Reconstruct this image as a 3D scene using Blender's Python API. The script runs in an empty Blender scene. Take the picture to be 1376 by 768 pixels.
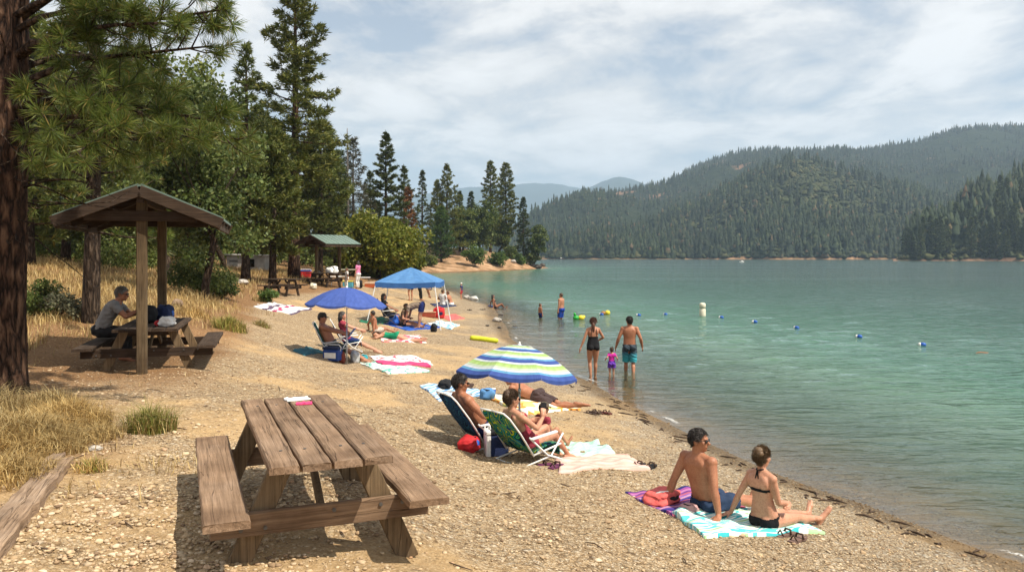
import bpy, bmesh, math, random
import numpy as np
from mathutils import Vector, Matrix, noise as mnoise
PI = math.pi
random.seed(7)
RNG = np.random.default_rng(7)
sc = bpy.context.scene
C = sc.collection
V = Vector

# ------------------------------------------------------------------ camera
CAM_H, FPX, HOR, CXP = 3.2, 1080.0, 343.5, 688.0
cam_d = bpy.data.cameras.new('camera')
cam = bpy.data.objects.new('camera', cam_d)
C.objects.link(cam)
cam.location = (0, 0, CAM_H)
cam.rotation_euler = (PI / 2, 0, 0)
cam_d.sensor_width = 36
cam_d.lens = 36 * FPX / 1376
cam_d.shift_y = -(384 - HOR) / 1376
cam_d.clip_start = 0.1
cam_d.clip_end = 30000
sc.camera = cam

def ray(px, py, d):
    return V(((px - CXP) / FPX * d, d, CAM_H - (py - HOR) / FPX * d))

# ------------------------------------------------------------------ tagging
def tag(o, label=None, cat=None, group=None, kind=None):
    if label: o['label'] = label
    if cat: o['category'] = cat
    if group: o['group'] = group
    if kind: o['kind'] = kind
    return o

def thing(name, label, cat, loc=(0, 0, 0), rz=0, group=None):
    o = bpy.data.objects.new(name, None)
    o.empty_display_size = 0.2
    C.objects.link(o)
    o.location = loc
    o.rotation_euler = (0, 0, rz)
    return tag(o, label, cat, group)

def link(name, mesh, parent=None, mats=None):
    o = bpy.data.objects.new(name, mesh)
    C.objects.link(o)
    if parent: o.parent = parent
    if mats is not None:
        mesh.materials.clear()
        for m in (mats if isinstance(mats, (list, tuple)) else [mats]):
            mesh.materials.append(m)
    return o

def copy_tree(o, parent=None, kids=None):
    if kids is None:
        kids = {}
        for q in bpy.data.objects:
            if q.parent: kids.setdefault(q.parent.name, []).append(q)
    c = o.copy()
    C.objects.link(c)
    if parent: c.parent = parent
    for ch in kids.get(o.name, []):
        copy_tree(ch, c, kids)
    return c

# ------------------------------------------------------------------ mesh builders
def fast_mesh(name, verts, faces, smooth=False, uv=None, mi=None, attr=None):
    """verts (V,3) array, faces (F,k) array"""
    me = bpy.data.meshes.new(name)
    verts = np.asarray(verts, dtype=np.float32)
    faces = np.asarray(faces, dtype=np.int32)
    F, k = faces.shape
    me.vertices.add(len(verts)); me.vertices.foreach_set('co', verts.ravel())
    me.loops.add(F * k); me.loops.foreach_set('vertex_index', faces.ravel())
    me.polygons.add(F)
    me.polygons.foreach_set('loop_start', np.arange(F, dtype=np.int32) * k)
    me.polygons.foreach_set('loop_total', np.full(F, k, dtype=np.int32))
    if smooth: me.polygons.foreach_set('use_smooth', np.ones(F, dtype=bool))
    if mi is not None: me.polygons.foreach_set('material_index', np.asarray(mi, dtype=np.int32))
    if uv is not None:
        l = me.uv_layers.new(name='UVMap')
        l.data.foreach_set('uv', np.asarray(uv, dtype=np.float32)[faces.ravel()].ravel())
    if attr:
        for n, a in attr.items():
            at = me.attributes.new(n, 'FLOAT', 'POINT')
            at.data.foreach_set('value', np.asarray(a, dtype=np.float32))
    me.update(calc_edges=True)
    return me

def frame_of(d):
    d = V(d).normalized()
    a = V((0, 0, 1)) if abs(d.z) < 0.9 else V((1, 0, 0))
    s = d.cross(a).normalized()
    return s, s.cross(d).normalized(), d

class MB:
    def __init__(s):
        s.v, s.f, s.m, s.uv = [], [], [], {}
        s.cur = 0
    def add(s, vs, fs, uv=None):
        n = len(s.v)
        s.v += [tuple(v) for v in vs]
        s.f += [tuple(i + n for i in f) for f in fs]
        s.m += [s.cur] * len(fs)
        if uv:
            for i, u in enumerate(uv): s.uv[n + i] = u
        return s
    def box(s, c, size, rot=None, bev=0.0, jit=0.0, rnd=None):
        x, y, z = [q / 2 for q in size]
        b = min(bev, x * .45, y * .45, z * .45)
        R = rot if rot is not None else Matrix.Identity(3)
        c = V(c)
        if b <= 0:
            vs = [V((i, j, k)) for i in (-x, x) for j in (-y, y) for k in (-z, z)]
            fs = [(0, 1, 3, 2), (4, 6, 7, 5), (0, 4, 5, 1), (2, 3, 7, 6), (0, 2, 6, 4), (1, 5, 7, 3)]
        else:
            bm = bmesh.new()
            bmesh.ops.create_cube(bm, size=1)
            for v in bm.verts: v.co = V((v.co.x * 2 * x, v.co.y * 2 * y, v.co.z * 2 * z))
            bmesh.ops.bevel(bm, geom=bm.edges[:], offset=b, segments=1, affect='EDGES', profile=.5)
            bm.verts.index_update()
            vs = [v.co.copy() for v in bm.verts]
            fs = [tuple(v.index for v in f.verts) for f in bm.faces]
            bm.free()
        if jit:
            r = rnd or random
            vs = [v + V((r.uniform(-jit, jit), r.uniform(-jit, jit), r.uniform(-jit, jit))) for v in vs]
        return s.add([c + R @ v for v in vs], fs)
    def bar(s, a, b, w, h, up=(0, 0, 1), bev=0.006):
        """a beam from a to b, w wide, h high along up"""
        a, b = V(a), V(b)
        d = (b - a).normalized()
        u = V(up); sd = d.cross(u).normalized(); u = sd.cross(d).normalized()
        R = Matrix((sd, d, u)).transposed()
        return s.box((a + b) / 2, (w, (b - a).length, h), R, bev)
    def tube(s, pts, rad, n=8, caps=True):
        pts = [V(p) for p in pts]
        if not isinstance(rad, (list, tuple, np.ndarray)): rad = [rad] * len(pts)
        vs, fs = [], []
        prev = None
        for i, p in enumerate(pts):
            d = (pts[min(i + 1, len(pts) - 1)] - pts[max(i - 1, 0)])
            if d.length < 1e-9: d = V((0, 0, 1))
            d.normalize()
            if prev is None: u, w, _ = frame_of(d)
            else:
                u = (prev - d * prev.dot(d))
                u = u.normalized() if u.length > 1e-6 else frame_of(d)[0]
                w = u.cross(d).normalized()
            prev = u
            for k in range(n):
                a = 2 * PI * k / n
                vs.append(p + (u * math.cos(a) + w * math.sin(a)) * rad[i])
        for i in range(len(pts) - 1):
            for k in range(n):
                k2 = (k + 1) % n
                fs.append((i * n + k, i * n + k2, (i + 1) * n + k2, (i + 1) * n + k))
        if caps:
            fs.append(tuple(reversed(range(n))))
            fs.append(tuple((len(pts) - 1) * n + k for k in range(n)))
        return s.add(vs, fs)
    def lathe(s, prof, n=16, c=(0, 0, 0), R=None, scale=(1, 1)):
        """prof list of (r,z)"""
        c = V(c); R = R or Matrix.Identity(3)
        vs, fs = [], []
        for r, z in prof:
            for k in range(n):
                a = 2 * PI * k / n
                vs.append(c + R @ V((r * math.cos(a) * scale[0], r * math.sin(a) * scale[1], z)))
        for i in range(len(prof) - 1):
            for k in range(n):
                k2 = (k + 1) % n
                fs.append((i * n + k, i * n + k2, (i + 1) * n + k2, (i + 1) * n + k))
        fs.append(tuple(reversed(range(n))))
        fs.append(tuple((len(prof) - 1) * n + k for k in range(n)))
        return s.add(vs, fs)
    def ell(s, c, r, R=None, nu=14, nv=9):
        c = V(c); R = R or Matrix.Identity(3)
        vs = [c + R @ V((0, 0, -r[2]))]
        for i in range(1, nv):
            t = PI * i / nv - PI / 2
            for k in range(nu):
                a = 2 * PI * k / nu
                vs.append(c + R @ V((r[0] * math.cos(t) * math.cos(a), r[1] * math.cos(t) * math.sin(a), r[2] * math.sin(t))))
        vs.append(c + R @ V((0, 0, r[2])))
        fs = []
        for k in range(nu):
            fs.append((0, 1 + (k + 1) % nu, 1 + k))
            fs.append((len(vs) - 1, 1 + (nv - 2) * nu + k, 1 + (nv - 2) * nu + (k + 1) % nu))
        for i in range(nv - 2):
            for k in range(nu):
                k2 = (k + 1) % nu
                fs.append((1 + i * nu + k, 1 + i * nu + k2, 1 + (i + 1) * nu + k2, 1 + (i + 1) * nu + k))
        return s.add(vs, fs)
    def cap(s, a, b, ra, rb, n=12):
        """tapered capsule, closed"""
        a, b = V(a), V(b)
        d = b - a
        L = d.length
        d = d / L if L > 1e-9 else V((0, 0, 1))
        pts, rad = [], []
        for t in (-1, -.87, -.5, 0):
            pts.append(a + d * (t * ra)); rad.append(max(1e-4, ra * math.sqrt(max(0, 1 - t * t))))
        for t in (0, .5, .87, 1):
            pts.append(b + d * (t * rb)); rad.append(max(1e-4, rb * math.sqrt(max(0, 1 - t * t))))
        return s.tube(pts, rad, n)
    def build(s, name, mats, parent=None, smooth=False):
        me = bpy.data.meshes.new(name)
        me.from_pydata(s.v, [], s.f)
        me.polygons.foreach_set('material_index', s.m)
        if s.uv:
            l = me.uv_layers.new(name='UVMap')
            for lp in me.loops:
                l.data[lp.index].uv = s.uv.get(lp.vertex_index, (0, 0))
        if smooth:
            me.polygons.foreach_set('use_smooth', [True] * len(me.polygons))
        me.update()
        return link(name, me, parent, mats)

# ------------------------------------------------------------------ materials
def new_mat(name):
    m = bpy.data.materials.new(name)
    m.use_nodes = True
    nt = m.node_tree
    b = nt.nodes['Principled BSDF']
    return m, nt, b

def N(nt, typ, **kw):
    n = nt.nodes.new(typ)
    for k, v in kw.items():
        if k.startswith('i_'):
            n.inputs[k[2:].replace('_', ' ')].default_value = v
        else: setattr(n, k, v)
    return n

def L(nt, a, b): nt.links.new(a, b)

def ramp(nt, fac, stops, interp='LINEAR'):
    r = nt.nodes.new('ShaderNodeValToRGB')
    r.color_ramp.interpolation = interp
    e = r.color_ramp.elements
    while len(e) > 1: e.remove(e[-1])
    e[0].position = stops[0][0]; e[0].color = (*stops[0][1], 1)
    for p, c in stops[1:]:
        q = e.new(p); q.color = (*c, 1)
    if fac is not None: L(nt, fac, r.inputs[0])
    return r

def mixc(nt, fac, a, b, mode='MIX'):
    m = nt.nodes.new('ShaderNodeMix'); m.data_type = 'RGBA'; m.blend_type = mode
    for sock, val in ((0, fac), (6, a), (7, b)):
        if hasattr(val, 'links'): L(nt, val, m.inputs[sock])
        elif sock == 0: m.inputs[0].default_value = val
        else: m.inputs[sock].default_value = (*val, 1) if len(val) == 3 else val
    return m.outputs[2]

def math_n(nt, op, a, b=None, c=None, clamp=False):
    m = nt.nodes.new('ShaderNodeMath'); m.operation = op; m.use_clamp = clamp
    for i, v in enumerate((a, b, c)):
        if v is None: continue
        if hasattr(v, 'links'): L(nt, v, m.inputs[i])
        else: m.inputs[i].default_value = v
    return m.outputs[0]

def tone(c, k): return tuple(min(1, max(0, q * k)) for q in c)

def M_plain(name, col, rough=.6, var=.18, scale=12, bump=.0, bscale=60, spec=.3, metal=0, coat=0, trans=0):
    m, nt, b = new_mat(name)
    tc = N(nt, 'ShaderNodeTexCoord')
    n1 = N(nt, 'ShaderNodeTexNoise'); n1.inputs['Scale'].default_value = scale; n1.inputs['Detail'].default_value = 5
    L(nt, tc.outputs['Object'], n1.inputs['Vector'])
    r = ramp(nt, n1.outputs[0], [(.25, tone(col, 1 - var)), (.75, tone(col, 1 + var))])
    L(nt, r.outputs[0], b.inputs['Base Color'])
    b.inputs['Roughness'].default_value = rough
    b.inputs['Metallic'].default_value = metal
    b.inputs['Specular IOR Level'].default_value = spec
    b.inputs['Coat Weight'].default_value = coat
    if bump:
        n2 = N(nt, 'ShaderNodeTexNoise'); n2.inputs['Scale'].default_value = bscale; n2.inputs['Detail'].default_value = 3
        L(nt, tc.outputs['Object'], n2.inputs['Vector'])
        bp = N(nt, 'ShaderNodeBump'); bp.inputs['Strength'].default_value = bump; bp.inputs['Distance'].default_value = .02
        L(nt, n2.outputs[0], bp.inputs['Height']); L(nt, bp.outputs[0], b.inputs['Normal'])
    if trans:
        t = N(nt, 'ShaderNodeBsdfTranslucent'); L(nt, r.outputs[0], t.inputs[0])
        mx = N(nt, 'ShaderNodeMixShader'); mx.inputs[0].default_value = trans
        L(nt, b.outputs[0], mx.inputs[1]); L(nt, t.outputs[0], mx.inputs[2])
        L(nt, mx.outputs[0], nt.nodes['Material Output'].inputs[0])
    return m

def M_wood(name, c_dark, c_mid, c_light, axis='Y', rough=.85):
    m, nt, b = new_mat(name)
    tc = N(nt, 'ShaderNodeTexCoord')
    gi = N(nt, 'ShaderNodeNewGeometry')
    off = N(nt, 'ShaderNodeVectorMath', operation='SCALE'); off.inputs[0].default_value = (17, 31, 23)
    L(nt, gi.outputs['Random Per Island'], off.inputs['Scale'])
    add = N(nt, 'ShaderNodeVectorMath', operation='ADD')
    L(nt, tc.outputs['Object'], add.inputs[0]); L(nt, off.outputs[0], add.inputs[1])
    mp = N(nt, 'ShaderNodeMapping')
    s = {'X': (1.0, 30, 30), 'Y': (30, 1.0, 30), 'Z': (30, 30, 1.0)}[axis]
    mp.inputs['Scale'].default_value = s
    L(nt, add.outputs[0], mp.inputs['Vector'])
    g = N(nt, 'ShaderNodeTexNoise'); g.inputs['Scale'].default_value = 1.6; g.inputs['Detail'].default_value = 8; g.inputs['Roughness'].default_value = .7
    g.inputs['Distortion'].default_value = .15
    L(nt, mp.outputs[0], g.inputs['Vector'])
    big = N(nt, 'ShaderNodeTexNoise'); big.inputs['Scale'].default_value = 3.2; big.inputs['Detail'].default_value = 4
    L(nt, add.outputs[0], big.inputs['Vector'])
    r1 = ramp(nt, g.outputs[0], [(.25, c_dark), (.5, c_mid), (.78, c_light)])
    r2 = ramp(nt, big.outputs[0], [(.3, (.62, .58, .55)), (.7, (1.15, 1.12, 1.08))])
    col = mixc(nt, 1.0, r1.outputs[0], r2.outputs[0], 'MULTIPLY')
    gr = N(nt, 'ShaderNodeTexNoise'); gr.inputs['Scale'].default_value = 1.9; gr.inputs['Detail'].default_value = 6; gr.inputs['Roughness'].default_value = .65
    L(nt, off.outputs[0], gr.inputs['Vector'])
    ad2 = N(nt, 'ShaderNodeVectorMath', operation='ADD'); L(nt, add.outputs[0], ad2.inputs[0]); ad2.inputs[1].default_value = (5, 9, 2); L(nt, ad2.outputs[0], gr.inputs['Vector'])
    gf = ramp(nt, gr.outputs[0], [(.42, (0, 0, 0)), (.68, (.65, .65, .65))])
    gcol = mixc(nt, 1.0, r1.outputs[0], (1.25, 1.32, 1.42), 'MULTIPLY')
    col = mixc(nt, gf.outputs[0], col, gcol)
    vr = ramp(nt, gi.outputs['Random Per Island'], [(0, (.8, .78, .76)), (1, (1.12, 1.08, 1.03))])
    col = mixc(nt, 1.0, col, vr.outputs[0], 'MULTIPLY')
    # splits and cracks along the grain
    mp2 = N(nt, 'ShaderNodeMapping'); mp2.inputs['Scale'].default_value = tuple(q * .55 for q in s)
    L(nt, add.outputs[0], mp2.inputs['Vector'])
    vo = N(nt, 'ShaderNodeTexNoise'); vo.inputs['Scale'].default_value = 1.0; vo.inputs['Detail'].default_value = 2
    L(nt, mp2.outputs[0], vo.inputs['Vector'])
    ab = math_n(nt, 'ABSOLUTE', math_n(nt, 'SUBTRACT', vo.outputs[0], .5))
    cr = ramp(nt, ab, [(0, (.3, .27, .25)), (.007, (1, 1, 1))])
    col = mixc(nt, .75, col, mixc(nt, 1.0, col, cr.outputs[0], 'MULTIPLY'))
    L(nt, col, b.inputs['Base Color'])
    b.inputs['Roughness'].default_value = rough
    b.inputs['Specular IOR Level'].default_value = .2
    bp = N(nt, 'ShaderNodeBump'); bp.inputs['Strength'].default_value = .5; bp.inputs['Distance'].default_value = .012
    L(nt, g.outputs[0], bp.inputs['Height'])
    bp2 = N(nt, 'ShaderNodeBump'); bp2.inputs['Strength'].default_value = .8; bp2.inputs['Distance'].default_value = .01
    L(nt, cr.outputs[0], bp2.inputs['Height']); L(nt, bp.outputs[0], bp2.inputs['Normal'])
    L(nt, bp2.outputs[0], b.inputs['Normal'])
    return m

def M_pattern(name, kind, cols, scale=6, rough=.9, bump=.25, axis=0, trans=0, phase=0.0):
    """cloth patterns over the UV map: stripes / waves / blotch / rings"""
    m, nt, b = new_mat(name)
    uv = N(nt, 'ShaderNodeUVMap')
    sx = N(nt, 'ShaderNodeSeparateXYZ'); L(nt, uv.outputs[0], sx.inputs[0])
    n = len(cols)
    if kind == 'stripes':
        f = math_n(nt, 'FRACT', math_n(nt, 'MULTIPLY_ADD', sx.outputs[axis], scale, phase))
        col = ramp(nt, f, [(i / n, c) for i, c in enumerate(cols)], 'CONSTANT').outputs[0]
    elif kind == 'waves':
        w = N(nt, 'ShaderNodeTexNoise'); w.inputs['Scale'].default_value = scale; w.inputs['Detail'].default_value = 1.5
        mp = N(nt, 'ShaderNodeMapping'); mp.inputs['Scale'].default_value = (1, 4.5, 1) if axis else (4.5, 1, 1)
        L(nt, uv.outputs[0], mp.inputs[0]); L(nt, mp.outputs[0], w.inputs['Vector'])
        f = math_n(nt, 'FRACT', math_n(nt, 'MULTIPLY', w.outputs[0], 3.2))
        col = ramp(nt, f, [(i / n, c) for i, c in enumerate(cols)], 'CONSTANT').outputs[0]
    elif kind == 'blotch':
        w = N(nt, 'ShaderNodeTexVoronoi'); w.inputs['Scale'].default_value = scale
        L(nt, uv.outputs[0], w.inputs['Vector'])
        s2 = N(nt, 'ShaderNodeSeparateColor'); L(nt, w.outputs['Color'], s2.inputs[0])
        col = ramp(nt, s2.outputs[0], [(i / n, c) for i, c in enumerate(cols)], 'CONSTANT').outputs[0]
    elif kind == 'rings':
        w = N(nt, 'ShaderNodeTexNoise'); w.inputs['Scale'].default_value = scale; w.inputs['Detail'].default_value = 0.5
        w.inputs['Distortion'].default_value = 1.2
        L(nt, uv.outputs[0], w.inputs['Vector'])
        f = math_n(nt, 'FRACT', math_n(nt, 'MULTIPLY', w.outputs[0], 7))
        col = ramp(nt, f, [(i / n, c) for i, c in enumerate(cols)], 'CONSTANT').outputs[0]
    n1 = N(nt, 'ShaderNodeTexNoise'); n1.inputs['Scale'].default_value = 9; n1.inputs['Detail'].default_value = 6
    L(nt, uv.outputs[0], n1.inputs['Vector'])
    r = ramp(nt, n1.outputs[0], [(.3, (.8, .8, .8)), (.7, (1.08, 1.07, 1.05))])
    col = mixc(nt, 1.0, col, r.outputs[0], 'MULTIPLY')
    L(nt, col, b.inputs['Base Color'])
    b.inputs['Roughness'].default_value = rough
    b.inputs['Specular IOR Level'].default_value = .15
    bp = N(nt, 'ShaderNodeBump'); bp.inputs['Strength'].default_value = bump; bp.inputs['Distance'].default_value = .03
    L(nt, n1.outputs[0], bp.inputs['Height']); L(nt, bp.outputs[0], b.inputs['Normal'])
    if trans:
        t = N(nt, 'ShaderNodeBsdfTranslucent'); L(nt, col, t.inputs[0])
        mx = N(nt, 'ShaderNodeMixShader'); mx.inputs[0].default_value = trans
        L(nt, b.outputs[0], mx.inputs[1]); L(nt, t.outputs[0], mx.inputs[2])
        L(nt, mx.outputs[0], nt.nodes['Material Output'].inputs[0])
    return m

def M_leaf(name, stops, trans=.3, rough=.55, big=.35, bscale=.6):
    """foliage: colour differs from leaf to leaf and, slowly, from clump to clump"""
    m, nt, b = new_mat(name)
    gi = N(nt, 'ShaderNodeNewGeometry')
    oi = N(nt, 'ShaderNodeObjectInfo')
    r = ramp(nt, gi.outputs['Random Per Island'], stops)
    tc = N(nt, 'ShaderNodeTexCoord')
    n1 = N(nt, 'ShaderNodeTexNoise'); n1.inputs['Scale'].default_value = bscale; n1.inputs['Detail'].default_value = 3
    L(nt, tc.outputs['Object'], n1.inputs['Vector'])
    r2 = ramp(nt, n1.outputs[0], [(.3, (1 - big, 1 - big, 1 - big)), (.7, (1 + big, 1 + big * .9, 1 + big * .5))])
    col = mixc(nt, 1.0, r.outputs[0], r2.outputs[0], 'MULTIPLY')
    r3 = ramp(nt, oi.outputs['Random'], [(0, (.85, .9, .95)), (1, (1.15, 1.1, .95))])
    col = mixc(nt, 1.0, col, r3.outputs[0], 'MULTIPLY')
    L(nt, col, b.inputs['Base Color'])
    b.inputs['Roughness'].default_value = rough
    b.inputs['Specular IOR Level'].default_value = .25
    t = N(nt, 'ShaderNodeBsdfTranslucent'); L(nt, col, t.inputs[0])
    mx = N(nt, 'ShaderNodeMixShader'); mx.inputs[0].default_value = trans
    L(nt, b.outputs[0], mx.inputs[1]); L(nt, t.outputs[0], mx.inputs[2])
    L(nt, mx.outputs[0], nt.nodes['Material Output'].inputs[0])
    return m

def M_bark(name, c1, c2, c3, sc_=(9, 9, 2.2)):
    m, nt, b = new_mat(name)
    tc = N(nt, 'ShaderNodeTexCoord')
    mp = N(nt, 'ShaderNodeMapping'); mp.inputs['Scale'].default_value = sc_
    L(nt, tc.outputs['Object'], mp.inputs[0])
    vo = N(nt, 'ShaderNodeTexVoronoi', feature='DISTANCE_TO_EDGE'); vo.inputs['Scale'].default_value = 1.0
    nz = N(nt, 'ShaderNodeTexNoise'); nz.inputs['Scale'].default_value = 2.5; nz.inputs['Detail'].default_value = 6
    L(nt, mp.outputs[0], nz.inputs['Vector'])
    ad = N(nt, 'ShaderNodeVectorMath', operation='ADD'); L(nt, mp.outputs[0], ad.inputs[0]); L(nt, nz.outputs['Color'], ad.inputs[1])
    L(nt, ad.outputs[0], vo.inputs['Vector'])
    f = math_n(nt, 'ADD', math_n(nt, 'MULTIPLY', vo.outputs[0], 1.6), math_n(nt, 'MULTIPLY', nz.outputs[0], .45))
    r = ramp(nt, f, [(.2, c1), (.5, c2), (.9, c3)])
    L(nt, r.outputs[0], b.inputs['Base Color'])
    b.inputs['Roughness'].default_value = .95
    b.inputs['Specular IOR Level'].default_value = .1
    bp = N(nt, 'ShaderNodeBump'); bp.inputs['Strength'].default_value = .9; bp.inputs['Distance'].default_value = .05
    L(nt, f, bp.inputs['Height']); L(nt, bp.outputs[0], b.inputs['Normal'])
    return m
# ------------------------------------------------------------------ terrain
def W(px, py, z):
    d = (CAM_H - z) * FPX / (py - HOR)
    return ((px - CXP) / FPX * d, d, z)

SHORE_PX = [(1376, 757), (1339, 745), (1250, 712), (1160, 677), (1108, 660), (1038, 634), (978, 607), (930, 585), (892, 566),
            (835, 538), (779, 507), (740, 487), (712, 472), (694, 460), (684, 452), (676, 433), (669, 422), (662, 411),
            (647, 407), (625, 400), (609, 393), (598, 389)]
shore = [W(x, y, 0) for x, y in SHORE_PX]
shore += [(6.3, 6.0, 0), (7.4, 2.5, 0), (9, -3, 0), (11, -12, 0)]
shore += [(-7.6, 80, 0), (-10.5, 95, 0), (-14, 112, 0), (-18, 130, 0), (-20.5, 143, 0), (-19.5, 151, 0), (-16, 155, 0), (-12.8, 157.5, 0),
          (-9, 163, 0), (-5.9, 168.6, 0), (-2, 178, 0), (2.1, 187, 0), (6, 199, 0), (9.2, 211, 0), (9.8, 216, 0), (7.5, 224, 0),
          (2, 238, 0), (-8, 258, 0), (-30, 290, 0), (-80, 340, 0), (-200, 460, 0)]
land = [W(*q) for q in [
    (430, 690, 1.28), (300, 742, 1.31), (545, 728, 1.2), (100, 740, 1.33), (0, 760, 1.38), (700, 760, .97), (900, 760, .66),
    (1100, 760, .36), (1035, 708, .35), (940, 682, .40), (1100, 690, .22), (850, 640, .42), (880, 600, .22),
    (640, 605, .57), (715, 615, .5), (697, 585, .5), (720, 545, .45), (597, 530, .62), (760, 545, .3), (800, 560, .33),
    (466, 490, .55), (530, 458, .55), (560, 440, .43), (620, 440, .34), (650, 456, .27), (600, 415, .36),
    (190, 502, 1.33), (15, 532, 1.42), (122, 432, 1.75), (380, 393, 1.45), (440, 382, 1.55), (380, 415, 1.15), (330, 378, 1.9),
    (335, 362, 2.3), (300, 470, 1.28), (308, 440, 1.42), (240, 412, 1.75), (420, 520, 1.0), (560, 560, .78), (620, 700, .95),
    (400, 450, .95), (480, 400, 1.0), (505, 374, 1.5), (560, 395, .55), (200, 580, 1.3), (330, 560, 1.2), (640, 505, .45), (550, 500, .62)]]
land += [(-2.7, 5.0, 1.31), (-.9, 5.2, 1.24), (-2.5, 7.2, 1.29), (-1.2, 7.2, 1.22), (-1.6, 6, 1.28), (-5.0, 12.6, 1.3), (-6.9, 12.6, 1.34), (-5.6, 15.4, 1.35), (-7.6, 15.2, 1.4)]
land += [(-14, 24, 2.25), (-21, 36, 2.95), (-30, 50, 3.5), (-45, 70, 4.3), (-60, 120, 5), (-90, 160, 7), (-25, 80, 2.9), (-10, 5, 1.6), (-6, 0, 1.45),
         (-14, 12, 2.0), (-25, 20, 2.9), (-4, -4, 1.4), (1, -3, 1.1), (2, 1, 1.0), (4, 0, .5), (5, 4, .17), (-15, -8, 1.9), (-50, 20, 4), (-20, 75, 2.6),
         (-25, 110, 3.0), (-30, 150, 3.8), (-60, 200, 6), (-17, 160, .9), (-12, 168, 1.0), (-20, 172, 2.6), (-10, 180, 2.4), (-6, 190, 3.6), (0, 198, 2.8), (-20, 195, 4.8), (-8, 212, 4.6),
         (3, 213, 1.6), (6, 212, .7), (-30, 240, 5), (-60, 290, 6), (-150, 380, 9), (-250, 300, 12), (-120, 100, 8), (-300, 600, 5)]
lake = [W(797, 503, 0)[:2] + (-.15,), W(846, 498, 0)[:2] + (-.29,), W(822, 502, 0)[:2] + (-.2,), W(726, 426, 0)[:2] + (-.38,), W(753, 428, 0)[:2] + (-.47,),
        (6.0, 10, -.22), (7.5, 8.5, -.4), (5.2, 14, -.28), (4.4, 17, -.3), (9, 14, -.8), (10, 8, -.9), (12, 20, -1.5), (8, 30, -1.1), (12, 35, -2), (5, 50, -1.3), (20, 60, -4),
        (2, 70, -1.8), (10, 90, -3.6), (0, 100, -2.6), (-7, 120, -1.8), (-13, 140, -1.1), (-5, 150, -1.5), (20, 200, -3), (6, 180, -1.4), (40, 200, -6), (60, 100, -7), (30, 30, -5), (25, 10, -4), (13, 0, -1.3), (20, -10, -2),
        (22, 240, -4), (8, 280, -4), (200, 300, -8), (600, 700, -8), (300, 60, -8), (1500, 900, -8), (60, 500, -8), (-100, 520, -6), (0, 1500, -8), (800, -5, -8)]
PTS = np.array(shore + land + lake, dtype=float)
def warp(x, y):
    x = np.asarray(x, float); y = np.asarray(y, float) + 9
    return np.stack([np.arctan2(x, y) * 1.6, np.log(np.hypot(x, y) + .5)], -1)
PW = warp(PTS[:, 0], PTS[:, 1])
CQ = .02
def kern(d2): return np.sqrt(d2 + CQ * CQ)
_A = kern(((PW[:, None] - PW[None]) ** 2).sum(-1))
_n = len(PTS)
_M = np.zeros((_n + 3, _n + 3)); _M[:_n, :_n] = _A; _M[:_n, _n] = 1; _M[:_n, _n + 1:] = PW; _M[_n:, :_n] = _M[:_n, _n:].T
_sol = np.linalg.lstsq(_M, np.concatenate([PTS[:, 2], np.zeros(3)]), rcond=None)[0]
def smooth_noise(x, y, s, seed=0):
    """cheap analytic noise, about -1..1"""
    x = np.asarray(x) * s; y = np.asarray(y) * s
    k = seed * 1.37
    return (np.sin(x * 1.0 + 1.7 * np.sin(y * .83 + k)) * np.cos(y * 1.13 + 1.3 * np.sin(x * .71 + 2 * k)) * .6
            + .4 * np.sin(x * 2.3 + y * 1.9 + k) * np.cos(y * 2.7 - x * 1.4 + 3 * k))
def ground(x, y):
    x = np.atleast_1d(np.asarray(x, float)); y = np.atleast_1d(np.asarray(y, float))
    sh = x.shape; x = x.ravel(); y = y.ravel()
    out = np.empty_like(x)
    for i in range(0, len(x), 8000):
        w = warp(x[i:i + 8000], y[i:i + 8000])
        out[i:i + 8000] = kern(((w[:, None] - PW[None]) ** 2).sum(-1)) @ _sol[:_n] + _sol[_n] + w @ _sol[_n + 1:]
    out = np.clip(out, -8, 22)
    amp = np.clip((out - .1) * .12, 0, .045)
    out = out + amp * smooth_noise(x, y, 1.5) + amp * .6 * smooth_noise(x, y, 4.1, 2)
    return out.reshape(sh)
def gz(x, y): return float(ground(x, y)[0])
_DS = np.exp(np.linspace(math.log(2.5), math.log(420), 700))
def G(px, py, lift=0.0):
    """where the sight line through a photo point meets the ground"""
    X = (px - CXP) / FPX * _DS; Z = CAM_H - (py - HOR) / FPX * _DS
    g = ground(X, _DS)
    k = np.nonzero(Z < g)[0]
    if len(k) == 0: d = 200.0
    else:
        k = k[0]
        if k == 0: d = _DS[0]
        else:
            a, b = Z[k - 1] - g[k - 1], g[k] - Z[k]
            d = _DS[k - 1] + (_DS[k] - _DS[k - 1]) * a / (a + b + 1e-12)
    x = (px - CXP) / FPX * d
    return V((x, d, gz(x, d) + lift))
def at(x, y, lift=0.0): return V((x, y, gz(x, y) + lift))

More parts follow.
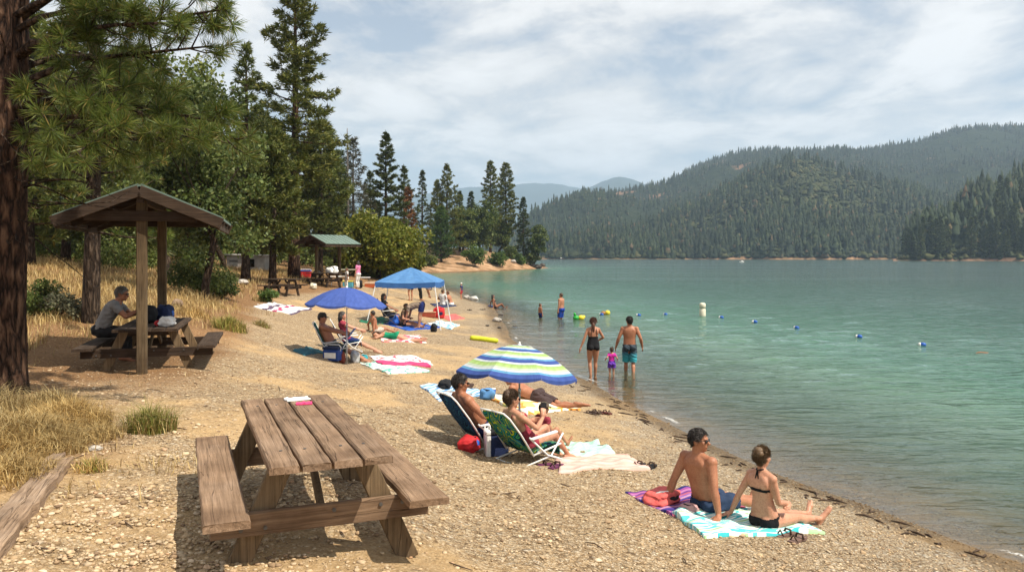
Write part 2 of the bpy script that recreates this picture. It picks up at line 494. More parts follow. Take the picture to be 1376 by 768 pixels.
def make_ground():
    th = np.radians(np.linspace(-100, 95, 470))
    r = np.exp(np.linspace(math.log(2.0), math.log(2600), 560))
    T, R = np.meshgrid(th, r)
    X = R * np.sin(T); Y = R * np.cos(T) - 9
    Z = ground(X, Y)
    nv, nu = X.shape
    idx = np.arange(nv * nu).reshape(nv, nu)
    f = np.stack([idx[:-1, :-1], idx[:-1, 1:], idx[1:, 1:], idx[1:, :-1]], -1).reshape(-1, 4)
    x, y, z = X.ravel(), Y.ravel(), Z.ravel()
    # cover: 0 pebbles / sand, 1 dry litter under the trees
    lit = np.clip((z - 1.16 + .10 * smooth_noise(x, y, .5) + .05 * smooth_noise(x, y, 1.7, 4)) / .32, 0, 1) * np.clip((-x - 3.2) / 2.2 + .4 * smooth_noise(x, y, .8, 5), 0, 1)
    far = np.clip((y - 120) / 30, 0, 1)
    lit = lit * (1 - far)
    wet = np.clip(1 - (z - .01) / .17, 0, 1)
    sand = np.clip(.5 + .9 * smooth_noise(x, y, .35, 8) + .5 * smooth_noise(x, y, .9, 9), 0, 1)
    me = fast_mesh('ground', np.stack([x, y, z], -1), f, smooth=True, attr={'litter': lit, 'wet': wet, 'sandy': sand, 'farbank': far})
    return me

def M_ground():
    m, nt, b = new_mat('beach_gravel')
    geo = N(nt, 'ShaderNodeNewGeometry')
    A = {k: N(nt, 'ShaderNodeAttribute', attribute_name=k).outputs['Fac'] for k in ('litter', 'wet', 'sandy', 'farbank')}
    pos = geo.outputs['Position']
    # pebbles in two sizes
    v1 = N(nt, 'ShaderNodeTexVoronoi'); v1.inputs['Scale'].default_value = 24; v1.inputs['Randomness'].default_value = 1
    v2 = N(nt, 'ShaderNodeTexVoronoi'); v2.inputs['Scale'].default_value = 55
    wob = N(nt, 'ShaderNodeTexNoise'); wob.inputs['Scale'].default_value = 14; wob.inputs['Detail'].default_value = 3
    L(nt, pos, wob.inputs['Vector'])
    mw = N(nt, 'ShaderNodeVectorMath', operation='MULTIPLY_ADD'); L(nt, wob.outputs['Color'], mw.inputs[0]); mw.inputs[1].default_value = (.03, .03, .03); L(nt, pos, mw.inputs[2])
    L(nt, mw.outputs[0], v1.inputs['Vector']); L(nt, mw.outputs[0], v2.inputs['Vector'])
    pal = [(0, (.24, .165, .095)), (.15, (.44, .315, .18)), (.45, (.57, .43, .26)), (.7, (.48, .38, .255)), (.86, (.68, .56, .38)), (1, (.72, .63, .49))]
    s1 = N(nt, 'ShaderNodeSeparateColor'); L(nt, v1.outputs['Color'], s1.inputs[0])
    s2 = N(nt, 'ShaderNodeSeparateColor'); L(nt, v2.outputs['Color'], s2.inputs[0])
    c1 = ramp(nt, s1.outputs[0], pal).outputs[0]
    c2 = ramp(nt, s2.outputs[0], pal).outputs[0]
    pick = ramp(nt, s1.outputs[1], [(.45, (0, 0, 0)), (.5, (1, 1, 1))]).outputs[0]
    pc = mixc(nt, pick, c1, c2)
    gap1 = ramp(nt, v1.outputs['Distance'], [(.3, (1, 1, 1)), (.8, (.36, .31, .26))]).outputs[0]
    gap2 = ramp(nt, v2.outputs['Distance'], [(.3, (1, 1, 1)), (.8, (.5, .44, .38))]).outputs[0]
    pc = mixc(nt, 1.0, pc, mixc(nt, pick, gap1, gap2), 'MULTIPLY')
    # bare sand between
    nz = N(nt, 'ShaderNodeTexNoise'); nz.inputs['Scale'].default_value = 45; nz.inputs['Detail'].default_value = 8; nz.inputs['Roughness'].default_value = .75
    L(nt, pos, nz.inputs['Vector'])
    sand = ramp(nt, nz.outputs[0], [(.3, (.33, .215, .10)), (.5, (.50, .34, .17)), (.7, (.62, .45, .25))]).outputs[0]
    big = N(nt, 'ShaderNodeTexNoise'); big.inputs['Scale'].default_value = 1.1; big.inputs['Detail'].default_value = 6; big.inputs['Roughness'].default_value = .65
    L(nt, pos, big.inputs['Vector'])
    sf = math_n(nt, 'ADD', math_n(nt, 'MULTIPLY', A['sandy'], .5), math_n(nt, 'MULTIPLY', big.outputs[0], 1.0))
    sf = ramp(nt, sf, [(.80, (0, 0, 0)), (1.12, (.75, .75, .75))]).outputs[0]
    col = mixc(nt, sf, pc, sand)
    bigr = ramp(nt, big.outputs[0], [(.25, (.84, .81, .78)), (.75, (1.12, 1.1, 1.07))]).outputs[0]
    col = mixc(nt, 1.0, col, bigr, 'MULTIPLY')
    lowz = N(nt, 'ShaderNodeSeparateXYZ'); L(nt, pos, lowz.inputs[0])
    lf0 = ramp(nt, lowz.outputs[2], [(.12, (1, 1, 1)), (.55, (0, 0, 0))]).outputs[0]
    col = mixc(nt, lf0, col, mixc(nt, 1.0, col, (.86, .92, 1.02), 'MULTIPLY'))
    # litter: dry needles, straw, rusty soil
    n3 = N(nt, 'ShaderNodeTexNoise'); n3.inputs['Scale'].default_value = 22; n3.inputs['Detail'].default_value = 9; n3.inputs['Roughness'].default_value = .8
    L(nt, pos, n3.inputs['Vector'])
    lit = ramp(nt, n3.outputs[0], [(.3, (.10, .055, .028)), (.48, (.25, .135, .06)), (.6, (.36, .215, .10)), (.75, (.5, .36, .2))]).outputs[0]
    lf = math_n(nt, 'ADD', A['litter'], math_n(nt, 'MULTIPLY', math_n(nt, 'SUBTRACT', n3.outputs[0], .5), .9))
    lf = ramp(nt, lf, [(.25, (0, 0, 0)), (.75, (1, 1, 1))]).outputs[0]
    col = mixc(nt, lf, col, lit)
    # orange bank of the far point
    n4 = N(nt, 'ShaderNodeTexNoise'); n4.inputs['Scale'].default_value = .35; n4.inputs['Detail'].default_value = 8; n4.inputs['Roughness'].default_value = .7
    L(nt, pos, n4.inputs['Vector'])
    bank = ramp(nt, n4.outputs[0], [(.35, (.13, .09, .04)), (.5, (.36, .21, .11)), (.7, (.58, .40, .25))]).outputs[0]
    col = mixc(nt, A['farbank'], col, bank)
    # wet stones at the waterline and under water
    wm = mixc(nt, 1.0, col, (.52, .46, .36), 'MULTIPLY')
    wf = ramp(nt, math_n(nt, 'ADD', A['wet'], math_n(nt, 'MULTIPLY', math_n(nt, 'SUBTRACT', big.outputs[0], .5), .9)), [(.35, (0, 0, 0)), (.7, (1, 1, 1))]).outputs[0]
    col = mixc(nt, wf, col, wm)
    L(nt, col, b.inputs['Base Color'])
    rr = ramp(nt, wf, [(0, (.92, .92, .92)), (1, (.55, .55, .55))]).outputs[0]
    L(nt, rr, b.inputs['Roughness'])
    b.inputs['Specular IOR Level'].default_value = .25
    h1 = math_n(nt, 'MULTIPLY', math_n(nt, 'SUBTRACT', 1.0, v1.outputs['Distance']), math_n(nt, 'SUBTRACT', 1.0, pick))
    h2 = math_n(nt, 'MULTIPLY', math_n(nt, 'SUBTRACT', 1.0, v2.outputs['Distance']), .5)
    hh = math_n(nt, 'MULTIPLY', math_n(nt, 'ADD', h1, h2), math_n(nt, 'SUBTRACT', 1.15, sf))
    hh = math_n(nt, 'ADD', hh, math_n(nt, 'MULTIPLY', nz.outputs[0], .6))
    hh = math_n(nt, 'ADD', hh, math_n(nt, 'MULTIPLY', n3.outputs[0], .8))
    bp = N(nt, 'ShaderNodeBump'); bp.inputs['Strength'].default_value = 1.0; bp.inputs['Distance'].default_value = .028
    L(nt, hh, bp.inputs['Height'])
    bp2 = N(nt, 'ShaderNodeBump'); bp2.inputs['Strength'].default_value = .6; bp2.inputs['Distance'].default_value = .25
    trm = N(nt, 'ShaderNodeTexNoise'); trm.inputs['Scale'].default_value = 4.2; trm.inputs['Detail'].default_value = 3; L(nt, pos, trm.inputs['Vector'])
    L(nt, math_n(nt, 'ADD', big.outputs[0], math_n(nt, 'MULTIPLY', trm.outputs[0], .42)), bp2.inputs['Height']); L(nt, bp.outputs[0], bp2.inputs['Normal'])
    L(nt, bp2.outputs[0], b.inputs['Normal'])
    return m

MAT_GROUND = M_ground()
g_obj = link('ground', make_ground(), None, MAT_GROUND)
tag(g_obj, 'pebble beach sloping from dry grass down into the lake', None, None, 'structure')

# ------------------------------------------------------------------ lake water
def make_water():
    th = np.radians(np.concatenate([np.linspace(-75, -13, 60, endpoint=False), np.linspace(-13, 37, 840, endpoint=False), np.linspace(37, 78, 60)]))
    r = np.exp(np.concatenate([np.linspace(math.log(3.5), math.log(7.5), 30, endpoint=False), np.linspace(math.log(7.5), math.log(95), 640, endpoint=False), np.linspace(math.log(95), math.log(6000), 160)]))
    T, R = np.meshgrid(th, r)
    X = R * np.sin(T); Y = R * np.cos(T)
    # depth on a coarser net, then filled in between
    tc, rc = th[::6], r[::5]
    if tc[-1] != th[-1]: tc = np.append(tc, th[-1])
    if rc[-1] != r[-1]: rc = np.append(rc, r[-1])
    TC, RC = np.meshgrid(tc, rc)
    ZC = ground(RC * np.sin(TC), RC * np.cos(TC))
    Zt = np.stack([np.interp(th, tc, row) for row in ZC])
    lr, lrc = np.log(r), np.log(rc)
    k = np.clip(np.searchsorted(lrc, lr, 'right') - 1, 0, len(rc) - 2); w = ((lr - lrc[k]) / (lrc[k + 1] - lrc[k]))[:, None]
    Z = Zt[k] * (1 - w) + Zt[k + 1] * w
    nv, nu = X.shape
    idx = np.arange(nv * nu).reshape(nv, nu)
    f = np.stack([idx[:-1, :-1], idx[:-1, 1:], idx[1:, 1:], idx[1:, :-1]], -1).reshape(-1, 4)
    z = Z.ravel()
    keep = z[f].min(1) < .12
    f = f[keep]
    used = np.unique(f); re = np.full(len(z), -1); re[used] = np.arange(len(used))
    x, y, zz = X.ravel()[used], Y.ravel()[used], z[used]
    rr = np.hypot(x, y)
    # wind ripples as real shape out to where they are finer than the mesh
    rg = np.random.default_rng(3)
    h = np.zeros_like(x)
    for i in range(22):
        lam = .34 * (2.4 / .34) ** (i / 21) * rg.uniform(.9, 1.1)
        a = rg.normal() * .42 - .12
        ph = 2 * PI / lam * (x * math.sin(a) + y * math.cos(a)) + rg.uniform(0, 6.28) + 1.1 * smooth_noise(x, y, .22 / lam ** .5, i)
        amp = WAVE * lam * np.clip(.55 + .8 * smooth_noise(x, y, .16 / lam ** .4, 30 + i), .05, 1.4)
        amp = amp * np.clip((lam * 55 - rr) / (lam * 25), 0, 1)
        h += amp * (np.sin(ph) + .28 * np.cos(2 * ph))
    gust_ = np.clip(.75 + .5 * smooth_noise(x, y, .05, 77) + .3 * smooth_noise(x, y, .13, 78), .25, 1.4)
    h *= np.clip(-zz / .55, .0, 1) ** .7 * gust_
    return fast_mesh('lake_water', np.stack([x, y, h], -1), re[f], smooth=True, attr={'depth': np.clip(-zz, 0, 8)})
WAVE = .0092

def M_water():
    m = bpy.data.materials.new('lake_water'); m.use_nodes = True
    nt = m.node_tree; nt.nodes.clear()
    out = N(nt, 'ShaderNodeOutputMaterial')
    geo = N(nt, 'ShaderNodeNewGeometry'); pos = geo.outputs['Position']
    dep = N(nt, 'ShaderNodeAttribute', attribute_name='depth').outputs['Fac']
    def wav(scale, sx, sy, detail, rot=0.0, rough=.55, dist=0.0):
        mp = N(nt, 'ShaderNodeMapping'); mp.inputs['Scale'].default_value = (sx, sy, 1); mp.inputs['Rotation'].default_value = (0, 0, rot)
        L(nt, pos, mp.inputs[0])
        n = N(nt, 'ShaderNodeTexNoise'); n.inputs['Scale'].default_value = scale; n.inputs['Detail'].default_value = detail; n.inputs['Roughness'].default_value = rough
        n.inputs['Distortion'].default_value = dist
        L(nt, mp.outputs[0], n.inputs['Vector'])
        return n.outputs[0]
    w1 = wav(1.0, .55, 1.5, 4, .22, .5, .6)
    w2 = wav(2.6, .6, 1.5, 3, -.3, .5, .4)
    w3 = wav(.16, .5, 1.3, 3, .1)
    gust = wav(.012, .35, 1.6, 4, .05, .6)
    hh = math_n(nt, 'ADD', math_n(nt, 'MULTIPLY', w1, .8), math_n(nt, 'MULTIPLY', w2, .5))
    hh = math_n(nt, 'ADD', hh, math_n(nt, 'MULTIPLY', w3, 1.6))
    rid = math_n(nt, 'SUBTRACT', 1.0, math_n(nt, 'ABSOLUTE', math_n(nt, 'MULTIPLY_ADD', wav(1.35, .5, 1.7, 3, -.05, .5, .5), 2.0, -1.0)))
    hh = math_n(nt, 'ADD', hh, math_n(nt, 'MULTIPLY', rid, .85))
    hh = math_n(nt, 'ADD', hh, math_n(nt, 'MULTIPLY', wav(7.0, .6, 1.4, 2, .15), .13))
    gs = ramp(nt, gust, [(.35, (.35, .35, .35)), (.62, (1.3, 1.3, 1.3))]).outputs[0]
    shallow = ramp(nt, math_n(nt, 'DIVIDE', dep, 1.0), [(0, (.25, .25, .25)), (.35, (.8, .8, .8)), (1, (1, 1, 1))]).outputs[0]
    st = math_n(nt, 'MULTIPLY', gs, shallow)
    bp = N(nt, 'ShaderNodeBump'); bp.inputs['Distance'].default_value = .15
    L(nt, math_n(nt, 'MULTIPLY', st, WATER_BUMP, clamp=True), bp.inputs['Strength']); L(nt, hh, bp.inputs['Height'])
    fr = N(nt, 'ShaderNodeFresnel'); fr.inputs['IOR'].default_value = 1.33; L(nt, bp.outputs[0], fr.inputs['Normal'])
    gl = N(nt, 'ShaderNodeBsdfGlossy'); gl.inputs['Roughness'].default_value = .07; L(nt, bp.outputs[0], gl.inputs['Normal'])
    gl.inputs['Color'].default_value = (.92, .98, .98, 1)
    # body of the water: clear over the stones, green-blue where it deepens
    df = N(nt, 'ShaderNodeBsdfDiffuse')
    bodyc = ramp(nt, math_n(nt, 'DIVIDE', dep, 8.0), [(0, (.19, .19, .125)), (.05, (.115, .185, .122)), (.2, (.064, .155, .106)), (.5, (.038, .094, .070)), (.9, (.035, .068, .060))]).outputs[0]
    L(nt, bodyc, df.inputs['Color'])
    tr = N(nt, 'ShaderNodeBsdfTransparent')
    tint = ramp(nt, dep, [(0, (.97, .97, .95)), (.5, (.66, .78, .66)), (1, (.4, .6, .5))]).outputs[0]
    L(nt, tint, tr.inputs['Color'])
    op = ramp(nt, dep, [(0, (0, 0, 0)), (.12, (.06, .06, .06)), (.4, (.34, .34, .34)), (1, (.85, .85, .85))]).outputs[0]
    body = N(nt, 'ShaderNodeMixShader'); L(nt, op, body.inputs[0]); L(nt, tr.outputs[0], body.inputs[1]); L(nt, df.outputs[0], body.inputs[2])
    mx = N(nt, 'ShaderNodeMixShader'); L(nt, math_n(nt, 'MULTIPLY', fr.outputs[0], .9), mx.inputs[0]); L(nt, body.outputs[0], mx.inputs[1]); L(nt, gl.outputs[0], mx.inputs[2])
    # a broken line of foam where the wash runs out
    fn = N(nt, 'ShaderNodeTexNoise'); fn.inputs['Scale'].default_value = .55; fn.inputs['Detail'].default_value = 2; L(nt, pos, fn.inputs['Vector'])
    f2 = N(nt, 'ShaderNodeTexNoise'); f2.inputs['Scale'].default_value = 30; f2.inputs['Detail'].default_value = 4; L(nt, pos, f2.inputs['Vector'])
    d0 = math_n(nt, 'ABSOLUTE', math_n(nt, 'SUBTRACT', dep, math_n(nt, 'MULTIPLY', fn.outputs[0], .06)))
    band = ramp(nt, d0, [(0, (1, 1, 1)), (.012, (0, 0, 0))]).outputs[0]
    here = ramp(nt, fn.outputs[0], [(.57, (0, 0, 0)), (.63, (1, 1, 1))]).outputs[0]
    ff = math_n(nt, 'MULTIPLY', math_n(nt, 'MULTIPLY', band, here), ramp(nt, f2.outputs[0], [(.45, (0, 0, 0)), (.55, (.8, .8, .8))]).outputs[0])
    fd = N(nt, 'ShaderNodeBsdfDiffuse'); fd.inputs['Color'].default_value = (.75, .76, .74, 1)
    mx2 = N(nt, 'ShaderNodeMixShader'); L(nt, ff, mx2.inputs[0]); L(nt, mx.outputs[0], mx2.inputs[1]); L(nt, fd.outputs[0], mx2.inputs[2])
    L(nt, mx2.outputs[0], out.inputs[0])
    return m
WATER_BUMP = .8
w_obj = link('lake_water', make_water(), None, M_water())
tag(w_obj, 'green lake water, clear at the stony edge', None, None, 'structure')

# ------------------------------------------------------------------ sun, sky, air
SUN_EL, SUN_AZ = math.radians(56), math.radians(118)
sd = V((math.cos(SUN_EL) * math.sin(SUN_AZ), math.cos(SUN_EL) * math.cos(SUN_AZ), math.sin(SUN_EL)))
sl = bpy.data.lights.new('sun', 'SUN'); sl.energy = 4.9; sl.angle = math.radians(.5); sl.color = (1, .915, .78)
so = bpy.data.objects.new('sun', sl); C.objects.link(so)
so.rotation_euler = sd.to_track_quat('Z', 'Y').to_euler(); so.location = (30, -20, 60)

def make_world():
    w = bpy.data.worlds.new('World'); sc.world = w; w.use_nodes = True
    nt = w.node_tree; bg = nt.nodes['Background']
    sky = N(nt, 'ShaderNodeTexSky', sky_type='NISHITA'); sky.sun_disc = False
    sky.sun_elevation = SUN_EL; sky.sun_rotation = SUN_AZ
    sky.air_density = 1.0; sky.dust_density = 2.5; sky.ozone_density = 1.0; sky.altitude = 400
    tc = N(nt, 'ShaderNodeTexCoord')
    sx = N(nt, 'ShaderNodeSeparateXYZ'); L(nt, tc.outputs['Generated'], sx.inputs[0])
    zz = math_n(nt, 'ADD', math_n(nt, 'MAXIMUM', sx.outputs[2], 0.0), .13)
    cb = N(nt, 'ShaderNodeCombineXYZ')
    L(nt, math_n(nt, 'DIVIDE', sx.outputs[0], zz), cb.inputs[0]); L(nt, math_n(nt, 'DIVIDE', sx.outputs[1], zz), cb.inputs[1])
    mp = N(nt, 'ShaderNodeMapping'); mp.inputs['Location'].default_value = CLOUD_OFF; mp.inputs['Scale'].default_value = (1, .8, 1); mp.inputs['Rotation'].default_value = (0, 0, .5)
    L(nt, cb.outputs[0], mp.inputs[0])
    n1 = N(nt, 'ShaderNodeTexNoise'); n1.inputs['Scale'].default_value = 1.7; n1.inputs['Detail'].default_value = 12; n1.inputs['Roughness'].default_value = .6; n1.inputs['Distortion'].default_value = .25
    L(nt, mp.outputs[0], n1.inputs['Vector'])
    n2 = N(nt, 'ShaderNodeTexNoise'); n2.inputs['Scale'].default_value = .6; n2.inputs['Detail'].default_value = 3
    L(nt, mp.outputs[0], n2.inputs['Vector'])
    f = math_n(nt, 'ADD', math_n(nt, 'MULTIPLY', n1.outputs[0], .85), math_n(nt, 'MULTIPLY', n2.outputs[0], .3))
    cov = ramp(nt, f, [(.485, (0, 0, 0)), (.535, (.5, .5, .5)), (.61, (.96, .96, .96))]).outputs[0]
    # dry smoke haze whitens the low sky
    hz = ramp(nt, sx.outputs[2], [(0, (.85, .85, .85)), (.10, (.6, .6, .6)), (.28, (.42, .42, .42)), (.6, (.32, .32, .32))]).outputs[0]
    cshade = ramp(nt, n1.outputs[0], [(.47, tuple(q * .80 for q in CLOUD_COL)), (.62, CLOUD_COL)]).outputs[0]
    col = mixc(nt, hz, sky.outputs[0], HAZE_SKY)
    col = mixc(nt, cov, col, cshade)
    L(nt, col, bg.inputs['Color']); bg.inputs['Strength'].default_value = .09
CLOUD_OFF = (3.1, 1.7, 0)
CLOUD_COL = (8.3, 8.05, 7.8)
HAZE_SKY = (5.05, 5.2, 5.3)
make_world()
sc.view_settings.view_transform = 'Standard'
sc.view_settings.look = 'None'
sc.view_settings.exposure = 0.56
sc.view_settings.gamma = 1
sc.cycles.use_denoising = True
sc.cycles.max_bounces = 6
sc.cycles.diffuse_bounces = 3
sc.cycles.glossy_bounces = 3
sc.cycles.transparent_max_bounces = 12
sc.cycles.volume_bounces = 1
sc.cycles.use_adaptive_sampling = True
sc.cycles.adaptive_threshold = 0.015
sc.cycles.sample_clamp_direct = 6
sc.cycles.sample_clamp_indirect = 5
sc.cycles.caustics_reflective = False
sc.cycles.caustics_refractive = False
# ------------------------------------------------------------------ foliage generators
def unit(a): return a / np.maximum(np.linalg.norm(a, axis=-1, keepdims=True), 1e-9)

def leaf_quads(p, d, ln, w, rng):
    """diamond leaves: base p, direction d, length ln, width w -> verts, faces"""
    n = len(p)
    d = unit(d)
    s = unit(np.cross(d, rng.normal(size=(n, 3))))
    ln = np.broadcast_to(ln, (n,))[:, None]; w = np.broadcast_to(w, (n,))[:, None]
    v = np.stack([p, p + d * ln * .45 + s * w, p + d * ln, p + d * ln * .45 - s * w], 1).reshape(-1, 3)
    return v, np.arange(n * 4).reshape(n, 4)

def conifer(seed, H, R, clear=.12, nb=90, up=.35, down=-.35, leaf=.3, lw=.035, dens=9, per=10, tr=.18, cone=.9, flat=.5, bark=None, leafm=None, gap=.0, sag=.12):
    rng = np.random.default_rng(seed)
    t = MB()
    bend = rng.normal(size=2) * .012 * H
    def ax(z): return np.array([bend[0] * math.sin(z / H * 2.2), bend[1] * math.sin(z / H * 2.7), z])
    t.tube([ax(H * k / 12) - (np.array([0, 0, .3]) if k == 0 else 0) for k in range(13)], [tr * (1.25 if k == 0 else 1) * (1 - k / 12) ** .8 + .012 for k in range(13)], 8)
    P, D = [], []
    for i in range(nb):
        h = clear + (1 - clear) * ((i + rng.random()) / nb) ** .9
        z = h * H
        rel = (h - clear) / (1 - clear)
        prof = min(1, (1 - rel) ** cone * 1.08 + .04) * (min(1, .55 + rel * 3.2))
        Lb = R * prof * (.55 + .55 * rng.random())
        if rng.random() < gap: Lb *= .35
        a = i * 2.39996 + rng.normal() * .35
        o = np.array([math.cos(a), math.sin(a), 0]); lat = np.array([-o[1], o[0], 0])
        el = down + (up - down) * rel + rng.normal() * .1
        c0 = ax(z)
        def pt(q): return c0 + o * (q * Lb * math.cos(el)) + np.array([0, 0, Lb * (math.sin(el) * q + sag * q * q)])
        t.tube([pt(0), pt(.5), pt(.95)], [max(.008, tr * .22 * (1 - rel * .7)), max(.006, tr * .12 * (1 - rel * .7)), .004], 4, caps=False)
        k = max(4, int(Lb * dens))
        q = .22 + .8 * rng.random(k) ** .7
        off = (rng.random(k) - .5) * Lb * .85 * np.clip(q * (1.25 - q), .05, 1)
        base = np.array([pt(x) for x in q]) + lat * off[:, None] + rng.normal(size=(k, 3)) * np.array([.03, .03, .05]) * max(Lb, .8)
        dirs = o * .75 + lat * (np.sign(off) * .55)[:, None] + np.array([0, 0, .25])
        P.append(np.repeat(base, per, 0)); D.append(np.repeat(dirs, per, 0))
    # leader
    tip = np.array([ax(H * (.93 + .07 * x)) for x in rng.random(8)])
    P.append(np.repeat(tip, per, 0)); D.append(np.tile([0, 0, .8], (8 * per, 1)))
    P = np.concatenate(P); D = np.concatenate(D)
    D = D + rng.normal(size=D.shape) * np.array([.6, .6, flat])
    P = P + rng.normal(size=P.shape) * .04
    v, f = leaf_quads(P, D, leaf * (.6 + .7 * rng.random(len(P))), lw * (.7 + .6 * rng.random(len(P))), rng)
    return t, fast_mesh('crown', v, f)

def broadleaf(seed, H, R, base=.25, ncl=40, per=160, leaf=.16, tr=.16, lean=(0, 0), rc=.3, stems=1, squash=1.0, hollow=.55):
    rng = np.random.default_rng(seed)
    t = MB()
    zc = H * (base + 1) / 2; hz = H * (1 - base) / 2
    cc = []
    lobes = unit(rng.normal(size=(6, 3)))
    for i in range(ncl):
        d = unit(rng.normal(size=3))
        amp = 1 + .22 * max(lobes @ d) - .14
        r = (hollow + (1 - hollow) * rng.random()) if i > ncl * .2 else rng.random() * .6
        c = np.array([d[0] * R * r * amp, d[1] * R * r * amp, zc + d[2] * hz * r * amp * .94])
        c[:2] += np.array(lean) * max(0, c[2] / H)
        c[2] = max(c[2], H * base * .6 + .1)
        cc.append(c)
    cc = np.array(cc)
    for s_ in range(stems):
        b = np.array([rng.normal() * .12 * R, rng.normal() * .12 * R, 0]) if stems > 1 else np.zeros(3)
        top = np.array([lean[0] * .6 + b[0] * 2, lean[1] * .6 + b[1] * 2, zc])
        mid = (b + top) / 2 + rng.normal(size=3) * .06 * H * np.array([1, 1, 0])
        t.tube([b - np.array([0, 0, .25]), b * .9 + np.array([0, 0, H * .06]), mid, top], [tr * 1.25, tr, tr * .7, tr * .3], 7)
        for c in cc[s_::stems][:26]:
            q = .3 + .6 * rng.random()
            st = b * (1 - q) + top * q if q > .5 else (b + (mid - b) * q * 2)
            m2 = (st + c) / 2 + rng.normal(size=3) * .08 * R + np.array([0, 0, -.04 * H])
            t.tube([st, m2, c], [tr * .32, tr * .18, .008], 4, caps=False)
    k = len(cc)
    rad = R * rc * (.6 + .8 * rng.random(k))
    P = np.repeat(cc, per, 0)
    g = rng.normal(size=P.shape)
    g = unit(g) * (rng.random((len(P), 1)) ** .45)
    P = P + g * np.repeat(rad, per)[:, None] * np.array([1, 1, .72 * squash])
    D = g * .8 + rng.normal(size=P.shape) * .6 + np.array([0, 0, -.15])
    sz = leaf * (.6 + .7 * rng.random(len(P)))
    v, f = leaf_quads(P, D, sz, sz * .36, rng)
    return t, fast_mesh('crown', v, f)

def tufts(tips, dirs, n, ln, w, rng, spread=.75):
    P = np.repeat(tips, n, 0); D = np.repeat(unit(dirs), n, 0)
    P = P - D * (rng.random((len(P), 1)) * ln * .55)
    D = D * .55 + unit(rng.normal(size=D.shape)) * spread
    D[:, 2] -= .08
    return leaf_quads(P, D, ln * (.7 + .4 * rng.random(len(P))), w, rng)

BARK_RED = M_bark('ponderosa_bark', (.010, .007, .006), (.068, .038, .025), (.16, .095, .06))
BARK_DARK = M_bark('dark_bark', (.015, .011, .009), (.06, .042, .03), (.13, .095, .07))
BARK_GREY = M_bark('grey_bark', (.05, .045, .04), (.14, .125, .11), (.25, .23, .2))
LF_NEEDLE = M_leaf('long_needles', [(0, (.055, .09, .022)), (.6, (.115, .16, .036)), (.9, (.19, .22, .06)), (1, (.32, .21, .08))], .4, .4, .4, .9)
LF_PINE = M_leaf('pine_needles', [(0, (.054, .078, .021)), (.7, (.128, .15, .038)), (1, (.22, .21, .065))], .25, .55, .4, .5)
LF_FIR = M_leaf('fir_needles', [(0, (.036, .055, .022)), (.7, (.078, .10, .038)), (1, (.13, .145, .055))], .2, .6, .35, .4)
LF_OAK = M_leaf('oak_leaves', [(0, (.048, .076, .021)), (.6, (.105, .145, .038)), (1, (.20, .22, .075))], .3, .5, .4, .6)
LF_WILLOW = M_leaf('willow_leaves', [(0, (.07, .10, .014)), (.6, (.145, .17, .028)), (1, (.24, .23, .05))], .35, .55, .35, .7)
LF_BRIGHT = M_leaf('young_leaves', [(0, (.04, .085, .02)), (.6, (.085, .145, .035)), (1, (.14, .19, .05))], .3, .55, .3, .5)
LF_GREY = M_leaf('grey_dead_needles', [(0, (.07, .065, .05)), (.6, (.12, .11, .085)), (1, (.085, .10, .06))], .15, .7, .3, .6)
LF_RUST = M_leaf('rust_dead_needles', [(0, (.13, .055, .025)), (.6, (.23, .10, .045)), (1, (.30, .16, .08))], .2, .7, .3, .6)
LF_SAGE = M_leaf('sage_leaves', [(0, (.09, .095, .06)), (.6, (.14, .14, .09)), (1, (.21, .19, .12))], .2, .8, .25, 1.5)

def put_tree(name, gen, label, px, d, cat='tree', group=None, bark=BARK_DARK, leafm=LF_PINE, rz=0, x=None):
    t, cm = gen
    X = (px - CXP) / FPX * d if x is None else x
    o = thing(name, label, cat, (X, d, gz(X, d)), rz, group)
    t.build('trunk', bark, o, True)
    link('crown', cm, o, leafm)
    return o
def Hof(px, d, top):
    X = (px - CXP) / FPX * d
    return CAM_H - (top - HOR) / FPX * d - gz(X, d)

# -- the forest on the left, near to far
put_tree('tall_pine', conifer(11, Hof(395, 48, -34), 3.3, .30, 92, .5, -.28, .34, .032, 12, 14, .34, .62, .45, sag=.16), 'tallest pine with open layered branches, behind the two picnic shelters', 395, 48, bark=BARK_RED)
put_tree('young_pine', conifer(12, Hof(330, 40.7, 62), 1.9, .30, 64, .7, .05, .3, .03, 11, 13, .22, .75, .5, gap=.15), 'slim pine with a dark bare trunk, thin pointed top left of the tallest pine', 330, 40.7)
put_tree('bushy_pine', conifer(13, Hof(368, 38, 172), 2.0, .2, 74, .7, -.1, .34, .034, 12, 14, .2, .55, .6), 'bushy olive green pine left of the second picnic shelter, in front of the tallest pine', 366, 41.5, leafm=LF_PINE)
put_tree('bushy_pine', conifer(14, Hof(430, 52, 160), 2.5, .16, 80, .6, -.1, .36, .036, 11, 13, .2, .6, .6), 'broad olive pine directly behind the roof of the second picnic shelter', 430, 53)
put_tree('bushy_pine', conifer(15, Hof(452, 62, 205), 2.0, .1, 64, .6, -.1, .36, .036, 11, 12, .2, .6, .6), 'dark pine between the second shelter roof and the grey dying fir', 452, 62, leafm=LF_FIR)
put_tree('oak_tree', broadleaf(21, Hof(270, 28, 92), 2.1, .1, 64, 250, .15, .14), 'dark leafy oak right of the near shelter roof, above the green shrub', 276, 28, leafm=LF_OAK)
put_tree('oak_tree', broadleaf(22, Hof(222, 33, 52), 2.3, .2, 60, 230, .17, .17), 'leafy oak whose top shows against the sky behind the long needled pine boughs', 226, 33, leafm=LF_OAK)
put_tree('oak_tree', broadleaf(23, Hof(305, 46, 150), 2.3, .1, 50, 180, .2, .17), 'leafy oak behind the slim pine, its crown low over the concrete shed', 300, 47, leafm=LF_OAK)
